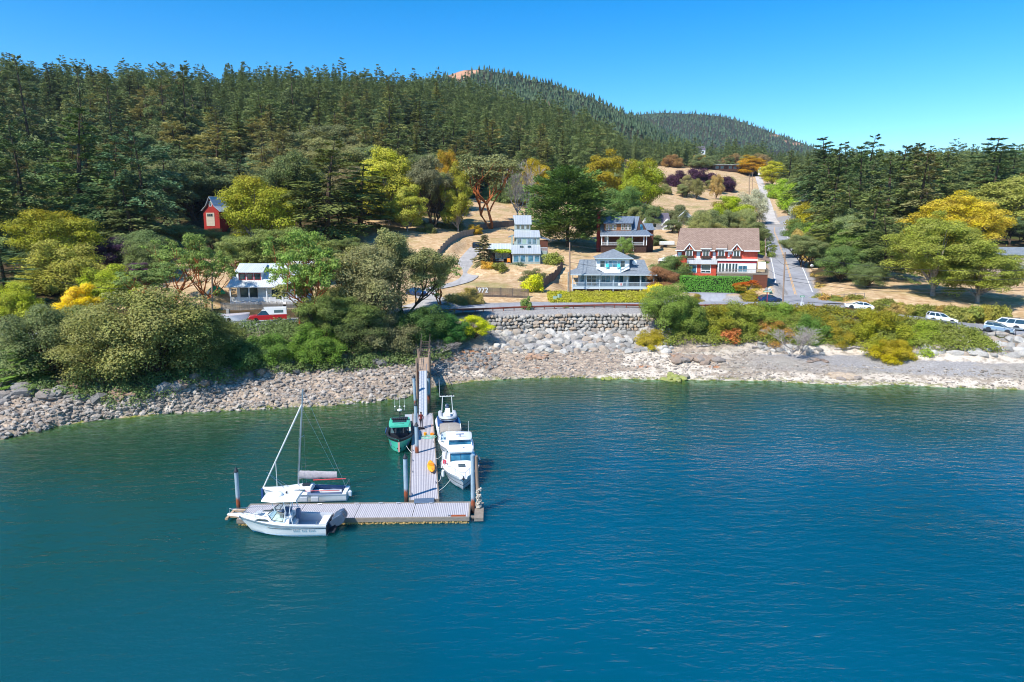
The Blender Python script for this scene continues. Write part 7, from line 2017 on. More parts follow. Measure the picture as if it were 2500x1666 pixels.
 # outcrops: each a tight knot of broken ledges
 for px, py, w, n_, c, lab in ((20, 960, 5.5, 26, '#85807c', 'grey rock outcrop at the left edge of the shore'), (105, 972, 2.6, 12, '#7c7874', 'low grey rock beside the left outcrop'), (1310, 872, 2.8, 16, '#a8866c', 'orange-brown rock hump on the beach under the wall'), (1700, 880, 4.2, 30, '#94806f', 'brownish tilted rock ledge in the middle of the beach'), (1650, 868, 1.8, 12, '#a07c62', 'rust-coloured rock left of the tilted ledge'), (1990, 880, 2.4, 14, '#857264', 'brown rock hump at the left end of the gravel'), (2225, 873, .6, 2, '#c0bcb4', 'single pale boulder lying on the gravel'), (2065, 925, 3.2, 22, '#b8a48c', 'tan weed-edged rock at the waterline'), (1485, 927, 1.8, 14, '#8c9440', 'green weed-covered rock at the waterline'), (1640, 925, 3.0, 16, '#8f9646', 'strip of green weedy stones at the waterline right of the weed rock')):
  Y = _march(px, py) or 100
  p = P(px, py, Y); rr = np.random.RandomState(int(px)); pts_ = []; sz_ = []
  for _ in range(n_):
   dx, dy = rr.normal(0, .33, 2) * w; s_ = w * rr.uniform(.12, .26); x_, y_ = p.x + dx, p.y + dy * .5
   pts_.append((x_, y_, g(x_, y_) + s_ * .12)); sz_.append((s_ * 1.3, s_, s_ * .62))
  if c not in MATS: MATS[c] = rock_mat('rock_' + c[1:], c, c, '#8a8078', True)
  merged_rocks('rock_outcrop', lab, pts_, sz_, int(px), MATS[c], sub=2, kind='thing', cat='rock', asp=True)
 # driftwood
 rngd = random.Random(4)
 k = 0
 for px, py, px2, py2, rr, lab in ((1370, 861, 1412, 859, .16, 'straight drift log at the foot of the boulder wall'), (1835, 850, 1905, 853, .2, 'pale drift log below the leafless brush'), (1700, 848, 1760, 842, .14, 'thin drift log under the rust-coloured bush'), (2035, 856, 2110, 847, .2, 'long drift log at the back of the gravel beach'), (2095, 833, 2128, 852, .18, 'slanting forked driftwood trunk'), (2130, 843, 2175, 838, .2, 'twisted grey drift log beside the forked trunk'), (2165, 838, 2230, 855, .25, 'long curved white drift log in front of the riprap'), (2075, 850, 2140, 852, .12, 'thin drift stick on the white sand'), (2230, 856, 2290, 860, .12, 'drift plank at the foot of the riprap')):
  Y1 = _march(px, py) or 108; Y2 = _march(px2, py2) or 108
  a_ = P(px, py, Y1) + Vector((0, 0, rr * .6)); c_ = P(px2, py2, Y2) + Vector((0, 0, rr * .8))
  b = MB(); pts_ = [a_.lerp(c_, i / 6) + Vector((0, rngd.uniform(-.15, .15), rngd.uniform(-.03, .1))) for i in range(7)]
  b.tube(pts_, rr, 7, r1=rr * .55)
  for q in range(2): s_ = pts_[2 + q * 2]; b.tube([s_, s_ + Vector((rngd.uniform(-.6, .6), rngd.uniform(-.4, .2), rngd.uniform(.3, .8)))], rr * .35, 5, r1=.03)
  tag(b.build('driftwood_log', MATS['dead_wood'], smooth=60), lab, 'driftwood')
def _march(px, py):
 a, b = _ray(px, py)
 if b >= 0: return None
 Ys = np.linspace(70, 135, 261); z = G(a * Ys, Ys); ray = CAM_Z + b * Ys
 m = np.nonzero(ray < z)[0]
 return float(Ys[m[0]]) if len(m) else None
# ================================================================== BUILDINGS (local: x right, y away from camera, front wall at y=0, z=0 ground)
def make_house_mats():
 stripemat('roof_metal_pale', '#c3c8ca', '#9ea5aa', .42, 0, .4, .10, .3, .8)
 stripemat('roof_metal_white', '#d2d9da', '#b0b9be', .40, 0, .4, .10, .2, .8)
 stripemat('roof_metal_blue', '#8793a0', '#636f7e', .42, 0, .4, .12, .3, .9)
 stripemat('boards_red', '#c4523c', '#8c3524', .28, 0, .75, .10, 0, .6)
 stripemat('boards_barn', '#a32b22', '#7a1f18', .22, 0, .8, .10, 0, .5)
 stripemat('boards_brown', '#6b3f2e', '#4a2a1f', .18, 2, .85, .14, 0, .5)
 stripemat('shingle_brown_wall', '#9a6440', '#7a4a2e', .18, 2, .85, .14, 0, .5)
 stripemat('siding_blue', '#b4bec3', '#949fa8', .18, 2, .7, .12, 0, .4)
 stripemat('siding_white', '#d9dadb', '#b9bcc0', .2, 2, .7, .10, 0, .4)
 stripemat('siding_greenblue', '#a3afa6', '#838f88', .3, 0, .7, .08, 0, .4)
 stripemat('siding_tan', '#c0b3a0', '#9e9180', .25, 2, .8, .10, 0, .4)
 stripemat('picket_brown', '#77675c', '#3a302a', .17, 0, .9, .16, 0, .7, var=.3)
 stripemat('picket_grey', '#9a958e', '#4e4a46', .17, 0, .9, .18, 0, .7, var=.3)
 pmat('white_trim', '#e4e6e6', .6, var=.05)
 pmat('blue_trim', '#bccad3', .6, var=.06)
 pmat('stucco_white', '#dfe0de', .8, var=.08, bump=.2)
 pmat('brick_red', '#a8423c', .85, var=.25, scale=5, bump=.4)
 pmat('dark_wood', '#4a352c', .85, var=.3)
 pmat('turquoise', '#4fc8c4', .5)
 pmat('green_box', '#9db5a4', .6, var=.1)
 pmat('sign_green', '#1f8f62', .5)
 pmat('car_white', '#e8eaec', .2, var=.02, coat=.6)
 pmat('car_silver', '#9aa5ad', .25, .5, var=.05, coat=.5)
 pmat('car_blue', '#24406a', .25, .3, var=.05, coat=.5)
 pmat('car_black', '#1d2024', .25, .2, var=.05, coat=.5)
 pmat('car_red', '#b81e28', .3, 0, var=.06, coat=.5)
 pmat('tyre', '#1b1b1d', .9, var=.2)
 pmat('rim', '#a9adb1', .3, .9, var=.1)
 pmat('lamp_red', '#9a1c1c', .3)
 pmat('lamp_clear', '#dfe5ea', .1, spec=.8)
 pmat('tent_green', '#2f9a68', .7, var=.1, bump=.3)
 pmat('tarp_blue', '#1f66b8', .6, var=.15, bump=.4)
 def shingle(name, c1, c2, c3, row=.28):
  t = NT(name); br = t.n('TexBrick'); br.inputs['Scale'].default_value = 1.0; br.inputs['Brick Width'].default_value = .55; br.inputs['Row Height'].default_value = row
  br.inputs['Mortar Size'].default_value = .025; br.inputs['Color1'].default_value = (*hexc(c1), 1); br.inputs['Color2'].default_value = (*hexc(c2), 1); br.inputs['Mortar'].default_value = (*hexc(c3), 1)
  t.l(t.coords('Object', scale=(1, 1, 1)), br.inputs['Vector'])
  n = t.noise(4, 4, .7, t.coords('Object')).outputs[0]
  c = t.mix(t.math('MULTIPLY', t.ramp(n, .4, .7), .35), br.outputs[0], hexc(c3))
  t.principled(c, .9, spec=.15, normal=t.bump(br.outputs[1], -.4, .03)); MATS[name] = t.m
 shingle('shingle_tan', '#a08a7c', '#8d776b', '#6d5a50', .30); shingle('shingle_grey', '#7d868e', '#949ca3', '#5f676f', .2); shingle('shingle_purple', '#77707a', '#69626c', '#514b55', .3)
def win(par, x0, x1, z0, z1, y=0, nx=1, nz=1, frame='white_trim', glass='glass_blue', fw=.09, name='window', proud=.05):
 """glass pane with a frame as its child; wall face is at y, facing -y"""
 b = MB(); b.bx(x0, x1, y - proud * .5, y + .02, z0, z1); w = b.build(name, M_(glass), par)
 f = MB(); y0, y1 = y - proud, y - .001
 f.bx(x0 - fw, x0, y0, y1, z0 - fw, z1 + fw); f.bx(x1, x1 + fw, y0, y1, z0 - fw, z1 + fw); f.bx(x0, x1, y0, y1, z1, z1 + fw); f.bx(x0, x1, y0, y1, z0 - fw, z0)
 for i in range(1, nx): x = x0 + (x1 - x0) * i / nx; f.bx(x - fw * .35, x + fw * .35, y0, y1, z0, z1)
 for i in range(1, nz): z = z0 + (z1 - z0) * i / nz; f.bx(x0, x1, y0 + .004, y1, z - fw * .25, z + fw * .25)
 f.build('frame', M_(frame), w); return w
def slab(b, pts, th=.12): b.poly(pts, th)
def railing(par, x0, x1, y, z, h=.95, mat='blue_trim', sp=.16, name='railing', axis='x', baluster=.04):
 b = MB(); n = max(2, int(abs(x1 - x0) / sp))
 def bx(u0, u1, z0, z1, d):
  if axis == 'x': b.bx(u0, u1, y - d, y + d, z0, z1)
  else: b.bx(y - d, y + d, u0, u1, z0, z1)
 bx(x0, x1, z + h - .08, z + h, .05); bx(x0, x1, z + .08, z + .15, .04)
 for i in range(n + 1):
  u = x0 + (x1 - x0) * i / n; bx(u - baluster / 2, u + baluster / 2, z + .15, z + h - .08, .02)
 return b.build(name, M_(mat), par)
def house_at(px, py, Y, name, label, rz=0, cat='house'):
 p = P(px, py, Y); return thing(name, label, cat, (p.x, p.y, p.z), rz), Y / FPX
def build_blue_house():
 t, k = house_at(1497, 713, 140, 'porch_house', 'pale blue house with grey hipped roof, white upper storey and a long front porch', R(-4))
 fl = 1.05; ev = 3.62
 b = MB(); b.bx(-7.0, 7.1, 1.9, 9.5, .2, ev + .1); b.build('wall', M_('siding_blue'), t)
 b = MB(); b.bx(-8.4, 8.2, -.4, 1.89, fl - .18, fl); b.bx(-8.4, 8.2, -.42, -.36, fl - .45, fl - .02); b.bx(-8.4, -7.02, 1.9, 6, fl - .18, fl); b.build('porch_floor', M_('blue_trim'), t)
 b = MB(); b.bx(-8.2, 8, .3, .4, 0, fl - .46)
 b.build('porch_skirt', M_('dark_wood'), t)
 posts = [-8.3, -5.55, -2.8, -.05, 2.75, 5.5, 8.1]
 for x in posts:
  b = MB(); b.bx(x - .08, x + .08, -.34, -.18, -.3, ev - .05); b.build('porch_post', M_('blue_trim'), t)
 for a_, c_ in zip(posts[:-1], posts[1:]): railing(t, a_ + .1, c_ - .1, -.26, fl)
 railing(t, -.2, 5.5, -8.3, fl, axis='y')
 # lower roof, hipped, flared
 x0, x1, y0, y1 = -8.8, 8.7, -.9, 11
 A = [(x0, y0, ev), (x1, y0, ev), (x1, y1, ev), (x0, y1, ev)]
 B_ = [(x0 + 1.5, y0 + 2.2, ev + .75), (x1 - 1.5, y0 + 2.2, ev + .75), (x1 - 1.5, y1 - 2, ev + .75), (x0 + 1.5, y1 - 2, ev + .75)]
 C_ = [(x0 + 2.0, y0 + 5.8, ev + 2.75), (x1 - 2.0, y0 + 5.8, ev + 2.75), (x1 - 2.0, y0 + 6.2, ev + 2.75), (x0 + 2.0, y0 + 6.2, ev + 2.75)]
 b = MB(); b.loft([[Vector(q) for q in A], [Vector(q) for q in B_], [Vector(q) for q in C_]], close=True); rf = b.build('roof', M_('shingle_grey'), t)
 b = MB(); b.bx(x0, x1, y0 - .03, y0 + .1, ev - .2, ev - .01); b.bx(x0, x0 + .1, y0 + .1, y1, ev - .2, ev - .01); b.bx(x1 - .1, x1, y0 + .1, y1, ev - .2, ev - .01); b.build('fascia', M_('blue_trim'), rf)
 # upper storey: box with front cut by balcony shape
 u0, u1 = -3.4, 3.3
 b = MB(); b.bx(u0, u1, 1.6, 8.0, ev + .6, 6.75); up = b.build('upper_wall', M_('stucco_white'), t)
 b = MB(); b.poly([(u0, 1.55, ev + 1.3), (u0, .9, ev + 1.22), (-1.75, -.1, ev + .33), (1.3, -.1, ev + .33), (u1, .9, ev + 1.22), (u1, 1.55, ev + 1.3)], .1, (0, 0, 1)); b.build('balcony_floor', M_('white_trim'), up)
 b = MB(); b.loft([[Vector((u0, 1.56, ev + 1.9)), Vector((u0, 1.56, ev + .9))], [Vector((-1.75, .0, ev + .75)), Vector((-1.75, 0, ev + .3))], [Vector((1.3, 0, ev + .75)), Vector((1.3, 0, ev + .3))], [Vector((u1, 1.56, ev + 1.9)), Vector((u1, 1.56, ev + .9))]], cap=False)
 b.build('balcony_front', M_('white_trim'), up)
 win(up, -2.65, -1.75, 5.0, 6.25, 1.6, 1, 2, 'blue_trim', 'glass_dark'); win(up, 1.5, 2.35, 5.0, 6.25, 1.6, 1, 2, 'blue_trim', 'glass_dark'); win(up, -.95, .8, 4.3, 6.3, 1.6, 2, 3, 'white_trim', 'glass_blue', name='glass_door')
 for x in (-1.35, 1.15):
  b = MB(); b.box((x, 1.52, 5.8), (.14, .16, .3)); b.box((x, 1.5, 6.15), (.08, .1, .12)); b.build('wall_lamp', M_('dark_trim'), up)
 ex0, ex1, ey0, ey1, ez = u0 - .45, u1 + .75, 1.0, 8.8, 6.85
 b = MB(); ap = Vector((.25, 4.9, ez + 1.75)); ap2 = Vector((.25, 5.1, ez + 1.75))
 b.loft([[Vector((ex0, ey0, ez)), Vector((ex1, ey0, ez)), Vector((ex1, ey1, ez)), Vector((ex0, ey1, ez))], [ap + Vector((-.05, 0, 0)), ap + Vector((.05, 0, 0)), ap2 + Vector((.05, 0, 0)), ap2 + Vector((-.05, 0, 0))]], close=True)
 r2 = b.build('upper_roof', M_('shingle_grey'), t)
 b = MB(); b.bx(ex0, ex1, ey0 - .03, ey0 + .08, ez - .17, ez - .01); b.build('fascia', M_('blue_trim'), r2)
 b = MB(); b.cyl((2.1, 3.2, ez + .7), (2.1, 3.2, ez + 1.7), .12, .12, 10); b.cyl((2.1, 3.2, ez + .5), (2.1, 3.2, ez + .8), .22, .16, 10); b.build('chimney_pipe', M_('dark_trim'), r2)
 # porch wall windows
 for x0_, x1_, nx in ((-6.7, -5.9, 1), (-3.0 + .65, -.5, 2), (.35, 2.2, 2), (5.85, 6.75, 1)): win(t, x0_, x1_, fl + .55, fl + 2.2, 1.9, nx, 1, 'white_trim', 'glass_blue')
 win(t, -5.35, -3.45, fl + .1, fl + 2.15, 1.9, 2, 3, 'white_trim', 'glass_dark', name='french_door'); win(t, 3.5, 5.4, fl + .05, fl + 2.15, 1.9, 2, 1, 'dark_trim', 'glass_dark', name='sliding_door')
 b = MB(); b.bx(.95, 1.85, -.38, -.36, fl + .25, fl + .8); o = b.build('banner', M_('white_trim'), t)
 b = MB(); b.bx(1.3, 1.42, -.392, -.382, fl + .3, fl + .75); b.bx(1.55, 1.67, -.392, -.382, fl + .3, fl + .75); b.build('banner_mark', M_('red_paint'), o)
 b = MB(); b.lathe((u1 + 1.15, 2.2, 5.9), [(.05, 0), (.5, .15), (.52, .18)], 14, axis='y'); b.build('satellite_dish', M_('white_trim'), t)
 for x, l_ in ((-1.25, 'turquoise balcony chair to the left of the glass door'), (1.1, 'turquoise balcony chair to the right of the glass door')):
  c = thing('balcony_chair', l_, 'chair', tuple(Vector(t.location) + Euler((0, 0, R(-4))).to_matrix() @ Vector((x, .75, ev + 1.0))))
  b = MB(); b.box((0, 0, .4), (.6, .55, .06)); b.build('seat', M_('turquoise'), c)
  b = MB(); b.box((0, .28, .75), (.6, .05, .7), rx=-.2); b.build('backrest', M_('turquoise'), c)
  b = MB()
  for sx in (-.26, .26):
   for sy in (-.22, .22): b.bx(sx - .03, sx + .03, sy - .03, sy + .03, -.25, .38)
  b.build('legs', M_('turquoise'), c)
def build_red_house():
 t, k = house_at(1748, 690, 150, 'red_house', 'big red board house with a huge brown shingle roof and white trim', R(-16))
 W0, W1 = -8.6, 8.3; ev = 7.05; z1 = 5.2
 b = MB(); b.bx(W0, W1, 0, 11, 0, ev + .3); b.poly([(W0, 0.02, ev + .3), (W0, 11, ev + .3), (W0, 5.5, ev + 4.6)], .01); wl = b.build('wall', M_('boards_red'), t)
 x0, x1 = W0 - .3, W1 + .35; ry, rz_ = 5.6, ev + 4.75
 b = MB(); slab(b, [(x0, -.75, ev), (x1, -.75, ev), (x1 + .0, ry, rz_), (x0 + .6, ry, rz_)], .16); slab(b, [(x0 + .6, ry, rz_), (x1, ry, rz_), (x1, 12, ev), (x0, 12, ev)], .16)
 rf = b.build('roof', M_('shingle_tan'), t)
 b = MB()
 for a_, c_ in ((x0, -6.95), (-5.0, -3.3), (-1.5, -.55), (1.3, 3.1), (5.4, x1)): b.bx(a_, c_, -.86, -.73, ev - .24, ev - .02)
 b.build('fascia', M_('white_trim'), rf)
 # gabled window dormers
 for cx in (-5.95, 3.95):
  g_ = thing.__call__ if False else None
  b = MB(); b.poly([(cx - .85, -.5, ev - 1.55), (cx + .85, -.5, ev - 1.55), (cx + .85, -.5, ev + .1), (cx, -.5, ev + 1.15), (cx - .85, -.5, ev + .1)], .5, (0, -1, 0)); d = b.build('gable_dormer', M_('boards_red'), t)
  b = MB(); slab(b, [(cx - 1.3, -.85, ev - .05), (cx, -.85, ev + 1.45), (cx, 1.3, ev + 1.45), (cx - 1.3, 1.3, ev - .05)], .12); slab(b, [(cx, -.85, ev + 1.45), (cx + 1.3, -.85, ev - .05), (cx + 1.3, 1.3, ev - .05), (cx, 1.3, ev + 1.45)], .12); b.build('roof', M_('shingle_tan'), d)
  b = MB()
  for s in (-1, 1): b.poly([(cx + s * 1.32, -.9, ev - .12), (cx, -.9, ev + 1.48), (cx, -.9, ev + 1.18), (cx + s * 1.05, -.9, ev - .12)], .06, (0, -1, 0))
  b.bx(cx - .06, cx + .06, -.56, -.51, ev + .1, ev + .8); b.build('bargeboard', M_('white_trim'), d)
  win(d, cx - .6, cx + .6, ev - 1.35, ev - .12, -.5, 2, 1, 'white_trim', 'glass_dark', fw=.16)
 for cx in (-1.5 - .9, .85 - .05):
  b = MB(); b.bx(cx - .95, cx + .95, -.55, 1.2, ev - 1.7, ev + .25); d = b.build('shed_dormer', M_('boards_red'), t)
  b = MB(); slab(b, [(cx - 1.15, -.95, ev + .4), (cx + 1.15, -.95, ev + .4), (cx + 1.15, .95, ev + 1.45), (cx - 1.15, .95, ev + 1.45)], .1); b.build('roof', M_('shingle_tan'), d)
  b = MB(); b.bx(cx - 1.17, cx + 1.17, -1.04, -.94, ev + .18, ev + .38); b.build('fascia', M_('white_trim'), d)
  win(d, cx - .58, cx + .58, ev - 1.45, ev - .2, -.55, 2, 1, 'white_trim', 'glass_dark', fw=.14)
 for cx in (-5.95, -2.4, .8, 3.95):
  b = MB(); b.bx(cx - 1.0, cx + 1.0, -.98, -.94, z1 + .05, z1 + .6); b.bx(cx - 1.0, cx - .95, -.94, -.02, z1 + .05, z1 + .12); b.bx(cx + .95, cx + 1.0, -.94, -.02, z1 + .05, z1 + .12); b.build('flower_rack', M_('dark_wood'), t)
 b = MB(); b.bx(-4.35, -3.6, -.06, -.01, z1 - .05, ev - .3); b.build('upper_door', M_('white_trim'), t)
 b = MB(); b.bx(-.95, -.35, -.06, -.01, z1 + .1, ev - .5); b.bx(-8.45, -7.6, -.07, -.01, ev - 1.6, ev - .5); b.bx(2.2, 2.55, -.08, -.01, ev - 1.5, ev - .35); b.bx(2.6, 3.0, -.08, -.01, ev - .9, ev - .4); b.build('wall_ornament', M_('white_trim'), t)
 # lower left with metal awning
 b = MB(); slab(b, [(-6.35, -2.3, z1 - 1.1), (.05, -2.3, z1 - 1.1), (.05, -.01, z1 + .1), (-6.35, -.01, z1 + .1)], .1); b.build('metal_awning', M_('roof_metal_pale'), t)
 b = MB(); b.bx(-6.4, -.1, -1.6, -.01, 0, z1 - 1.15); b.build('ground_floor_wall', M_('boards_red'), t)
 win(t, -5.7, -4.3, z1 - 3.0, z1 - 1.4, -1.6, 1, 1, 'white_trim', 'glass_blue', fw=.14); win(t, -3.2, -1.35, z1 - 2.4, z1 - 1.35, -1.6, 1, 1, 'white_trim', 'glass_dark', fw=.14); win(t, -3.2, -1.35, z1 - 3.0, z1 - 2.6, -1.6, 2, 1, 'white_trim', 'glass_dark', fw=.12)
 # lower right: white sun porch
 b = MB(); b.bx(.15, 8.05, -1.8, -.01, 0, z1 - .75); b.build('sun_porch_wall', M_('stucco_white'), t)
 b = MB(); b.bx(.1, 8.2, -2.0, -.01, z1 - .3, z1 + .02); b.bx(.0, 8.3, -2.08, -1.98, z1 - .34, z1 - .05); b.build('sun_porch_roof', M_('white_trim'), t)
 b = MB(); b.bx(.12, 8.1, -1.85, -1.79, z1 - .8, z1 - .35); b.build('red_fascia', M_('red_paint'), t)
 for x in (.45, 1.1, 1.85, 2.5, 3.2, 3.8): win(t, x, x + .42, z1 - 2.7, z1 - .95, -1.8, 1, 1, 'white_trim', 'glass_dark', fw=.1)
 win(t, 4.45, 6.2, z1 - 2.65, z1 - 1.4, -1.8, 2, 1, 'white_trim', 'glass_blue')
 # deck
 b = MB(); b.bx(.0, 10.4, -3.6, -1.81, z1 - 3.1, z1 - 2.95); b.bx(8.1, 10.4, -1.8, 3, z1 - 3.1, z1 - 2.95); b.build('deck', M_('wood_grey'), t)
 b = MB(); b.bx(7.4, 10.3, -3.5, -3.35, -2.5, z1 - 3.11); b.build('deck_skirt', M_('boards_brown'), t)
 railing(t, 0, 10.4, -3.55, z1 - 2.95, mat='wood_grey'); railing(t, -3.5, 3, 10.35, z1 - 2.95, mat='wood_grey', axis='y')
 b = MB(); slab(b, [(8.35, -1.2, z1 + .15), (10.9, -1.2, z1 - .4), (10.9, 4, z1 + .3), (8.35, 4, z1 + 1.1)], .1); b.build('side_roof', M_('shingle_tan'), t)
 b = MB(); slab(b, [(8.4, -1.85, z1 - .5), (9.9, -1.85, z1 - .5), (10.0, -2.3, z1 - 2.0), (8.4, -2.3, z1 - 2.0)], .03); b.build('roller_blind', M_('rope_white'), t)
 # sunroom wing at left
 b = MB(); b.bx(-12.4, -8.65, 1.5, 6, 0, 4.4); wg = b.build('sunroom_wing', M_('glass_dark'), t)
 b = MB()
 for x in (-12.45, -10.5, -8.75): b.bx(x, x + .14, 1.4, 1.49, 2.2, 4.45)
 b.bx(-12.4, -8.65, 1.42, 1.48, 1.6, 2.6); b.build('wing_frame', M_('red_paint'), wg)
 b = MB(); slab(b, [(-12.8, 1.0, 4.5), (-10.2, 1.0, 4.5), (-8.6, 1.0, 5.35), (-8.6, 6.3, 5.9), (-12.8, 6.3, 4.8)], .15); b.build('wing_roof', M_('white_trim'), wg)
def build_modern_house():
 t, k = house_at(1285, 643, 163, 'stepped_house', 'grey-green house with three stepped white metal shed roofs and a small tower')
 g_ = 'siding_greenblue'
 b = MB(); b.bx(-3.3, 3.3, 0, 4.2, -.5, 2.15); b.bx(-2.5, 3.3, 4.21, 8, -.5, 6.0); b.bx(-2.8, 1.1, 7.0, 11, -.5, 9.0); b.bx(-2.9, -2.51, 4.21, 11, 0, 5); b.build('wall', M_(g_), t)
 # wedges closing under the roofs are the roofs' own thickness; roofs
 b = MB(); slab(b, [(-3.6, -.4, 2.25), (3.45, -.4, 2.25), (3.45, 4.25, 4.25), (-3.6, 4.25, 4.25)], .14)
 lo = b.build('lower_roof', M_('roof_metal_pale'), t)
 for s in (-3.31, 3.31):
  b = MB(); b.poly([(s, 0, 2.1), (s, 4.2, 2.1), (s, 4.2, 4.05)], .02); b.build('gable_panel', M_(g_), t)
 for x in (-1.5, .35):
  b = MB(); b.poly([(x, 2.6, 3.58), (x + .85, 2.6, 3.58), (x + .85, 3.5, 3.97), (x, 3.5, 3.97)], -.08); b.build('skylight', M_('glass_dark'), lo)
 b = MB(); slab(b, [(-2.85, 3.9, 6.05), (3.5, 3.9, 6.05), (3.3, 7.2, 7.7), (-2.85, 7.2, 7.9)], .14); b.build('middle_roof', M_('roof_metal_pale'), t)
 b = MB(); slab(b, [(-2.7, 6.7, 9.15), (1.4, 6.7, 9.15), (1.4, 10.6, 11.4), (-3.2, 10.6, 11.4)], .14); b.build('tower_roof', M_('roof_metal_pale'), t)
 b = MB(); b.poly([(-2.81, 7.0, 8.9), (-2.81, 10.9, 8.9), (-2.81, 10.6, 11.2)], .02); b.poly([(1.11, 7.0, 8.9), (1.11, 10.9, 8.9), (1.11, 10.6, 11.2)], .02); b.build('tower_gable', M_(g_), t)
 for x in (-3.0, -1.4, .45, 1.95): win(t, x, x + 1.15, .35, 1.85, 0, 1, 1, 'blue_trim', 'glass_blue', fw=.1)
 for x in (-2.1, -.9, .35, 1.55): win(t, x, x + .95, 4.45, 5.75, 4.21, 1, 1, 'blue_trim', 'glass_blue' if x != -.9 else 'green_box', fw=.1)
 for x in (-2.3, -1.15, .1): win(t, x, x + .8, 8.0, 8.95, 7.0, 1, 1, 'blue_trim', 'glass_dark', fw=.09)
 # left wing over the patio
 b = MB(); slab(b, [(-9.3, 2.6, 3.1), (-3.65, 2.6, 3.1), (-2.9, 6.6, 4.5), (-9.3, 6.6, 4.5)], .14); b.build('wing_roof', M_('roof_metal_white'), t)
 b = MB(); b.bx(-9.1, -3.35, 3.4, 7.5, 0, 3.15); wg = b.build('patio_wing', M_('dark_wood'), t)
 for x in (-7.4, -5.6): win(wg, x, x + 1.5, 1.0, 2.6, 3.4, 1, 1, 'blue_trim', 'glass_dark')
 b = MB()
 for x in (-8.6, -3.7): b.bx(x - .08, x + .08, .3, .46, 0, 2.6)
 for i in range(9): b.bx(-8.7 + i * .62, -8.62 + i * .62, .2, 3.3, 2.6, 2.72)
 b.build('arbour_frame', M_('dark_wood'), t)
 r = np.random.RandomState(4); C = np.stack([r.uniform(-8.6, -3.6, 90), r.uniform(.1, 3.2, 90), r.uniform(2.55, 3.05, 90)], 1)
 me = cluster_leaves('grape_vine', 6, C, .38, 40, .26, MATS['leaf_gold'], flat=.7); o = link('grape_vine', me, t); o.color = (*hexc('#9db02a'), 1)
 b = MB(); b.bx(-9.2, -3.35, -.9, 3.3, -.25, .0); b.build('patio', M_('concrete'), t)
 # east bay with balcony
 b = MB(); b.bx(3.35, 5.3, 4.3, 8, -.4, 5.3); bay = b.build('east_bay', M_('boards_brown'), t)
 b = MB(); slab(b, [(3.35, 4.0, 5.9), (5.8, 4.0, 5.4), (5.8, 8.2, 5.6), (3.35, 8.2, 6.4)], .1); b.build('bay_roof', M_('roof_metal_blue'), bay)
 b = MB(); b.bx(3.35, 5.1, 2.3, 4.25, 2.55, 2.7); b.bx(3.32, 5.1, 2.3, 4.25, -.5, 2.5); b.build('balcony_base', M_(g_), bay)
 railing(bay, 3.4, 5.1, 2.35, 2.7, mat='white_trim')
 b = MB(); b.bx(-3.6, -3.2, 5.5, 9, 3.8, 6.6); b.build('west_bay', M_(g_), t)
 b = MB(); b.poly([(-2.9, 9.0, 6.7), (-4.3, 9.0, 6.2), (-4.3, 6.2, 6.0), (-2.9, 6.2, 6.5)], .08); b.build('west_canopy', M_('roof_metal_blue'), t)
 base = Vector(t.location)
 for x, lab in ((-8.3, 'orange patio chair on the left of the picnic table'), (-4.2, 'orange patio chair on the right of the picnic table')):
  c = thing('patio_chair', lab, 'chair', base + Vector((x, -.3, 0)))
  b = MB(); b.box((0, 0, .38), (.75, .65, .08)); b.build('seat', M_('orange_plastic'), c)
  b = MB(); b.box((0, .35, .75), (.75, .07, .75), rx=-.25); b.build('backrest', M_('orange_plastic'), c)
  b = MB()
  for s in (-.36, .36): b.bx(s - .05, s + .05, -.35, .35, .5, .58); b.bx(s - .05, s + .05, -.33, -.25, 0, .5); b.bx(s - .05, s + .05, .25, .33, 0, .5)
  b.build('armrest_frame', M_('orange_plastic'), c)
 c = thing('picnic_table', 'red-brown picnic table with white top between the orange chairs', 'table', base + Vector((-6.3, -.2, 0)))
 b = MB(); b.box((0, 0, .75), (1.9, .8, .06)); b.build('tabletop', M_('white_trim'), c)
 b = MB(); b.box((0, -.65, .45), (1.9, .3, .05)); b.box((0, .65, .45), (1.9, .3, .05)); b.build('bench', M_('boards_brown'), c)
 b = MB()
 for s in (-.7, .7): b.box((s, 0, .37), (.08, 1.3, .74), taper=.6)
 b.build('trestle', M_('boards_brown'), c)
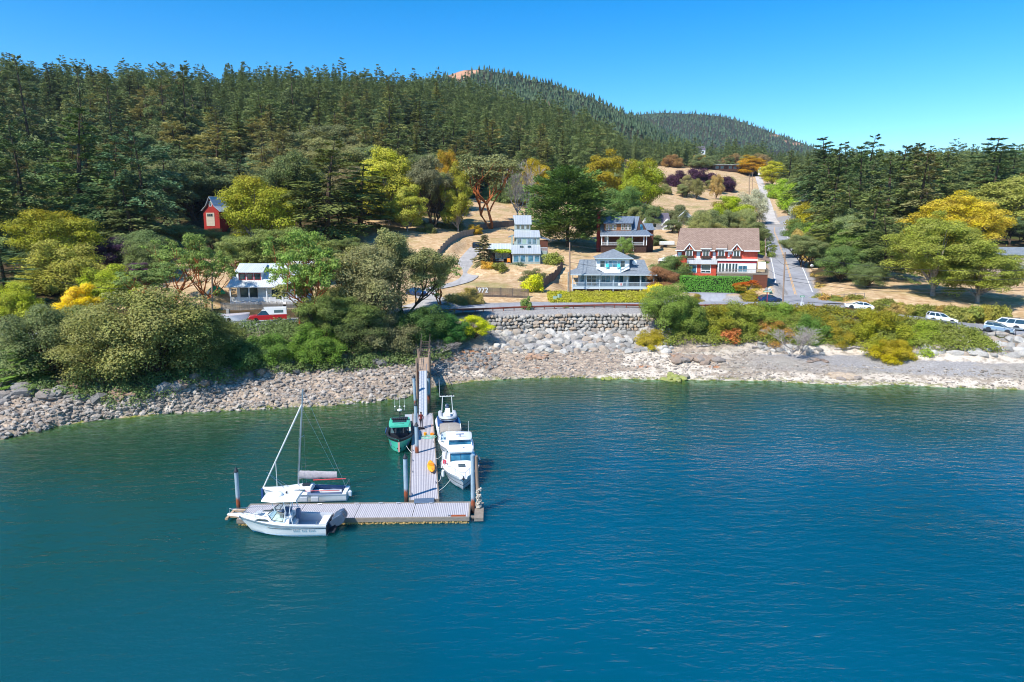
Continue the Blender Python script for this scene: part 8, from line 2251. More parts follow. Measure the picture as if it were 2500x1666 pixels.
def build_brown_house():
 t, k = house_at(1530, 612, 183, 'bungalow', 'brown shingled house with blue standing-seam roof, long dormer and red brick chimney')
 fl = 1.35; pe = 3.95
 b = MB(); b.bx(-6.3, 5.9, 2.2, 10, -1, pe + .8); b.bx(5.9, 7.0, 4, 9, -1, 3.6); b.build('wall', M_('boards_brown'), t)
 b = MB(); b.bx(-6.9, 5.2, 0, 2.19, fl - .2, fl); b.bx(-6.9, 5.2, .1, .2, -1.2, fl - .21); b.build('porch_floor', M_('dark_wood'), t)
 b = MB(); slab(b, [(-7.2, -.5, pe), (5.9, -.5, pe), (5.9, 3.6, pe + 1.5), (-6.6, 3.6, pe + 1.5)], .12); slab(b, [(5.9, -.5, pe), (7.2, .9, pe + .1), (6.6, 6, pe + .9), (5.9, 3.6, pe + 1.5)], .12)
 b.build('porch_roof', M_('roof_metal_blue'), t)
 b = MB(); b.bx(-7.2, 5.9, -.58, -.5, pe - .22, pe); b.build('fascia', M_('white_trim'), t)
 for x in (-6.7, -5.2, -1.75, 1.4, 4.5, 5.2):
  b = MB(); b.bx(x - .11, x + .11, .02, .24, fl, pe - .1); b.build('porch_post', M_('white_trim'), t)
 for a_, c_ in ((-6.6, -2.0), (1.55, 4.4)): railing(t, a_, c_, .12, fl, .85, 'white_trim', .2)
 b = MB()
 for i in range(7): b.bx(-1.6, 1.25, -.3 * i - .3, -.3 * i, fl - .2 * (i + 1) - .05, fl - .2 * (i + 1) + .02)
 st = b.build('front_steps', M_('shingle_brown_wall'), t)
 b = MB()
 for x in (-1.7, 1.35): b.tube([(x, 0, fl + .85), (x, -2.2, fl - .6), (x, -2.25, fl - 1.5)], .07, 5)
 b.build('step_rail', M_('white_trim'), st)
 # main gable roof, ridge along x
 rz_ = 9.0
 b = MB(); slab(b, [(-6.7, 3.5, pe + 1.4), (5.3, 3.5, pe + 1.4), (4.2, 7.2, rz_), (-5.9, 7.2, rz_)], .14); slab(b, [(-5.9, 7.2, rz_), (4.2, 7.2, rz_), (5.3, 11, pe + 1.2), (-6.7, 11, pe + 1.2)], .14); b.build('main_roof', M_('roof_metal_blue'), t)
 # steep end gable right
 b = MB(); slab(b, [(2.2, 2.6, pe + 1.3), (2.9, 2.6, pe + 1.3), (4.4, 6.8, rz_ + .05), (2.9, 7.1, rz_ + .05)], .12); b.build('gable_wing_roof', M_('roof_metal_blue'), t)
 b = MB(); b.poly([(3.0, 2.7, pe + 1.0), (6.1, 3.2, pe + .9), (4.35, 6.6, rz_ - .2)], .1); gb = b.build('gable_end', M_('dark_wood'), t)
 b = MB(); b.poly([(4.1, 3.3, pe + 1.5), (4.9, 3.5, pe + 1.5), (4.8, 4.6, pe + 2.9), (4.2, 4.5, pe + 2.9)], .02); b.build('window', M_('glass_blue'), gb)
 # dormer
 b = MB(); b.bx(-5.6, 1.5, 2.9, 7, pe + .9, pe + 3.1); d = b.build('dormer_wall', M_('shingle_brown_wall'), t)
 for x in (-5.2, -4.2, -3.2, -1.1, -.1, .9 - .05): win(d, x, x + .62, pe + 1.5, pe + 2.8, 2.9, 1, 2, 'white_trim', 'glass_dark', fw=.09)
 b = MB(); slab(b, [(-6.0, 2.3, pe + 3.2), (1.9, 2.3, pe + 3.2), (3.0, 7.2, rz_ + .12), (-6.3, 7.2, rz_ + .12)], .12); b.build('dormer_roof', M_('roof_metal_blue'), d)
 win(t, -.7, -.05, fl + .9, fl + 1.9, 2.2, 1, 2, 'white_trim', 'glass_dark'); win(t, .25, .9, fl + .9, fl + 1.9, 2.2, 1, 2, 'white_trim', 'glass_dark'); win(t, -5.5, -4.6, fl + .1, fl + 2.1, 2.2, 1, 1, 'white_trim', 'glass_blue', name='front_door')
 b = MB(); b.bx(-7.3, -6.5, 5.6, 6.6, -1, 10.1); ch = b.build('chimney', M_('brick_red'), t)
 b = MB(); b.bx(-7.4, -6.4, 5.5, 6.7, 10.1, 10.35); b.build('chimney_cap', M_('brick_red'), ch)
 b = MB(); slab(b, [(5.6, 5, 5.4), (8.3, 5, 5.4), (8.3, 8.5, 7.2), (5.6, 8.5, 7.2)], .12); b.build('rear_wing_roof', M_('roof_metal_blue'), t)
 b = MB(); b.bx(6.0, 8.1, 5.5, 9, -1, 5.6); b.build('rear_wing_wall', M_('boards_brown'), t)
def build_white_house():
 t, k = house_at(647, 747, 124, 'farmhouse', 'white house with pale blue metal roof and porch, half hidden behind the madrones')
 fl = .75; ev = 3.45
 b = MB(); b.bx(-5.6, 6.1, 1.6, 9, 0, ev + .6); b.build('wall', M_('siding_white'), t)
 b = MB(); b.bx(-6.1, 6.2, -.6, 1.59, fl - .4, fl); b.build('porch_floor', M_('white_trim'), t)
 b = MB(); slab(b, [(-6.5, -.9, ev), (6.6, -.9, ev), (6.6, 5.2, ev + 4.0), (-6.2, 5.2, ev + 4.0)], .12); slab(b, [(-6.2, 5.2, ev + 4.0), (6.6, 5.2, ev + 4.0), (6.6, 10, ev + .3), (-6.5, 10, ev + .3)], .12); rf = b.build('roof', M_('roof_metal_white'), t)
 b = MB(); slab(b, [(-6.6, .2, ev + .5), (-6.5, 4, ev + 1), (-7.4, 4, ev + .2), (-7.4, .2, ev - .2)], .08); b.build('side_awning', M_('roof_metal_white'), rf)
 b = MB(); b.bx(-4.9, -.6, .9, 3, ev + .9, ev + 2.55); d = b.build('dormer_wall', M_('siding_white'), t)
 for x in (-4.65, -3.25, -1.9): win(d, x, x + 1.0, ev + 1.25, ev + 2.35, .9, 1, 1, 'red_paint', 'glass_dark', fw=.1)
 b = MB(); slab(b, [(-5.3, .4, ev + 2.6), (-.2, .4, ev + 2.6), (-.7, 4.6, ev + 4.0), (-4.8, 4.6, ev + 4.0)], .1); b.build('dormer_roof', M_('roof_metal_white'), d)
 for x in (-6.0, -2.6, .6, 3.4, 6.0):
  b = MB(); b.bx(x - .09, x + .09, -.5, -.32, fl, ev - .05); b.build('porch_post', M_('white_trim'), t)
 b = MB(); b.bx(-6, 6.1, -.46, -.40, fl + .8, fl + .88)
 for i in range(13): b.bx(-6 + i * 1.0, -5.9 + i * 1.0, -.46, -.4, fl, fl + .8)
 for z in (.2, .4, .6): b.bx(-6, 6.1, -.44, -.42, fl + z, fl + z + .1)
 b.build('railing', M_('white_trim'), t)
 for x0, x1 in ((-4.9, -3.5), (-3.3, -1.9), (.9, 2.4)): win(t, x0, x1, fl + .5, fl + 2.3, 1.6, 1, 1, 'dark_trim', 'glass_dark')
def build_barn():
 t, k = house_at(518, 566, 197, 'red_barn', 'tall red barn with grey metal roof among the trees on the left slope', rz=R(-14), cat='barn')
 b = MB(); b.poly([(-2.5, 0, -2), (2.7, 0, -2), (2.7, 0, 5.6), (1.4, 0, 6.9), (0, 0, 9.6), (-1.2, 0, 7.2), (-2.5, 0, 5.9)], 9, (0, -1, 0)); b.build('wall', M_('boards_barn'), t)
 b = MB(); slab(b, [(0, -.5, 9.85), (1.5, -.5, 7.1), (1.5, 9.5, 7.1), (0, 9.5, 9.85)], .12); slab(b, [(1.5, -.5, 7.1), (3.4, -.5, 5.6), (3.4, 9.5, 5.6), (1.5, 9.5, 7.1)], .12); slab(b, [(-1.35, -.5, 7.3), (0, -.5, 9.85), (0, 9.5, 9.85), (-1.35, 9.5, 7.3)], .12); slab(b, [(-2.9, -.5, 5.9), (-1.35, -.5, 7.3), (-1.35, 9.5, 7.3), (-2.9, 9.5, 5.9)], .12)
 b.build('roof', M_('roof_metal_pale'), t)
 b = MB(); b.bx(-1.6, 1.1, -.06, -.01, 1.6, 5.3); dr = b.build('garage_door', M_('siding_tan'), t)
 win(dr, -1.2, .6, 4.3, 5.0, -.06, 3, 1, 'siding_tan', 'glass_dark', fw=.05)
 win(t, -.3, .3, 7.2, 8.4, 0, 1, 1, 'white_trim', 'glass_dark', fw=.12)
def gable_house(px, py, Y, w, d, h, rise, wall, roof, name, label, rz=0, front_gable=False, wins=((-.3, .3, .3, .7),), trim='white_trim', extra=None):
 t, k = house_at(px, py, Y, name, label, rz)
 if front_gable:
  b = MB(); b.poly([(-w / 2, 0, -.8), (w / 2, 0, -.8), (w / 2, 0, h), (0, 0, h + rise), (-w / 2, 0, h)], d, (0, -1, 0)); b.build('wall', M_(wall), t)
  b = MB(); o = .35
  for s in (-1, 1): slab(b, [(s * (w / 2 + o), -o, h - o * rise / w * 2), (0, -o, h + rise + .1), (0, d + o, h + rise + .1), (s * (w / 2 + o), d + o, h - o * rise / w * 2)], .14)
  b.build('roof', M_(roof), t)
  b = MB()
  for s in (-1, 1): b.poly([(s * (w / 2 + o), -o - .05, h - o * rise / w * 2 - .22), (s * (w / 2 + o), -o - .05, h - o * rise / w * 2 + .06), (0, -o - .05, h + rise + .16), (0, -o - .05, h + rise - .2)], .06)
  b.build('bargeboard', M_(trim), t)
 else:
  b = MB(); b.bx(-w / 2, w / 2, 0, d, -.8, h); b.build('wall', M_(wall), t)
  b = MB(); o = .4; slab(b, [(-w / 2 - o, -o, h - .1), (w / 2 + o, -o, h - .1), (w / 2 + o, d / 2, h + rise), (-w / 2 - o, d / 2, h + rise)], .14); slab(b, [(-w / 2 - o, d / 2, h + rise), (w / 2 + o, d / 2, h + rise), (w / 2 + o, d + o, h - .1), (-w / 2 - o, d + o, h - .1)], .14); b.build('roof', M_(roof), t)
 for x0, x1, z0, z1 in wins: win(t, x0, x1, z0, z1, 0, 1, 1, trim, 'glass_dark', fw=.1)
 return t
def build_small_houses():
 t = gable_house(1610, 562, 238, 6.6, 7, 2.6, 3.3, 'stucco_white', 'shingle_purple', 'cottage', 'white cottage with a dark purple-grey roof behind the brown house', wins=((-2.2, -1.2, 1.0, 2.0),))
 b = MB(); b.poly([(.8, -1.6, -.8), (4.2, -1.6, -.8), (4.2, -1.6, 1.9), (2.5, -1.6, 3.6), (.8, -1.6, 1.9)], 3, (0, -1, 0)); w = b.build('porch_gable', M_('stucco_white'), t)
 b = MB(); slab(b, [(.3, -2.0, 1.5), (2.5, -2.0, 3.8), (2.5, 3, 3.8), (.3, 3, 1.5)], .12); slab(b, [(2.5, -2.0, 3.8), (4.7, -2.0, 1.5), (4.7, 3, 1.5), (2.5, 3, 3.8)], .12); b.build('roof', M_('white_trim'), w)
 win(w, 2.1, 3.0, .9, 2.1, -1.6, 1, 2, 'white_trim', 'glass_dark')
 b = MB(); b.bx(-6.2, -3.4, 1, 5, -.8, 2.0); b.poly([(-6.3, .9, 2.0), (-3.3, .9, 2.0), (-4.6, .9, 4.6)], .1); b.build('side_gable', M_('stucco_white'), t)
 gable_house(1671, 545, 258, 5.2, 7, 2.3, 2.2, 'stucco_white', 'shingle_purple', 'cottage', 'small white cottage with a blue-grey gable above the brown shingle roof', front_gable=True, wins=((-1.0, -.3, 1.0, 1.9), (.3, 1.0, 1.0, 1.9)))
 t, k = house_at(1776, 414, 640, 'long_house', 'long low dark modern house at the top of the field')
 b = MB(); b.bx(-13.5, 13.5, 0, 9, -2, 3.6); b.build('wall', M_('dark_wood'), t); b = MB(); b.bx(-14.5, 14.5, -2, 10, 3.7, 4.1); b.build('roof', M_('roof_metal_pale'), t)
 for x in (-11, -6.5, 1, 5.5, 9.5): win(t, x, x + 3, .5, 3, 0, 2, 1, 'rust', 'glass_dark', fw=.25)
 t = gable_house(1711, 388, 760, 9, 9, 9.5, 4, 'stucco_white', 'shingle_purple', 'hill_house', 'grey and white two-storey house among the trees on the hill', wins=((-3, -1.5, 6, 8), (1, 3, 6, 8), (-1, 1, 2, 4)))
 t = gable_house(2505, 684, 153, 13, 8, 5.6, 1.6, 'siding_tan', 'shingle_grey', 'tan_house', 'tan two-storey house at the right edge behind the spreading maple', wins=((-4.4, -3.0, 3.6, 5.0), (-5.5, -3.5, .6, 2.4)))
 b = MB(); slab(b, [(-6, -2, 2.6), (3, -2, 2.6), (3, -.02, 3.2), (-6, -.02, 3.2)], .12); b.build('porch_roof', M_('shingle_grey'), t)
 for x in (-5.8, -3.2):
  b = MB(); b.bx(x - .08, x + .08, -1.9, -1.75, -.8, 2.5); b.build('porch_post', M_('white_trim'), t)
 gable_house(428, 704, 152, 2.4, 2, 1.3, .7, 'stucco_white', 'shingle_grey', 'well_house', 'tiny white well house on the bare ground behind the left madrones', front_gable=True, wins=((-.3, .3, .5, 1.0),))
 t = gable_house(1870, 424, 600, 8, 8, 3.5, 2, 'stucco_white', 'roof_metal_pale', 'white_shed', 'white shed beside the top of the lane', wins=((-2, -1, 1, 2),))
def hedge(px0, px1, Y0, Y1, ztop, label, color, seed, name='hedge', rz=0):
 a = gp(px0, Y0); b = gp(px1, Y0); w = (b.x - a.x) / math.cos(rz); d = Y1 - Y0; zb = min(a.z, b.z) - .3; h = ztop - zb
 t = thing(name, label, 'hedge', ((a.x + b.x) / 2, Y0, zb), rz)
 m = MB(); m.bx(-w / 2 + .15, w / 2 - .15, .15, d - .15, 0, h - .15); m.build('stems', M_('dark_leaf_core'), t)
 r = np.random.RandomState(seed); n = int((w * h + w * d + d * h * 2) * 55)
 f = r.rand(n) * (w * h + w * d + 2 * d * h); P0 = np.zeros((n, 3)); Nn = np.zeros((n, 3))
 m1 = f < w * h; m2 = (f >= w * h) & (f < w * h + w * d); m3 = ~m1 & ~m2
 u = r.rand(n); v = r.rand(n)
 P0[m1] = np.stack([(u[m1] - .5) * w, np.zeros(m1.sum()), v[m1] * h], 1); Nn[m1] = (0, -1, .35)
 P0[m2] = np.stack([(u[m2] - .5) * w, v[m2] * d, np.full(m2.sum(), h)], 1); Nn[m2] = (0, -.1, 1)
 s = np.where(r.rand(m3.sum()) < .5, -1, 1); P0[m3] = np.stack([s * w / 2, u[m3] * d, v[m3] * h], 1); Nn[m3] = np.stack([s, 0 * s, .3 + 0 * s], 1)
 P0 += r.normal(0, .07, P0.shape); P0[:, 2] += (fbm(P0[:, 0] * .8 + 50, P0[:, 1], 3, 3) - .5) * .25 * (P0[:, 2] > h * .8)
 Nn = unit(Nn + r.normal(0, .45, Nn.shape)); D = np.cross(Nn, r.normal(0, 1, Nn.shape))
 me = leaves_mesh('foliage', P0, D, Nn, r.uniform(.16, .3, n), r.uniform(.12, .22, n), np.clip(r.normal(.5, .15, n), 0, 1), P0[:, 2] / h, MATS['leaf'])
 o = link('foliage', me, t); o.color = (*hexc(color), 1)
 return t
def build_fences():
 def board_fence(a, b, h, mat, label, name='board_fence', step=None, gap=.02, bw=.15, post=2.4, seed=1, top_rail=False):
  """boards follow the ground; step = panel length for stepped tops"""
  d = b - a; d.z = 0; L = d.length; u = d / L; ang = math.atan2(u.y, u.x); z0 = a.z
  t = thing(name, label, 'fence', tuple(a), ang); r = random.Random(seed)
  m = MB(); x = 0
  xs = np.arange(0, L, bw + gap); zs = G(a.x + u.x * xs, a.y + u.y * xs) - z0
  for x, z in zip(xs, zs):
   if step: k = int(x / step); xc = min(L, (k + .5) * step); zt = float(np.interp(xc, xs, zs)) + h
   else: zt = z + h + r.uniform(-.02, .02)
   m.bx(x, x + bw, r.uniform(-.015, .015), .025, z - .1, zt)
  m.build('boards', M_(mat), t)
  n = int(L / (step or post))
  for i in range(n + 1):
   x = i * (step or post); z = float(np.interp(x, xs, zs)); m = MB(); m.bx(x - .06, x + .06, .026, .14, z - .4, z + h + .1); m.build('post', M_('wood_grey'), t)
  return t
 f = board_fence(gp(1163, 133.5), gp(1291, 134.5), 1.85, 'picket_brown', 'brown board fence with the white number 972 at its left end', bw=.13, gap=.05)
 tx = bpy.data.curves.new('num', 'FONT'); tx.body = '972'; tx.size = 1.35; tx.extrude = .03; tx.offset = .02; tx.space_character = 1.05
 o = bpy.data.objects.new('num', tx); COL.objects.link(o); dg = bpy.context.evaluated_depsgraph_get(); me = bpy.data.meshes.new_from_object(o.evaluated_get(dg)); bpy.data.objects.remove(o)
 me.materials.clear(); me.materials.append(M_('white_trim')); n = link('house_number', me, f, (.25, -.07, .75)); n.rotation_euler = (PI / 2, 0, 0)
 board_fence(gp(1002, 160), gp(1166, 224), 1.8, 'picket_grey', 'stepped grey board fence climbing the dry grass slope', step=2.4, seed=3)
 board_fence(gp(1170, 229), gp(1256, 238), 1.9, 'picket_brown', 'dark shaded board fence behind the stepped house', seed=4)
 board_fence(gp(1318, 140.5), gp(1374, 157), 1.9, 'picket_brown', 'leaning brown board fence left of the blue porch house', step=2.2, seed=5)
 board_fence(gp(540, 118.5), gp(690, 119), 1.3, 'picket_grey', 'grey picket fence in front of the white porch house', bw=.11, gap=.06, seed=6)
 board_fence(gp(700, 119), gp(850, 119.5), 1.3, 'picket_grey', 'right-hand grey picket fence behind the big madrone', bw=.11, gap=.06, seed=8)
 board_fence(gp(440, 117), gp(500, 117.5), 1.3, 'picket_grey', 'short grey picket fence left of the wooden pole', bw=.11, gap=.06, seed=7)
 board_fence(gp(1608, 172), gp(1626, 172), 1.7, 'picket_grey', 'short grey board screen beside the brown house', seed=9)
 # rail fence on the right
 def rail_fence(pts, label, h=1.0, rails=(.45, .9), mat='wood_grey', r_=.06, name='rail_fence', sp=2.6, wire=False):
  P0 = [gp(px, Y) for px, Y in pts]; line = crom(P0, sp) if len(P0) > 2 else [P0[0].lerp(P0[1], i / max(1, round((P0[1] - P0[0]).length / sp))) for i in range(max(1, round((P0[1] - P0[0]).length / sp)) + 1)]
  o0 = line[0].copy(); t = thing(name, label, 'fence', tuple(o0))
  for p in line:
   p.z = g(p.x, p.y); m = MB(); q = p - o0; m.tube([q + Vector((0, 0, -.3)), q + Vector((0, 0, h + .1))], r_, 6); m.build('post', M_(mat), t)
  m = MB()
  for z in rails: m.tube([p - o0 + Vector((0, 0, z * h)) for p in line], r_ * (.7 if not wire else .25), 5)
  m.build('wires' if wire else 'rails', M_(mat), t)
 rail_fence([(2005, 138), (2060, 133), (2110, 130)], 'split-rail fence behind the scrub left of the white sedan')
 rail_fence([(2150, 126), (2220, 124), (2300, 122.5), (2390, 120)], 'long grey rail fence under the big green maple')
 rail_fence([(2300, 111), (2374, 108.6), (2430, 107.3), (2520, 105.6)], 'thin wire fence with metal posts along the top of the riprap', mat='dark_trim', r_=.045, wire=True, rails=(.3, .6, .95), name='wire_fence', h=1.15, sp=2.9)
 # guardrails
 def guard(pts, label, wood='rust'):
  P0 = [gp(px, Y) for px, Y in pts]; line = crom(P0, 1.78); o0 = line[0].copy()
  t = thing('guardrail', label, 'guardrail', tuple(o0)); n = len(line)
  for p in line: p.z = g(p.x, p.y)
  for i, p in enumerate(line):
   q = p - o0; m = MB(); m.bx(q.x - .08, q.x + .08, q.y + .0, q.y + .16, q.z - .4, q.z + .72); m.build('post', M_('guard_post'), t)
  m = MB(); secs = []
  for p in line:
   q = p - o0; secs.append([Vector((q.x, q.y - .03 - d, q.z + z)) for d, z in ((0, .42), (.05, .47), (.05, .52), (0, .56), (.05, .61), (.05, .66), (0, .71), (-.03, .71), (-.03, .42))])
  m.loft(secs, close=True); m.build('rail', M_('guard_rail'), t)
 pmat('guard_rail', '#8a4a3a', .8, .1, var=.25, scale=2, dirt=('#5f3328', .6)); pmat('guard_post', '#8a5548', .85, var=.25)
 guard([(1062, 114.6), (1110, 116.2), (1160, 117.6), (1280, 120.3), (1400, 121.6), (1500, 122.4), (1610, 122.8)], 'long rusty steel guardrail along the road above the boulder wall')
 guard([(1690, 123), (1760, 123.4), (1800, 123.4)], 'short rusty guardrail showing between the shrubs below the forecourt')
 guard([(1962, 121.6), (2040, 120.4), (2124, 117.4)], 'rusty guardrail with pale posts in front of the road junction')
def cone(): pass
# ================================================================== VEHICLES, POLES, SIGNS
def wheel(par, x, y, r=.33, w=.22):
 b = MB(); b.lathe((x, y, r), [(r * .62, -w / 2), (r * .96, -w / 2), (r, -w * .3), (r, w * .3), (r * .96, w / 2), (r * .62, w / 2)], 20, axis='y'); o = b.build('tyre', M_('tyre'), par, smooth=40)
 b = MB(); s = -1 if y < 0 else 1
 b.lathe((x, y + s * w * .36, r), [(r * .64, -.02), (r * .64, .03), (r * .5, .02), (.06, .035)], 16, axis='y')
 b.build('rim', M_('rim'), o, smooth=30)
 b = MB()
 for k in range(5):
  a = 2 * PI * k / 5; b.box((x + math.cos(a) * r * .36, y + s * w * .42, r + math.sin(a) * r * .36), (r * .5, .03, .07), ry=-a)
 b.build('spokes', M_('rim'), o)
def car(p, rz, L, W, H, prof, roofp, mat, label, name='parked_car', cat='car', r=.33, wx=(.19, .80), rack=False, lower=None, pillars=(), base=.18):
 """prof: body outline (t along length 0 rear..1 front, z); roofp: greenhouse outline points (t, z)"""
 t = thing(name, label, cat, p, rz)
 n = len(prof)
 b = MB()
 secs = []
 for yy, k in ((-1, .93), (-.97, .99), (-.8, 1.0), (.8, 1.0), (.97, .99), (1, .93)):
  secs.append([Vector(((tt - .5) * L * (1 if abs(yy) < .9 else .985), yy * W / 2, base + (z - base) * (k if z > base + .2 else 1))) for tt, z in prof])
 b.loft(secs, close=True)
 # wheel arches
 body = b.build('body', M_(mat), t, smooth=35, bevel=.015)
 b = MB()
 for q in wx:
  for s in (-1, 1): b.lathe(((q - .5) * L, s * (W / 2 - .10), r), [(r * 1.18, -.105), (r * 1.18, .105 + .006)], 20, axis='y')
 b.build('wheel_well', M_('dark_trim'), body)
 belt = [q for q in roofp if q[2] == 0]; top = [q for q in roofp if q[2] == 1]
 b = MB(); y0, y1 = W / 2 * .93, W / 2 * .76
 lo = [Vector(((belt[0][0] - .5) * L, s * y0, belt[0][1])) for s in (-1, 1)] + [Vector(((belt[1][0] - .5) * L, s * y0 * .97, belt[1][1])) for s in (1, -1)]
 hi = [Vector(((top[0][0] - .5) * L, s * y1, top[0][1])) for s in (-1, 1)] + [Vector(((top[1][0] - .5) * L, s * y1, top[1][1])) for s in (1, -1)]
 b.loft([lo, hi], close=True); gl = b.build('glass', M_('glass_dark'), t)
 # painted roof and pillars
 b = MB(); c = [Vector(v) for v in hi]; zt = H
 b.loft([[v + Vector((0, 0, -.02)) for v in c], [Vector((v.x * 1.0, v.y * 1.0, v.z + .03)) for v in c], [Vector((v.x * .9 + c[0].x * .1, v.y * .86, zt)) for v in c]], close=True)
 def edge(f, s): # pillar at fraction f along greenhouse side s
  a = lo[0].lerp(lo[3], f) if s < 0 else lo[1].lerp(lo[2], f); d = hi[0].lerp(hi[3], f) if s < 0 else hi[1].lerp(hi[2], f)
  b.tube([a + Vector((0, s * .01, 0)), d + Vector((0, s * .01, 0))], .045, 5)
 for s in (-1, 1):
  for f in (0, 1) + tuple(pillars): edge(f, s)
 b.tube([lo[0], lo[3]], .03, 4); b.tube([lo[1], lo[2]], .03, 4)
 b.build('roof', M_(mat), t, smooth=35)
 if rack:
  b = MB()
  for s in (-1, 1): b.tube([(top[0][0] * L - L / 2 + .15, s * y1 * .85, H + .1), (top[1][0] * L - L / 2 - .1, s * y1 * .85, H + .1)], .025, 5)
  for f in (.25, .7): xx = (top[0][0] + (top[1][0] - top[0][0]) * f - .5) * L; b.tube([(xx, -y1 * .95, H + .12), (xx, y1 * .95, H + .12)], .025, 5); b.bx(xx - .03, xx + .03, -y1 * .85, -y1 * .8, H - .02, H + .1); b.bx(xx - .03, xx + .03, y1 * .8, y1 * .85, H - .02, H + .1)
  b.build('roof_rack', M_('dark_trim'), t)
 for q in wx:
  for s in (-1, 1): wheel(t, (q - .5) * L, s * (W / 2 - .11), r)
 zl = prof[len(prof) // 2][1] if False else .66
 for s in (-1, 1):
  b = MB(); b.box((L / 2 - .09, s * W * .36, base + .5), (.14, W * .2, .16)); b.build('headlight', M_('lamp_clear'), t, bevel=.02)
  b = MB(); b.box((-L / 2 + .07, s * W * .38, base + .66), (.12, W * .16, .2)); b.build('tail_lamp', M_('lamp_red'), t, bevel=.02)
  b = MB(); b.box(((belt[1][0] - .5) * L - .25, s * (W / 2 + .08), belt[1][1] + .06), (.14, .18, .13)); b.build('mirror', M_(mat), t, bevel=.02)
 b = MB(); b.box((0, 0, base + .02), (L * .97, W * .9, .12)); b.build('underbody', M_('dark_trim'), t)
 if lower:
  b = MB(); b.bx(-L * .47, L * .47, -W / 2 - .012, -W / 2 + .06, base + .02, base + .28); b.bx(-L * .47, L * .47, W / 2 - .06, W / 2 + .012, base + .02, base + .28); b.build('lower_trim', M_(lower), t)
 return t
def road_dir(line, x):
 i = min(range(len(line) - 1), key=lambda k: abs(line[k].x - x)); d = line[i + 1] - line[i]; return math.atan2(d.y, d.x), math.atan2(d.z, Vector((d.x, d.y)).length)
def build_vehicles():
 SED = [(0, .25), (0.0, .75), (.03, .98), (.12, 1.02), (.62, .93), (.80, .88), (.95, .72), (1.0, .55), (1.0, .25), (.5, .18)]
 SUV = [(0, .35), (0, .85), (.01, 1.08), (.1, 1.1), (.70, 1.08), (.82, 1.06), (.96, .98), (1.0, .8), (1.0, .35), (.5, .28)]
 WAG = [(0, .28), (0, .8), (.01, 1.0), (.1, 1.02), (.68, .98), (.82, .92), (.96, .78), (1.0, .6), (1.0, .28), (.5, .2)]
 def put(px, Y, flip, *a, **k):
  p = gp(px, Y); ang, pit = road_dir(RL_SHORE, p.x); p.z += .13
  c = car(tuple(p), ang + (PI if flip else 0), *a, **k); c.rotation_euler = Euler((0, -pit * (-1 if flip else 1), ang + (PI if flip else 0))); return c
 put(2096, 123.2, True, 4.75, 1.85, 1.43, SED, [(.06, .98, 0), (.72, .92, 0), (.28, 1.36, 1), (.52, 1.38, 1)], 'car_white', 'white fastback sedan driving beside the split-rail fence', pillars=(.52,), r=.34)
 put(2297, 116.0, False, 4.6, 1.76, 1.6, WAG, [(.01, 1.0, 0), (.72, .96, 0), (.06, 1.52, 1), (.50, 1.52, 1)], 'car_white', 'white station wagon with roof rack facing right on the shore road', rack=True, pillars=(.33, .62), lower='car_silver')
 put(2451, 114.2, True, 5.55, 2.0, 1.9, SUV, [(.01, 1.1, 0), (.74, 1.08, 0), (.03, 1.8, 1), (.60, 1.8, 1)], 'car_white', 'long white sport utility wagon facing left at the right edge', rack=True, pillars=(.36, .66), lower='car_silver', r=.40, wx=(.2, .83))
 put(2436, 110.0, False, 4.2, 1.75, 1.5, WAG, [(.02, 1.0, 0), (.74, .95, 0), (.10, 1.42, 1), (.50, 1.44, 1)], 'car_silver', 'silver hatchback facing right beside the wire fence', pillars=(.45,))
 p = gp(1878, 131.5); car((p.x, p.y, p.z + .1), R(12), 4.5, 1.75, 1.42, SED, [(.06, .98, 0), (.72, .92, 0), (.25, 1.36, 1), (.52, 1.38, 1)], 'car_blue', 'dark blue car parked by the shrubs left of the road junction', pillars=(.5,))
 p = gp(1018, 132); car((p.x, p.y, p.z), R(-40), 4.6, 1.8, 1.45, SED, [(.06, .98, 0), (.72, .92, 0), (.25, 1.36, 1), (.52, 1.38, 1)], 'car_blue', 'blue car in the shade of the madrone beside the driveway', pillars=(.5,))
 p = gp(1172, 196); car((p.x, p.y, p.z), R(10), 4.5, 1.8, 1.6, WAG, [(.01, 1.0, 0), (.72, .96, 0), (.06, 1.52, 1), (.50, 1.52, 1)], 'car_black', 'black car at the top of the gravel driveway', pillars=(.33, .62))
 # red pickup with white canopy
 p = gp(655, 109.5); ang, pit = road_dir(RL_SHORE, p.x); t = thing('pickup_truck', 'red pickup truck with a white canopy parked behind the bluff madrones', 'truck', (p.x, p.y, p.z + .13), ang + PI)
 b = MB(); secs = []
 pr = [(-2.9, .45), (-2.9, 1.2), (-.1, 1.2), (1.6, 1.15), (2.75, 1.05), (2.9, .8), (2.9, .45), (0, .4)]
 b.loft([[Vector((x, y, z)) for x, z in pr] for y in (-.98, -.9, .9, .98)], close=True); bd = b.build('body', M_('car_red'), t, smooth=30, bevel=.03)
 b = MB(); b.loft([[Vector(q) for q in ((-.2, -.9, 1.18), (1.65, -.88, 1.14), (1.65, .88, 1.14), (-.2, .9, 1.18))], [Vector(q) for q in ((-.05, -.75, 1.85), (.85, -.72, 1.85), (.85, .72, 1.85), (-.05, .75, 1.85))]], close=True); b.build('cab_glass', M_('glass_dark'), t)
 b = MB(); b.bx(-.1, .9, -.74, .74, 1.85, 1.93); b.build('cab_roof', M_('car_white'), t, bevel=.03)
 b = MB(); b.loft([[Vector(q) for q in ((-2.95, -.95, 1.21), (-.25, -.95, 1.21), (-.25, .95, 1.21), (-2.95, .95, 1.21))], [Vector(q) for q in ((-2.9, -.85, 2.35), (.6, -.85, 2.35), (.6, .85, 2.35), (-2.9, .85, 2.35))]], close=True); cn = b.build('canopy', M_('car_white'), t, bevel=.05)
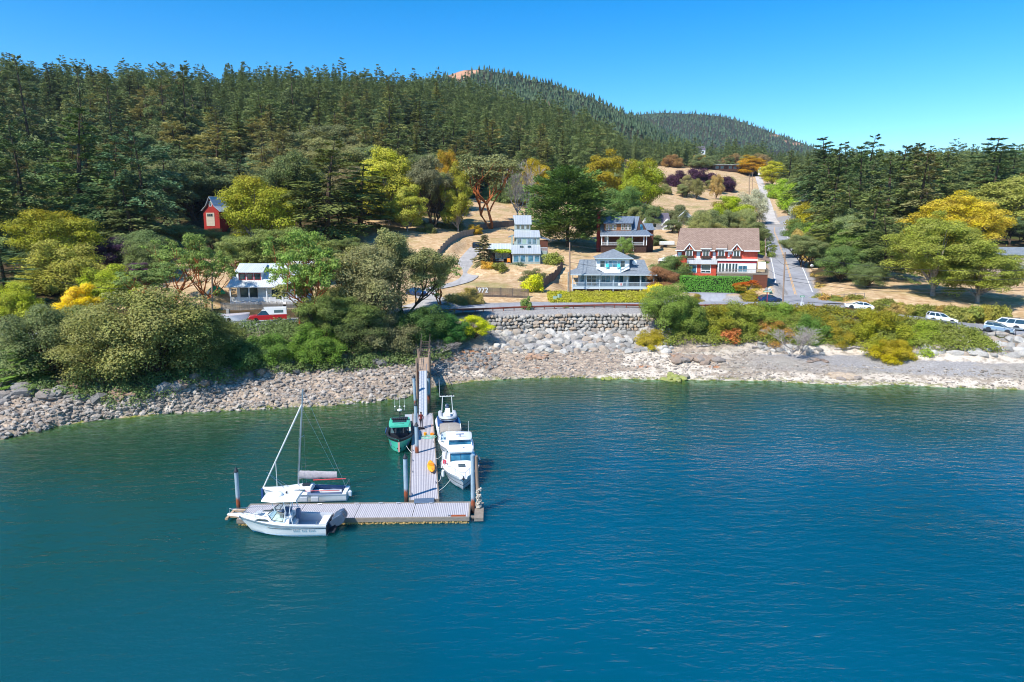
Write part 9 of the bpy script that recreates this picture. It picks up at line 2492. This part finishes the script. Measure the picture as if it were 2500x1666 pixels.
 for s in (-1, 1):
  b = MB(); b.poly([(-2.4, s * .93, 1.5), (-1.0, s * .93, 1.5), (-1.0, s * .89, 1.95), (-2.4, s * .89, 1.95)], .01); b.build('window', M_('glass_dark'), cn)
 for x in (-1.8, 1.8):
  for s in (-1, 1): wheel(t, x, s * .88, .4, .26)
 for s in (-1, 1):
  b = MB(); b.box((2.85, s * .7, .85), (.12, .3, .2)); b.build('headlight', M_('lamp_clear'), t)
 # trailer boat, motorhome
 p = gp(572, 110); t = thing('covered_boat', 'low white boat hull on a trailer left of the red pickup', 'boat', (p.x, p.y, p.z + .3), R(8))
 H = Hull(5.0, 1.9, .9, 1.15, rake=.6); H.shell('hull', M_('white_gel'), t); H.deck('cover', M_('grey_canvas'), t, 0, .998, .25)
 b = MB(); b.bx(-2.6, 3.4, -.06, .06, -.25, -.15); b.build('trailer_frame', M_('steel'), t); wheel(t, -.6, -.8, .3); wheel(t, -.6, .8, .3)
 p = gp(755, 152); t = thing('motorhome', 'white motorhome with blue stripes behind the white porch house', 'vehicle', (p.x, p.y, p.z), R(4))
 b = MB(); b.bx(-3.9, 3.2, -1.2, 1.2, .5, 3.1); b.bx(3.2, 4.2, -1.1, 1.1, .5, 1.7); bd = b.build('body', M_('car_white'), t, bevel=.12)
 b = MB(); b.bx(-3.85, 3.15, -1.215, -1.2, 1.15, 1.4); b.bx(-3.85, 3.15, -1.215, -1.2, 1.55, 1.65); b.build('stripe', M_('car_blue'), bd)
 for x in (-3, -1, 1.2): win(t, x, x + 1.0, 2.0, 2.6, -1.2, 1, 1, 'dark_trim', 'glass_dark', fw=.04, proud=.03)
 for x in (-2.4, 3.1): wheel(t, x, -1.05, .42); wheel(t, x, 1.05, .42)
 p = gp(1628, 196); t = thing('covered_trailer', 'white covered trailer stacked with boards beside the red house', 'trailer', (p.x, p.y, p.z), 0)
 b = MB(); b.bx(-2, 2, -.9, .9, .6, 1.6); b.build('cover', M_('rope_white'), t, bevel=.15); b = MB(); b.bx(-2.2, 2.4, -.7, .7, .45, .6); b.build('frame', M_('dark_trim'), t); wheel(t, -.5, -.85, .32); wheel(t, -.5, .85, .32)

def build_poles():
 POLES = {}
 def pole(px, Y, top, r, label, arm=False, lamp=False, guy=None, name='utility_pole', pxt=None):
  p = gp(px, Y); zt = CAM_Z + _ray(pxt or px, top)[1] * Y; h = zt - p.z
  xt = PX(pxt or px, Y, zt) - p.x
  t = thing(name, label, 'pole', (p.x, p.y, p.z))
  b = MB(); b.tube([(0, 0, -1), (0, 0, 0), (xt, 0, h)], r, 10, r1=r * .72); b.build('shaft', M_('wood_pole'), t, smooth=40)
  if arm:
   b = MB(); b.bx(xt - 1.1, xt + 1.1, -.16, -.06, h - .9, h - .76); am = b.build('crossarm', M_('wood_pole'), t)
   for x in (-1, -.4, .4, 1):
    b = MB(); b.lathe((xt + x, -.11, h - .76), [(.04, 0), (.06, .08), (.03, .16)], 8); b.build('insulator', M_('concrete'), am)
  if lamp:
   b = MB(); b.tube([(xt, -.1, h * .82), (xt + 1.0, -.6, h * .88), (xt + 2.0, -.9, h * .885)], .045, 6); a = b.build('lamp_arm', M_('steel'), t)
   b = MB(); b.box((xt + 2.15, -.95, h * .88), (.55, .25, .12)); b.build('lamp_head', M_('grey_gel'), a, bevel=.03)
  b = MB(); b.cyl((.28 * (1 if not lamp else -1), -.02, h * .62), (.28 * (1 if not lamp else -1), -.02, h * .62 + .7), .17, .17, 10)
  if arm or lamp: b.build('transformer', M_('concrete'), t)
  POLES[label] = (Vector((p.x + xt, p.y, zt)), p, h, t)
  return Vector((p.x + xt, p.y, zt)), p
 a, ap = pole(1391, 136.6, 592, .19, 'tall wooden pole left of the blue porch house', arm=False)
 b_, bp = pole(1911, 129.5, 616, .17, 'leaning reddish wooden pole standing at the junction in front of the hill road', pxt=1917)
 c, cp = pole(1869, 149, 583, .17, 'wooden pole with street lamp at the corner of the red house deck', lamp=True)
 d, dp = pole(1829, 292, 428, .22, 'tallest pale pole beside the upper hill road', arm=True)
 e, ep = pole(1855, 300, 498, .16, 'short grey pole where the lane leaves the hill road')
 f, fp = pole(518, 117.5, 668, .16, 'wooden pole in front of the white porch house at the left')
 g_, gp2 = pole(1837, 470, 420, .18, 'distant pole at the top of the lane', arm=True)
 h_, hp = pole(2640, 112, 650, .17, 'pole just outside the right edge carrying the shore wires', arm=True)
 b = MB(); q = ap; b.tube([(q.x - .35, q.y - .1, q.z - .3), (q.x - .35, q.y - .1, q.z + 4.6)], .13, 8)
 tag(b.build('stub_pole', M_('concrete')), 'short pale stub pole tied to the tall pole by the blue house', 'pole')
 def wire(p, q, sag, label, r=.028):
  p = Vector(p); q = Vector(q); pts = [p.lerp(q, i / 16) - Vector((0, 0, sag * 4 * (i / 16) * (1 - i / 16))) for i in range(17)]
  m = MB(); m.tube(pts, r, 4); tag(m.build('overhead_wire', M_('dark_trim')), label, 'wire', 'overhead wires')
 up = lambda z: Vector((0, 0, z))
 wire(a - up(.4), P(1530, 606, 182), .6, 'wire from the tall pole by the blue house to the brown house')
 wire(a - up(2.2), P(1512, 622, 176), .7, 'lower wire from the tall pole to the brown house')
 wire(a - up(3.9), c - up(6.2), 1.6, 'long wire sagging across the blue porch house roof and the hedge')
 wire(c - up(6.0), b_ - up(4.5), .3, 'short wire between the lamp pole and the junction pole')
 wire(c - up(1.0), b_ - up(2.4), .6, 'slanting wire from the lamp pole down to the junction pole')
 for z, s in ((.4, 1.6), (2.2, 1.9), (4.6, 1.7), (5.2, 1.8)): wire(b_ - up(z), h_ - up(z * .6), s, 'wire running right from the junction pole over the shore road', .03)
 wire(b_ - up(3.4), P(2160, 560, 200), 1.0, 'wire rising into the right-hand woods')
 wire(d - up(.9), g_ - up(.9), 1.2, 'wire along the lane in the field')
 wire(d - up(1.2), P(2010, 520, 270), 1.5, 'wire from the tall pale pole into the woods on the right', .03)
 wire(f - up(.3), P(330, 640, 150), 1.0, 'wire from the left pole through the madrones')
 wire(f - up(.9), P(150, 690, 112), 1.4, 'wire from the left pole towards the yellow maples')
 for k, (y0, y1, y2) in enumerate(((232, 244, 262), (237, 248, 268), (242, 252, 275))):
  q0, q1, q2 = P(330, y0, 372), P(470, y1, 372), P(540, y2, 372); wire(q0, q1, .3, 'pale power line above the forest, left span', .07); wire(q1, q2, .3, 'pale power line above the forest, right span', .07)
 q = P(470, 243, 372); z0 = g(q.x, q.y); t = thing('power_pole', 'brown power pole standing in the forest on the left slope', 'pole', (q.x, q.y, z0)); b = MB(); b.tube([(0, 0, -1), (0, 0, q.z - z0)], .25, 8); b.build('shaft', M_('wood_pole'), t); b = MB(); b.bx(-1.5, 1.5, -.1, .1, q.z - z0 - .8, q.z - z0 - .6); b.build('crossarm', M_('wood_pole'), t)
 # street signs
 def sign(px, Y, top, label, w=1.5, txt=None, stop=False):
  p = gp(px, Y); h = CAM_Z + _ray(px, top)[1] * Y - p.z
  t = thing('street_sign', label, 'sign', (p.x, p.y, p.z))
  b = MB(); b.bx(-.04, .04, -.04, .04, -.3, h); b.build('post', M_('white_trim' if w < 1 else 'red_paint'), t)
  b = MB(); b.bx(-w / 2, w / 2, -.06, -.045, h - .3, h); b.build('name_board', M_('sign_green'), t)
  b = MB()
  r = random.Random(int(px)); x = -w / 2 + .12
  while x < w / 2 - .15: ww = r.uniform(.05, .11); b.bx(x, x + ww, -.068, -.062, h - .22, h - .1); x += ww + .04
  b.build('lettering', M_('white_trim'), t)
  return t
 sign(1872, 128.0, 710, 'green street name sign on a red post at the junction', 1.6)
 s = sign(1957, 125.5, 722, 'small green street sign beside the guardrail', .8)
 def box_thing(px, Y, dims, mat, label, name, cat, rz=0, lid=True):
  p = gp(px, Y); t = thing(name, label, cat, (p.x, p.y, p.z), rz); b = MB(); b.bx(-dims[0] / 2, dims[0] / 2, -dims[1] / 2, dims[1] / 2, -.1, dims[2]); b.build('cabinet', M_(mat), t, bevel=.03)
  if lid: b = MB(); b.bx(-dims[0] / 2 - .03, dims[0] / 2 + .03, -dims[1] / 2 - .03, dims[1] / 2 + .03, dims[2] + .002, dims[2] + .08); b.build('lid', M_(mat), t, bevel=.02)
  return t
 box_thing(1355, 131.5, (.75, .6, 1.15), 'green_box', 'grey-green utility cabinet, left and squarer of the pair by the road', 'utility_box', 'utility box')
 box_thing(1366, 133.2, (.65, .6, 1.35), 'green_box', 'grey-green utility cabinet, right of the pair and set further back', 'utility_box', 'utility box', R(25))
 box_thing(541, 113, (1.0, .7, .75), 'green_box', 'low grey utility box by the road at the left', 'utility_box', 'utility box')
 box_thing(557, 114.5, (.5, .4, 1.0), 'concrete', 'narrow pale utility box against the left picket fence', 'utility_box', 'utility box')
 box_thing(1958, 125.2, (.55, .2, .6), 'white_trim', 'pale box at the foot of the small green street sign', 'sign_base', 'box')
 def mailbox(px, Y, label):
  p = gp(px, Y); t = thing('mailbox', label, 'mailbox', (p.x, p.y, p.z)); b = MB(); b.bx(-.05, .05, -.05, .05, -.2, 1.0); b.build('post', M_('wood_pole'), t); b = MB(); b.bx(-.3, .3, -.25, .25, 1.0, 1.35); b.cyl((0, -.25, 1.35), (0, .25, 1.35), .2, .2, 10); b.build('box', M_('white_trim'), t)
 mailbox(1981, 170, 'white mailbox on the right verge of the hill road'); mailbox(1878, 142, 'white marker box on a post beside the lamp pole')
 p = gp(1870, 133); t = thing('stop_sign', 'stop sign seen from behind next to the red post', 'sign', (p.x, p.y, p.z)); b = MB(); b.bx(-.04, .04, -.03, .03, -.2, 2.1); b.build('post', M_('wood_pole'), t); b = MB(); b.lathe((0, .06, 2.4), [(.38, 0), (.38, .01)], 8, axis='y'); b.build('plate', M_('concrete'), t)
 # camping things
 p = gp(527, 133); t = thing('tent', 'green and white dome tent on the bare yard at the left', 'tent', (p.x, p.y, p.z), R(20))
 b = MB(); b.loft([[Vector((x * (1.4 if abs(x) < 2 else 1), y, 0)) for x, y in ((-1.3, -1.1), (1.3, -1.1), (1.3, 1.1), (-1.3, 1.1))], [Vector((x, y, .9)) for x, y in ((-1.2, -.8), (1.2, -.8), (1.2, .8), (-1.2, .8))], [Vector((x, y, 1.6)) for x, y in ((-.4, -.3), (.4, -.3), (.4, .3), (-.4, .3))]], close=True); b.build('canvas', M_('tent_green'), t, bevel=.15)
 b = MB(); b.poly([(-1.85, -1.2, 0), (-.9, -1.2, 0), (-.75, -.9, .9), (-1.3, -.9, .8)], .02); b.build('door_flap', M_('rope_white'), t)
 p = gp(212, 134); t = thing('tarpaulin', 'bright blue tarpaulin hanging over something under the left conifers', 'tarpaulin', (p.x, p.y, p.z), 0)
 r = random.Random(1); b = MB(); b.loft([[Vector((-1.1 + .22 * i + r.uniform(-.05, .05), -.5 + r.uniform(-.15, .15), 0)) for i in range(10)], [Vector((-.9 + .19 * i, -.3 + r.uniform(-.1, .1), 1.2)) for i in range(10)], [Vector((-.7 + .15 * i, r.uniform(-.05, .05), 2.3)) for i in range(10)], [Vector((-.8 + .17 * i, .8, 1.0)) for i in range(10)]], cap=False)
 o = b.build('sheet', M_('tarp_blue'), t, smooth=60); o.modifiers.new('s', 'SOLIDIFY').thickness = .03
def build_forecourt():
 a = asphalt('forecourt_paving', '#8f9098', '#a3a4aa')
 pts = [gp(px, Y) for px, Y in ((1668, 139), (1800, 138.5), (1815, 136.5), (1775, 135.5), (1765, 133.5), (1775, 131), (1698, 131), (1712, 134), (1700, 136.3), (1668, 137.6))]
 n = 0; b = MB()
 # drape: fan of small quads
 xs = np.linspace(min(p.x for p in pts), max(p.x for p in pts), 60); ys = np.linspace(130.4, 139.2, 36)
 poly = [(p.x, p.y) for p in pts]; X, Y = np.meshgrid(xs, ys); zz = G(X.ravel(), Y.ravel()).reshape(X.shape) + .06
 ins = inpoly(X, Y, poly); idx = {}; vs = []; fs = []
 for i in range(len(ys) - 1):
  for j in range(len(xs) - 1):
   if ins[i:i + 2, j:j + 2].sum() >= 3:
    q = []
    for a_, c in ((i, j), (i, j + 1), (i + 1, j + 1), (i + 1, j)):
     if (a_, c) not in idx: idx[(a_, c)] = len(vs); vs.append((X[a_, c], Y[a_, c], zz[a_, c]))
     q.append(idx[(a_, c)])
    fs.append(tuple(q))
 me = bpy.data.meshes.new('forecourt'); me.from_pydata(vs, [], fs); me.materials.append(a); tag(link('forecourt', me), kind='structure')
def build_haze():
 t = NT('haze_air'); v = t.n('VolumePrincipled'); v.inputs['Color'].default_value = (.62, .78, 1.0, 1); v.inputs['Density'].default_value = .00005; v.inputs['Anisotropy'].default_value = .2
 t.l(v.outputs[0], t.out.inputs['Volume'])
 b = MB(); b.bx(-5200, 5200, -520, 4400, -14, 470); tag(b.build('haze', t.m), 'thin blue haze in the air in front of the far hills', 'haze', kind='stuff')
build_ground(); build_hills(); build_water(); build_roads()
make_tree_kinds(); build_forest(); build_planting()
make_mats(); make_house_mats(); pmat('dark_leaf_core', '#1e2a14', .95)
build_forecourt(); build_rocks(); build_dock(); build_boats()
build_blue_house(); build_red_house(); build_modern_house(); build_brown_house(); build_white_house(); build_barn(); build_small_houses()
hedge(1664, 1822, 138.0, 141.2, 12.45, 'tall clipped dark green hedge in front of the red house', '#4a7a2c', 5, rz=R(-15))
build_haze(); build_fences(); build_vehicles(); build_poles()
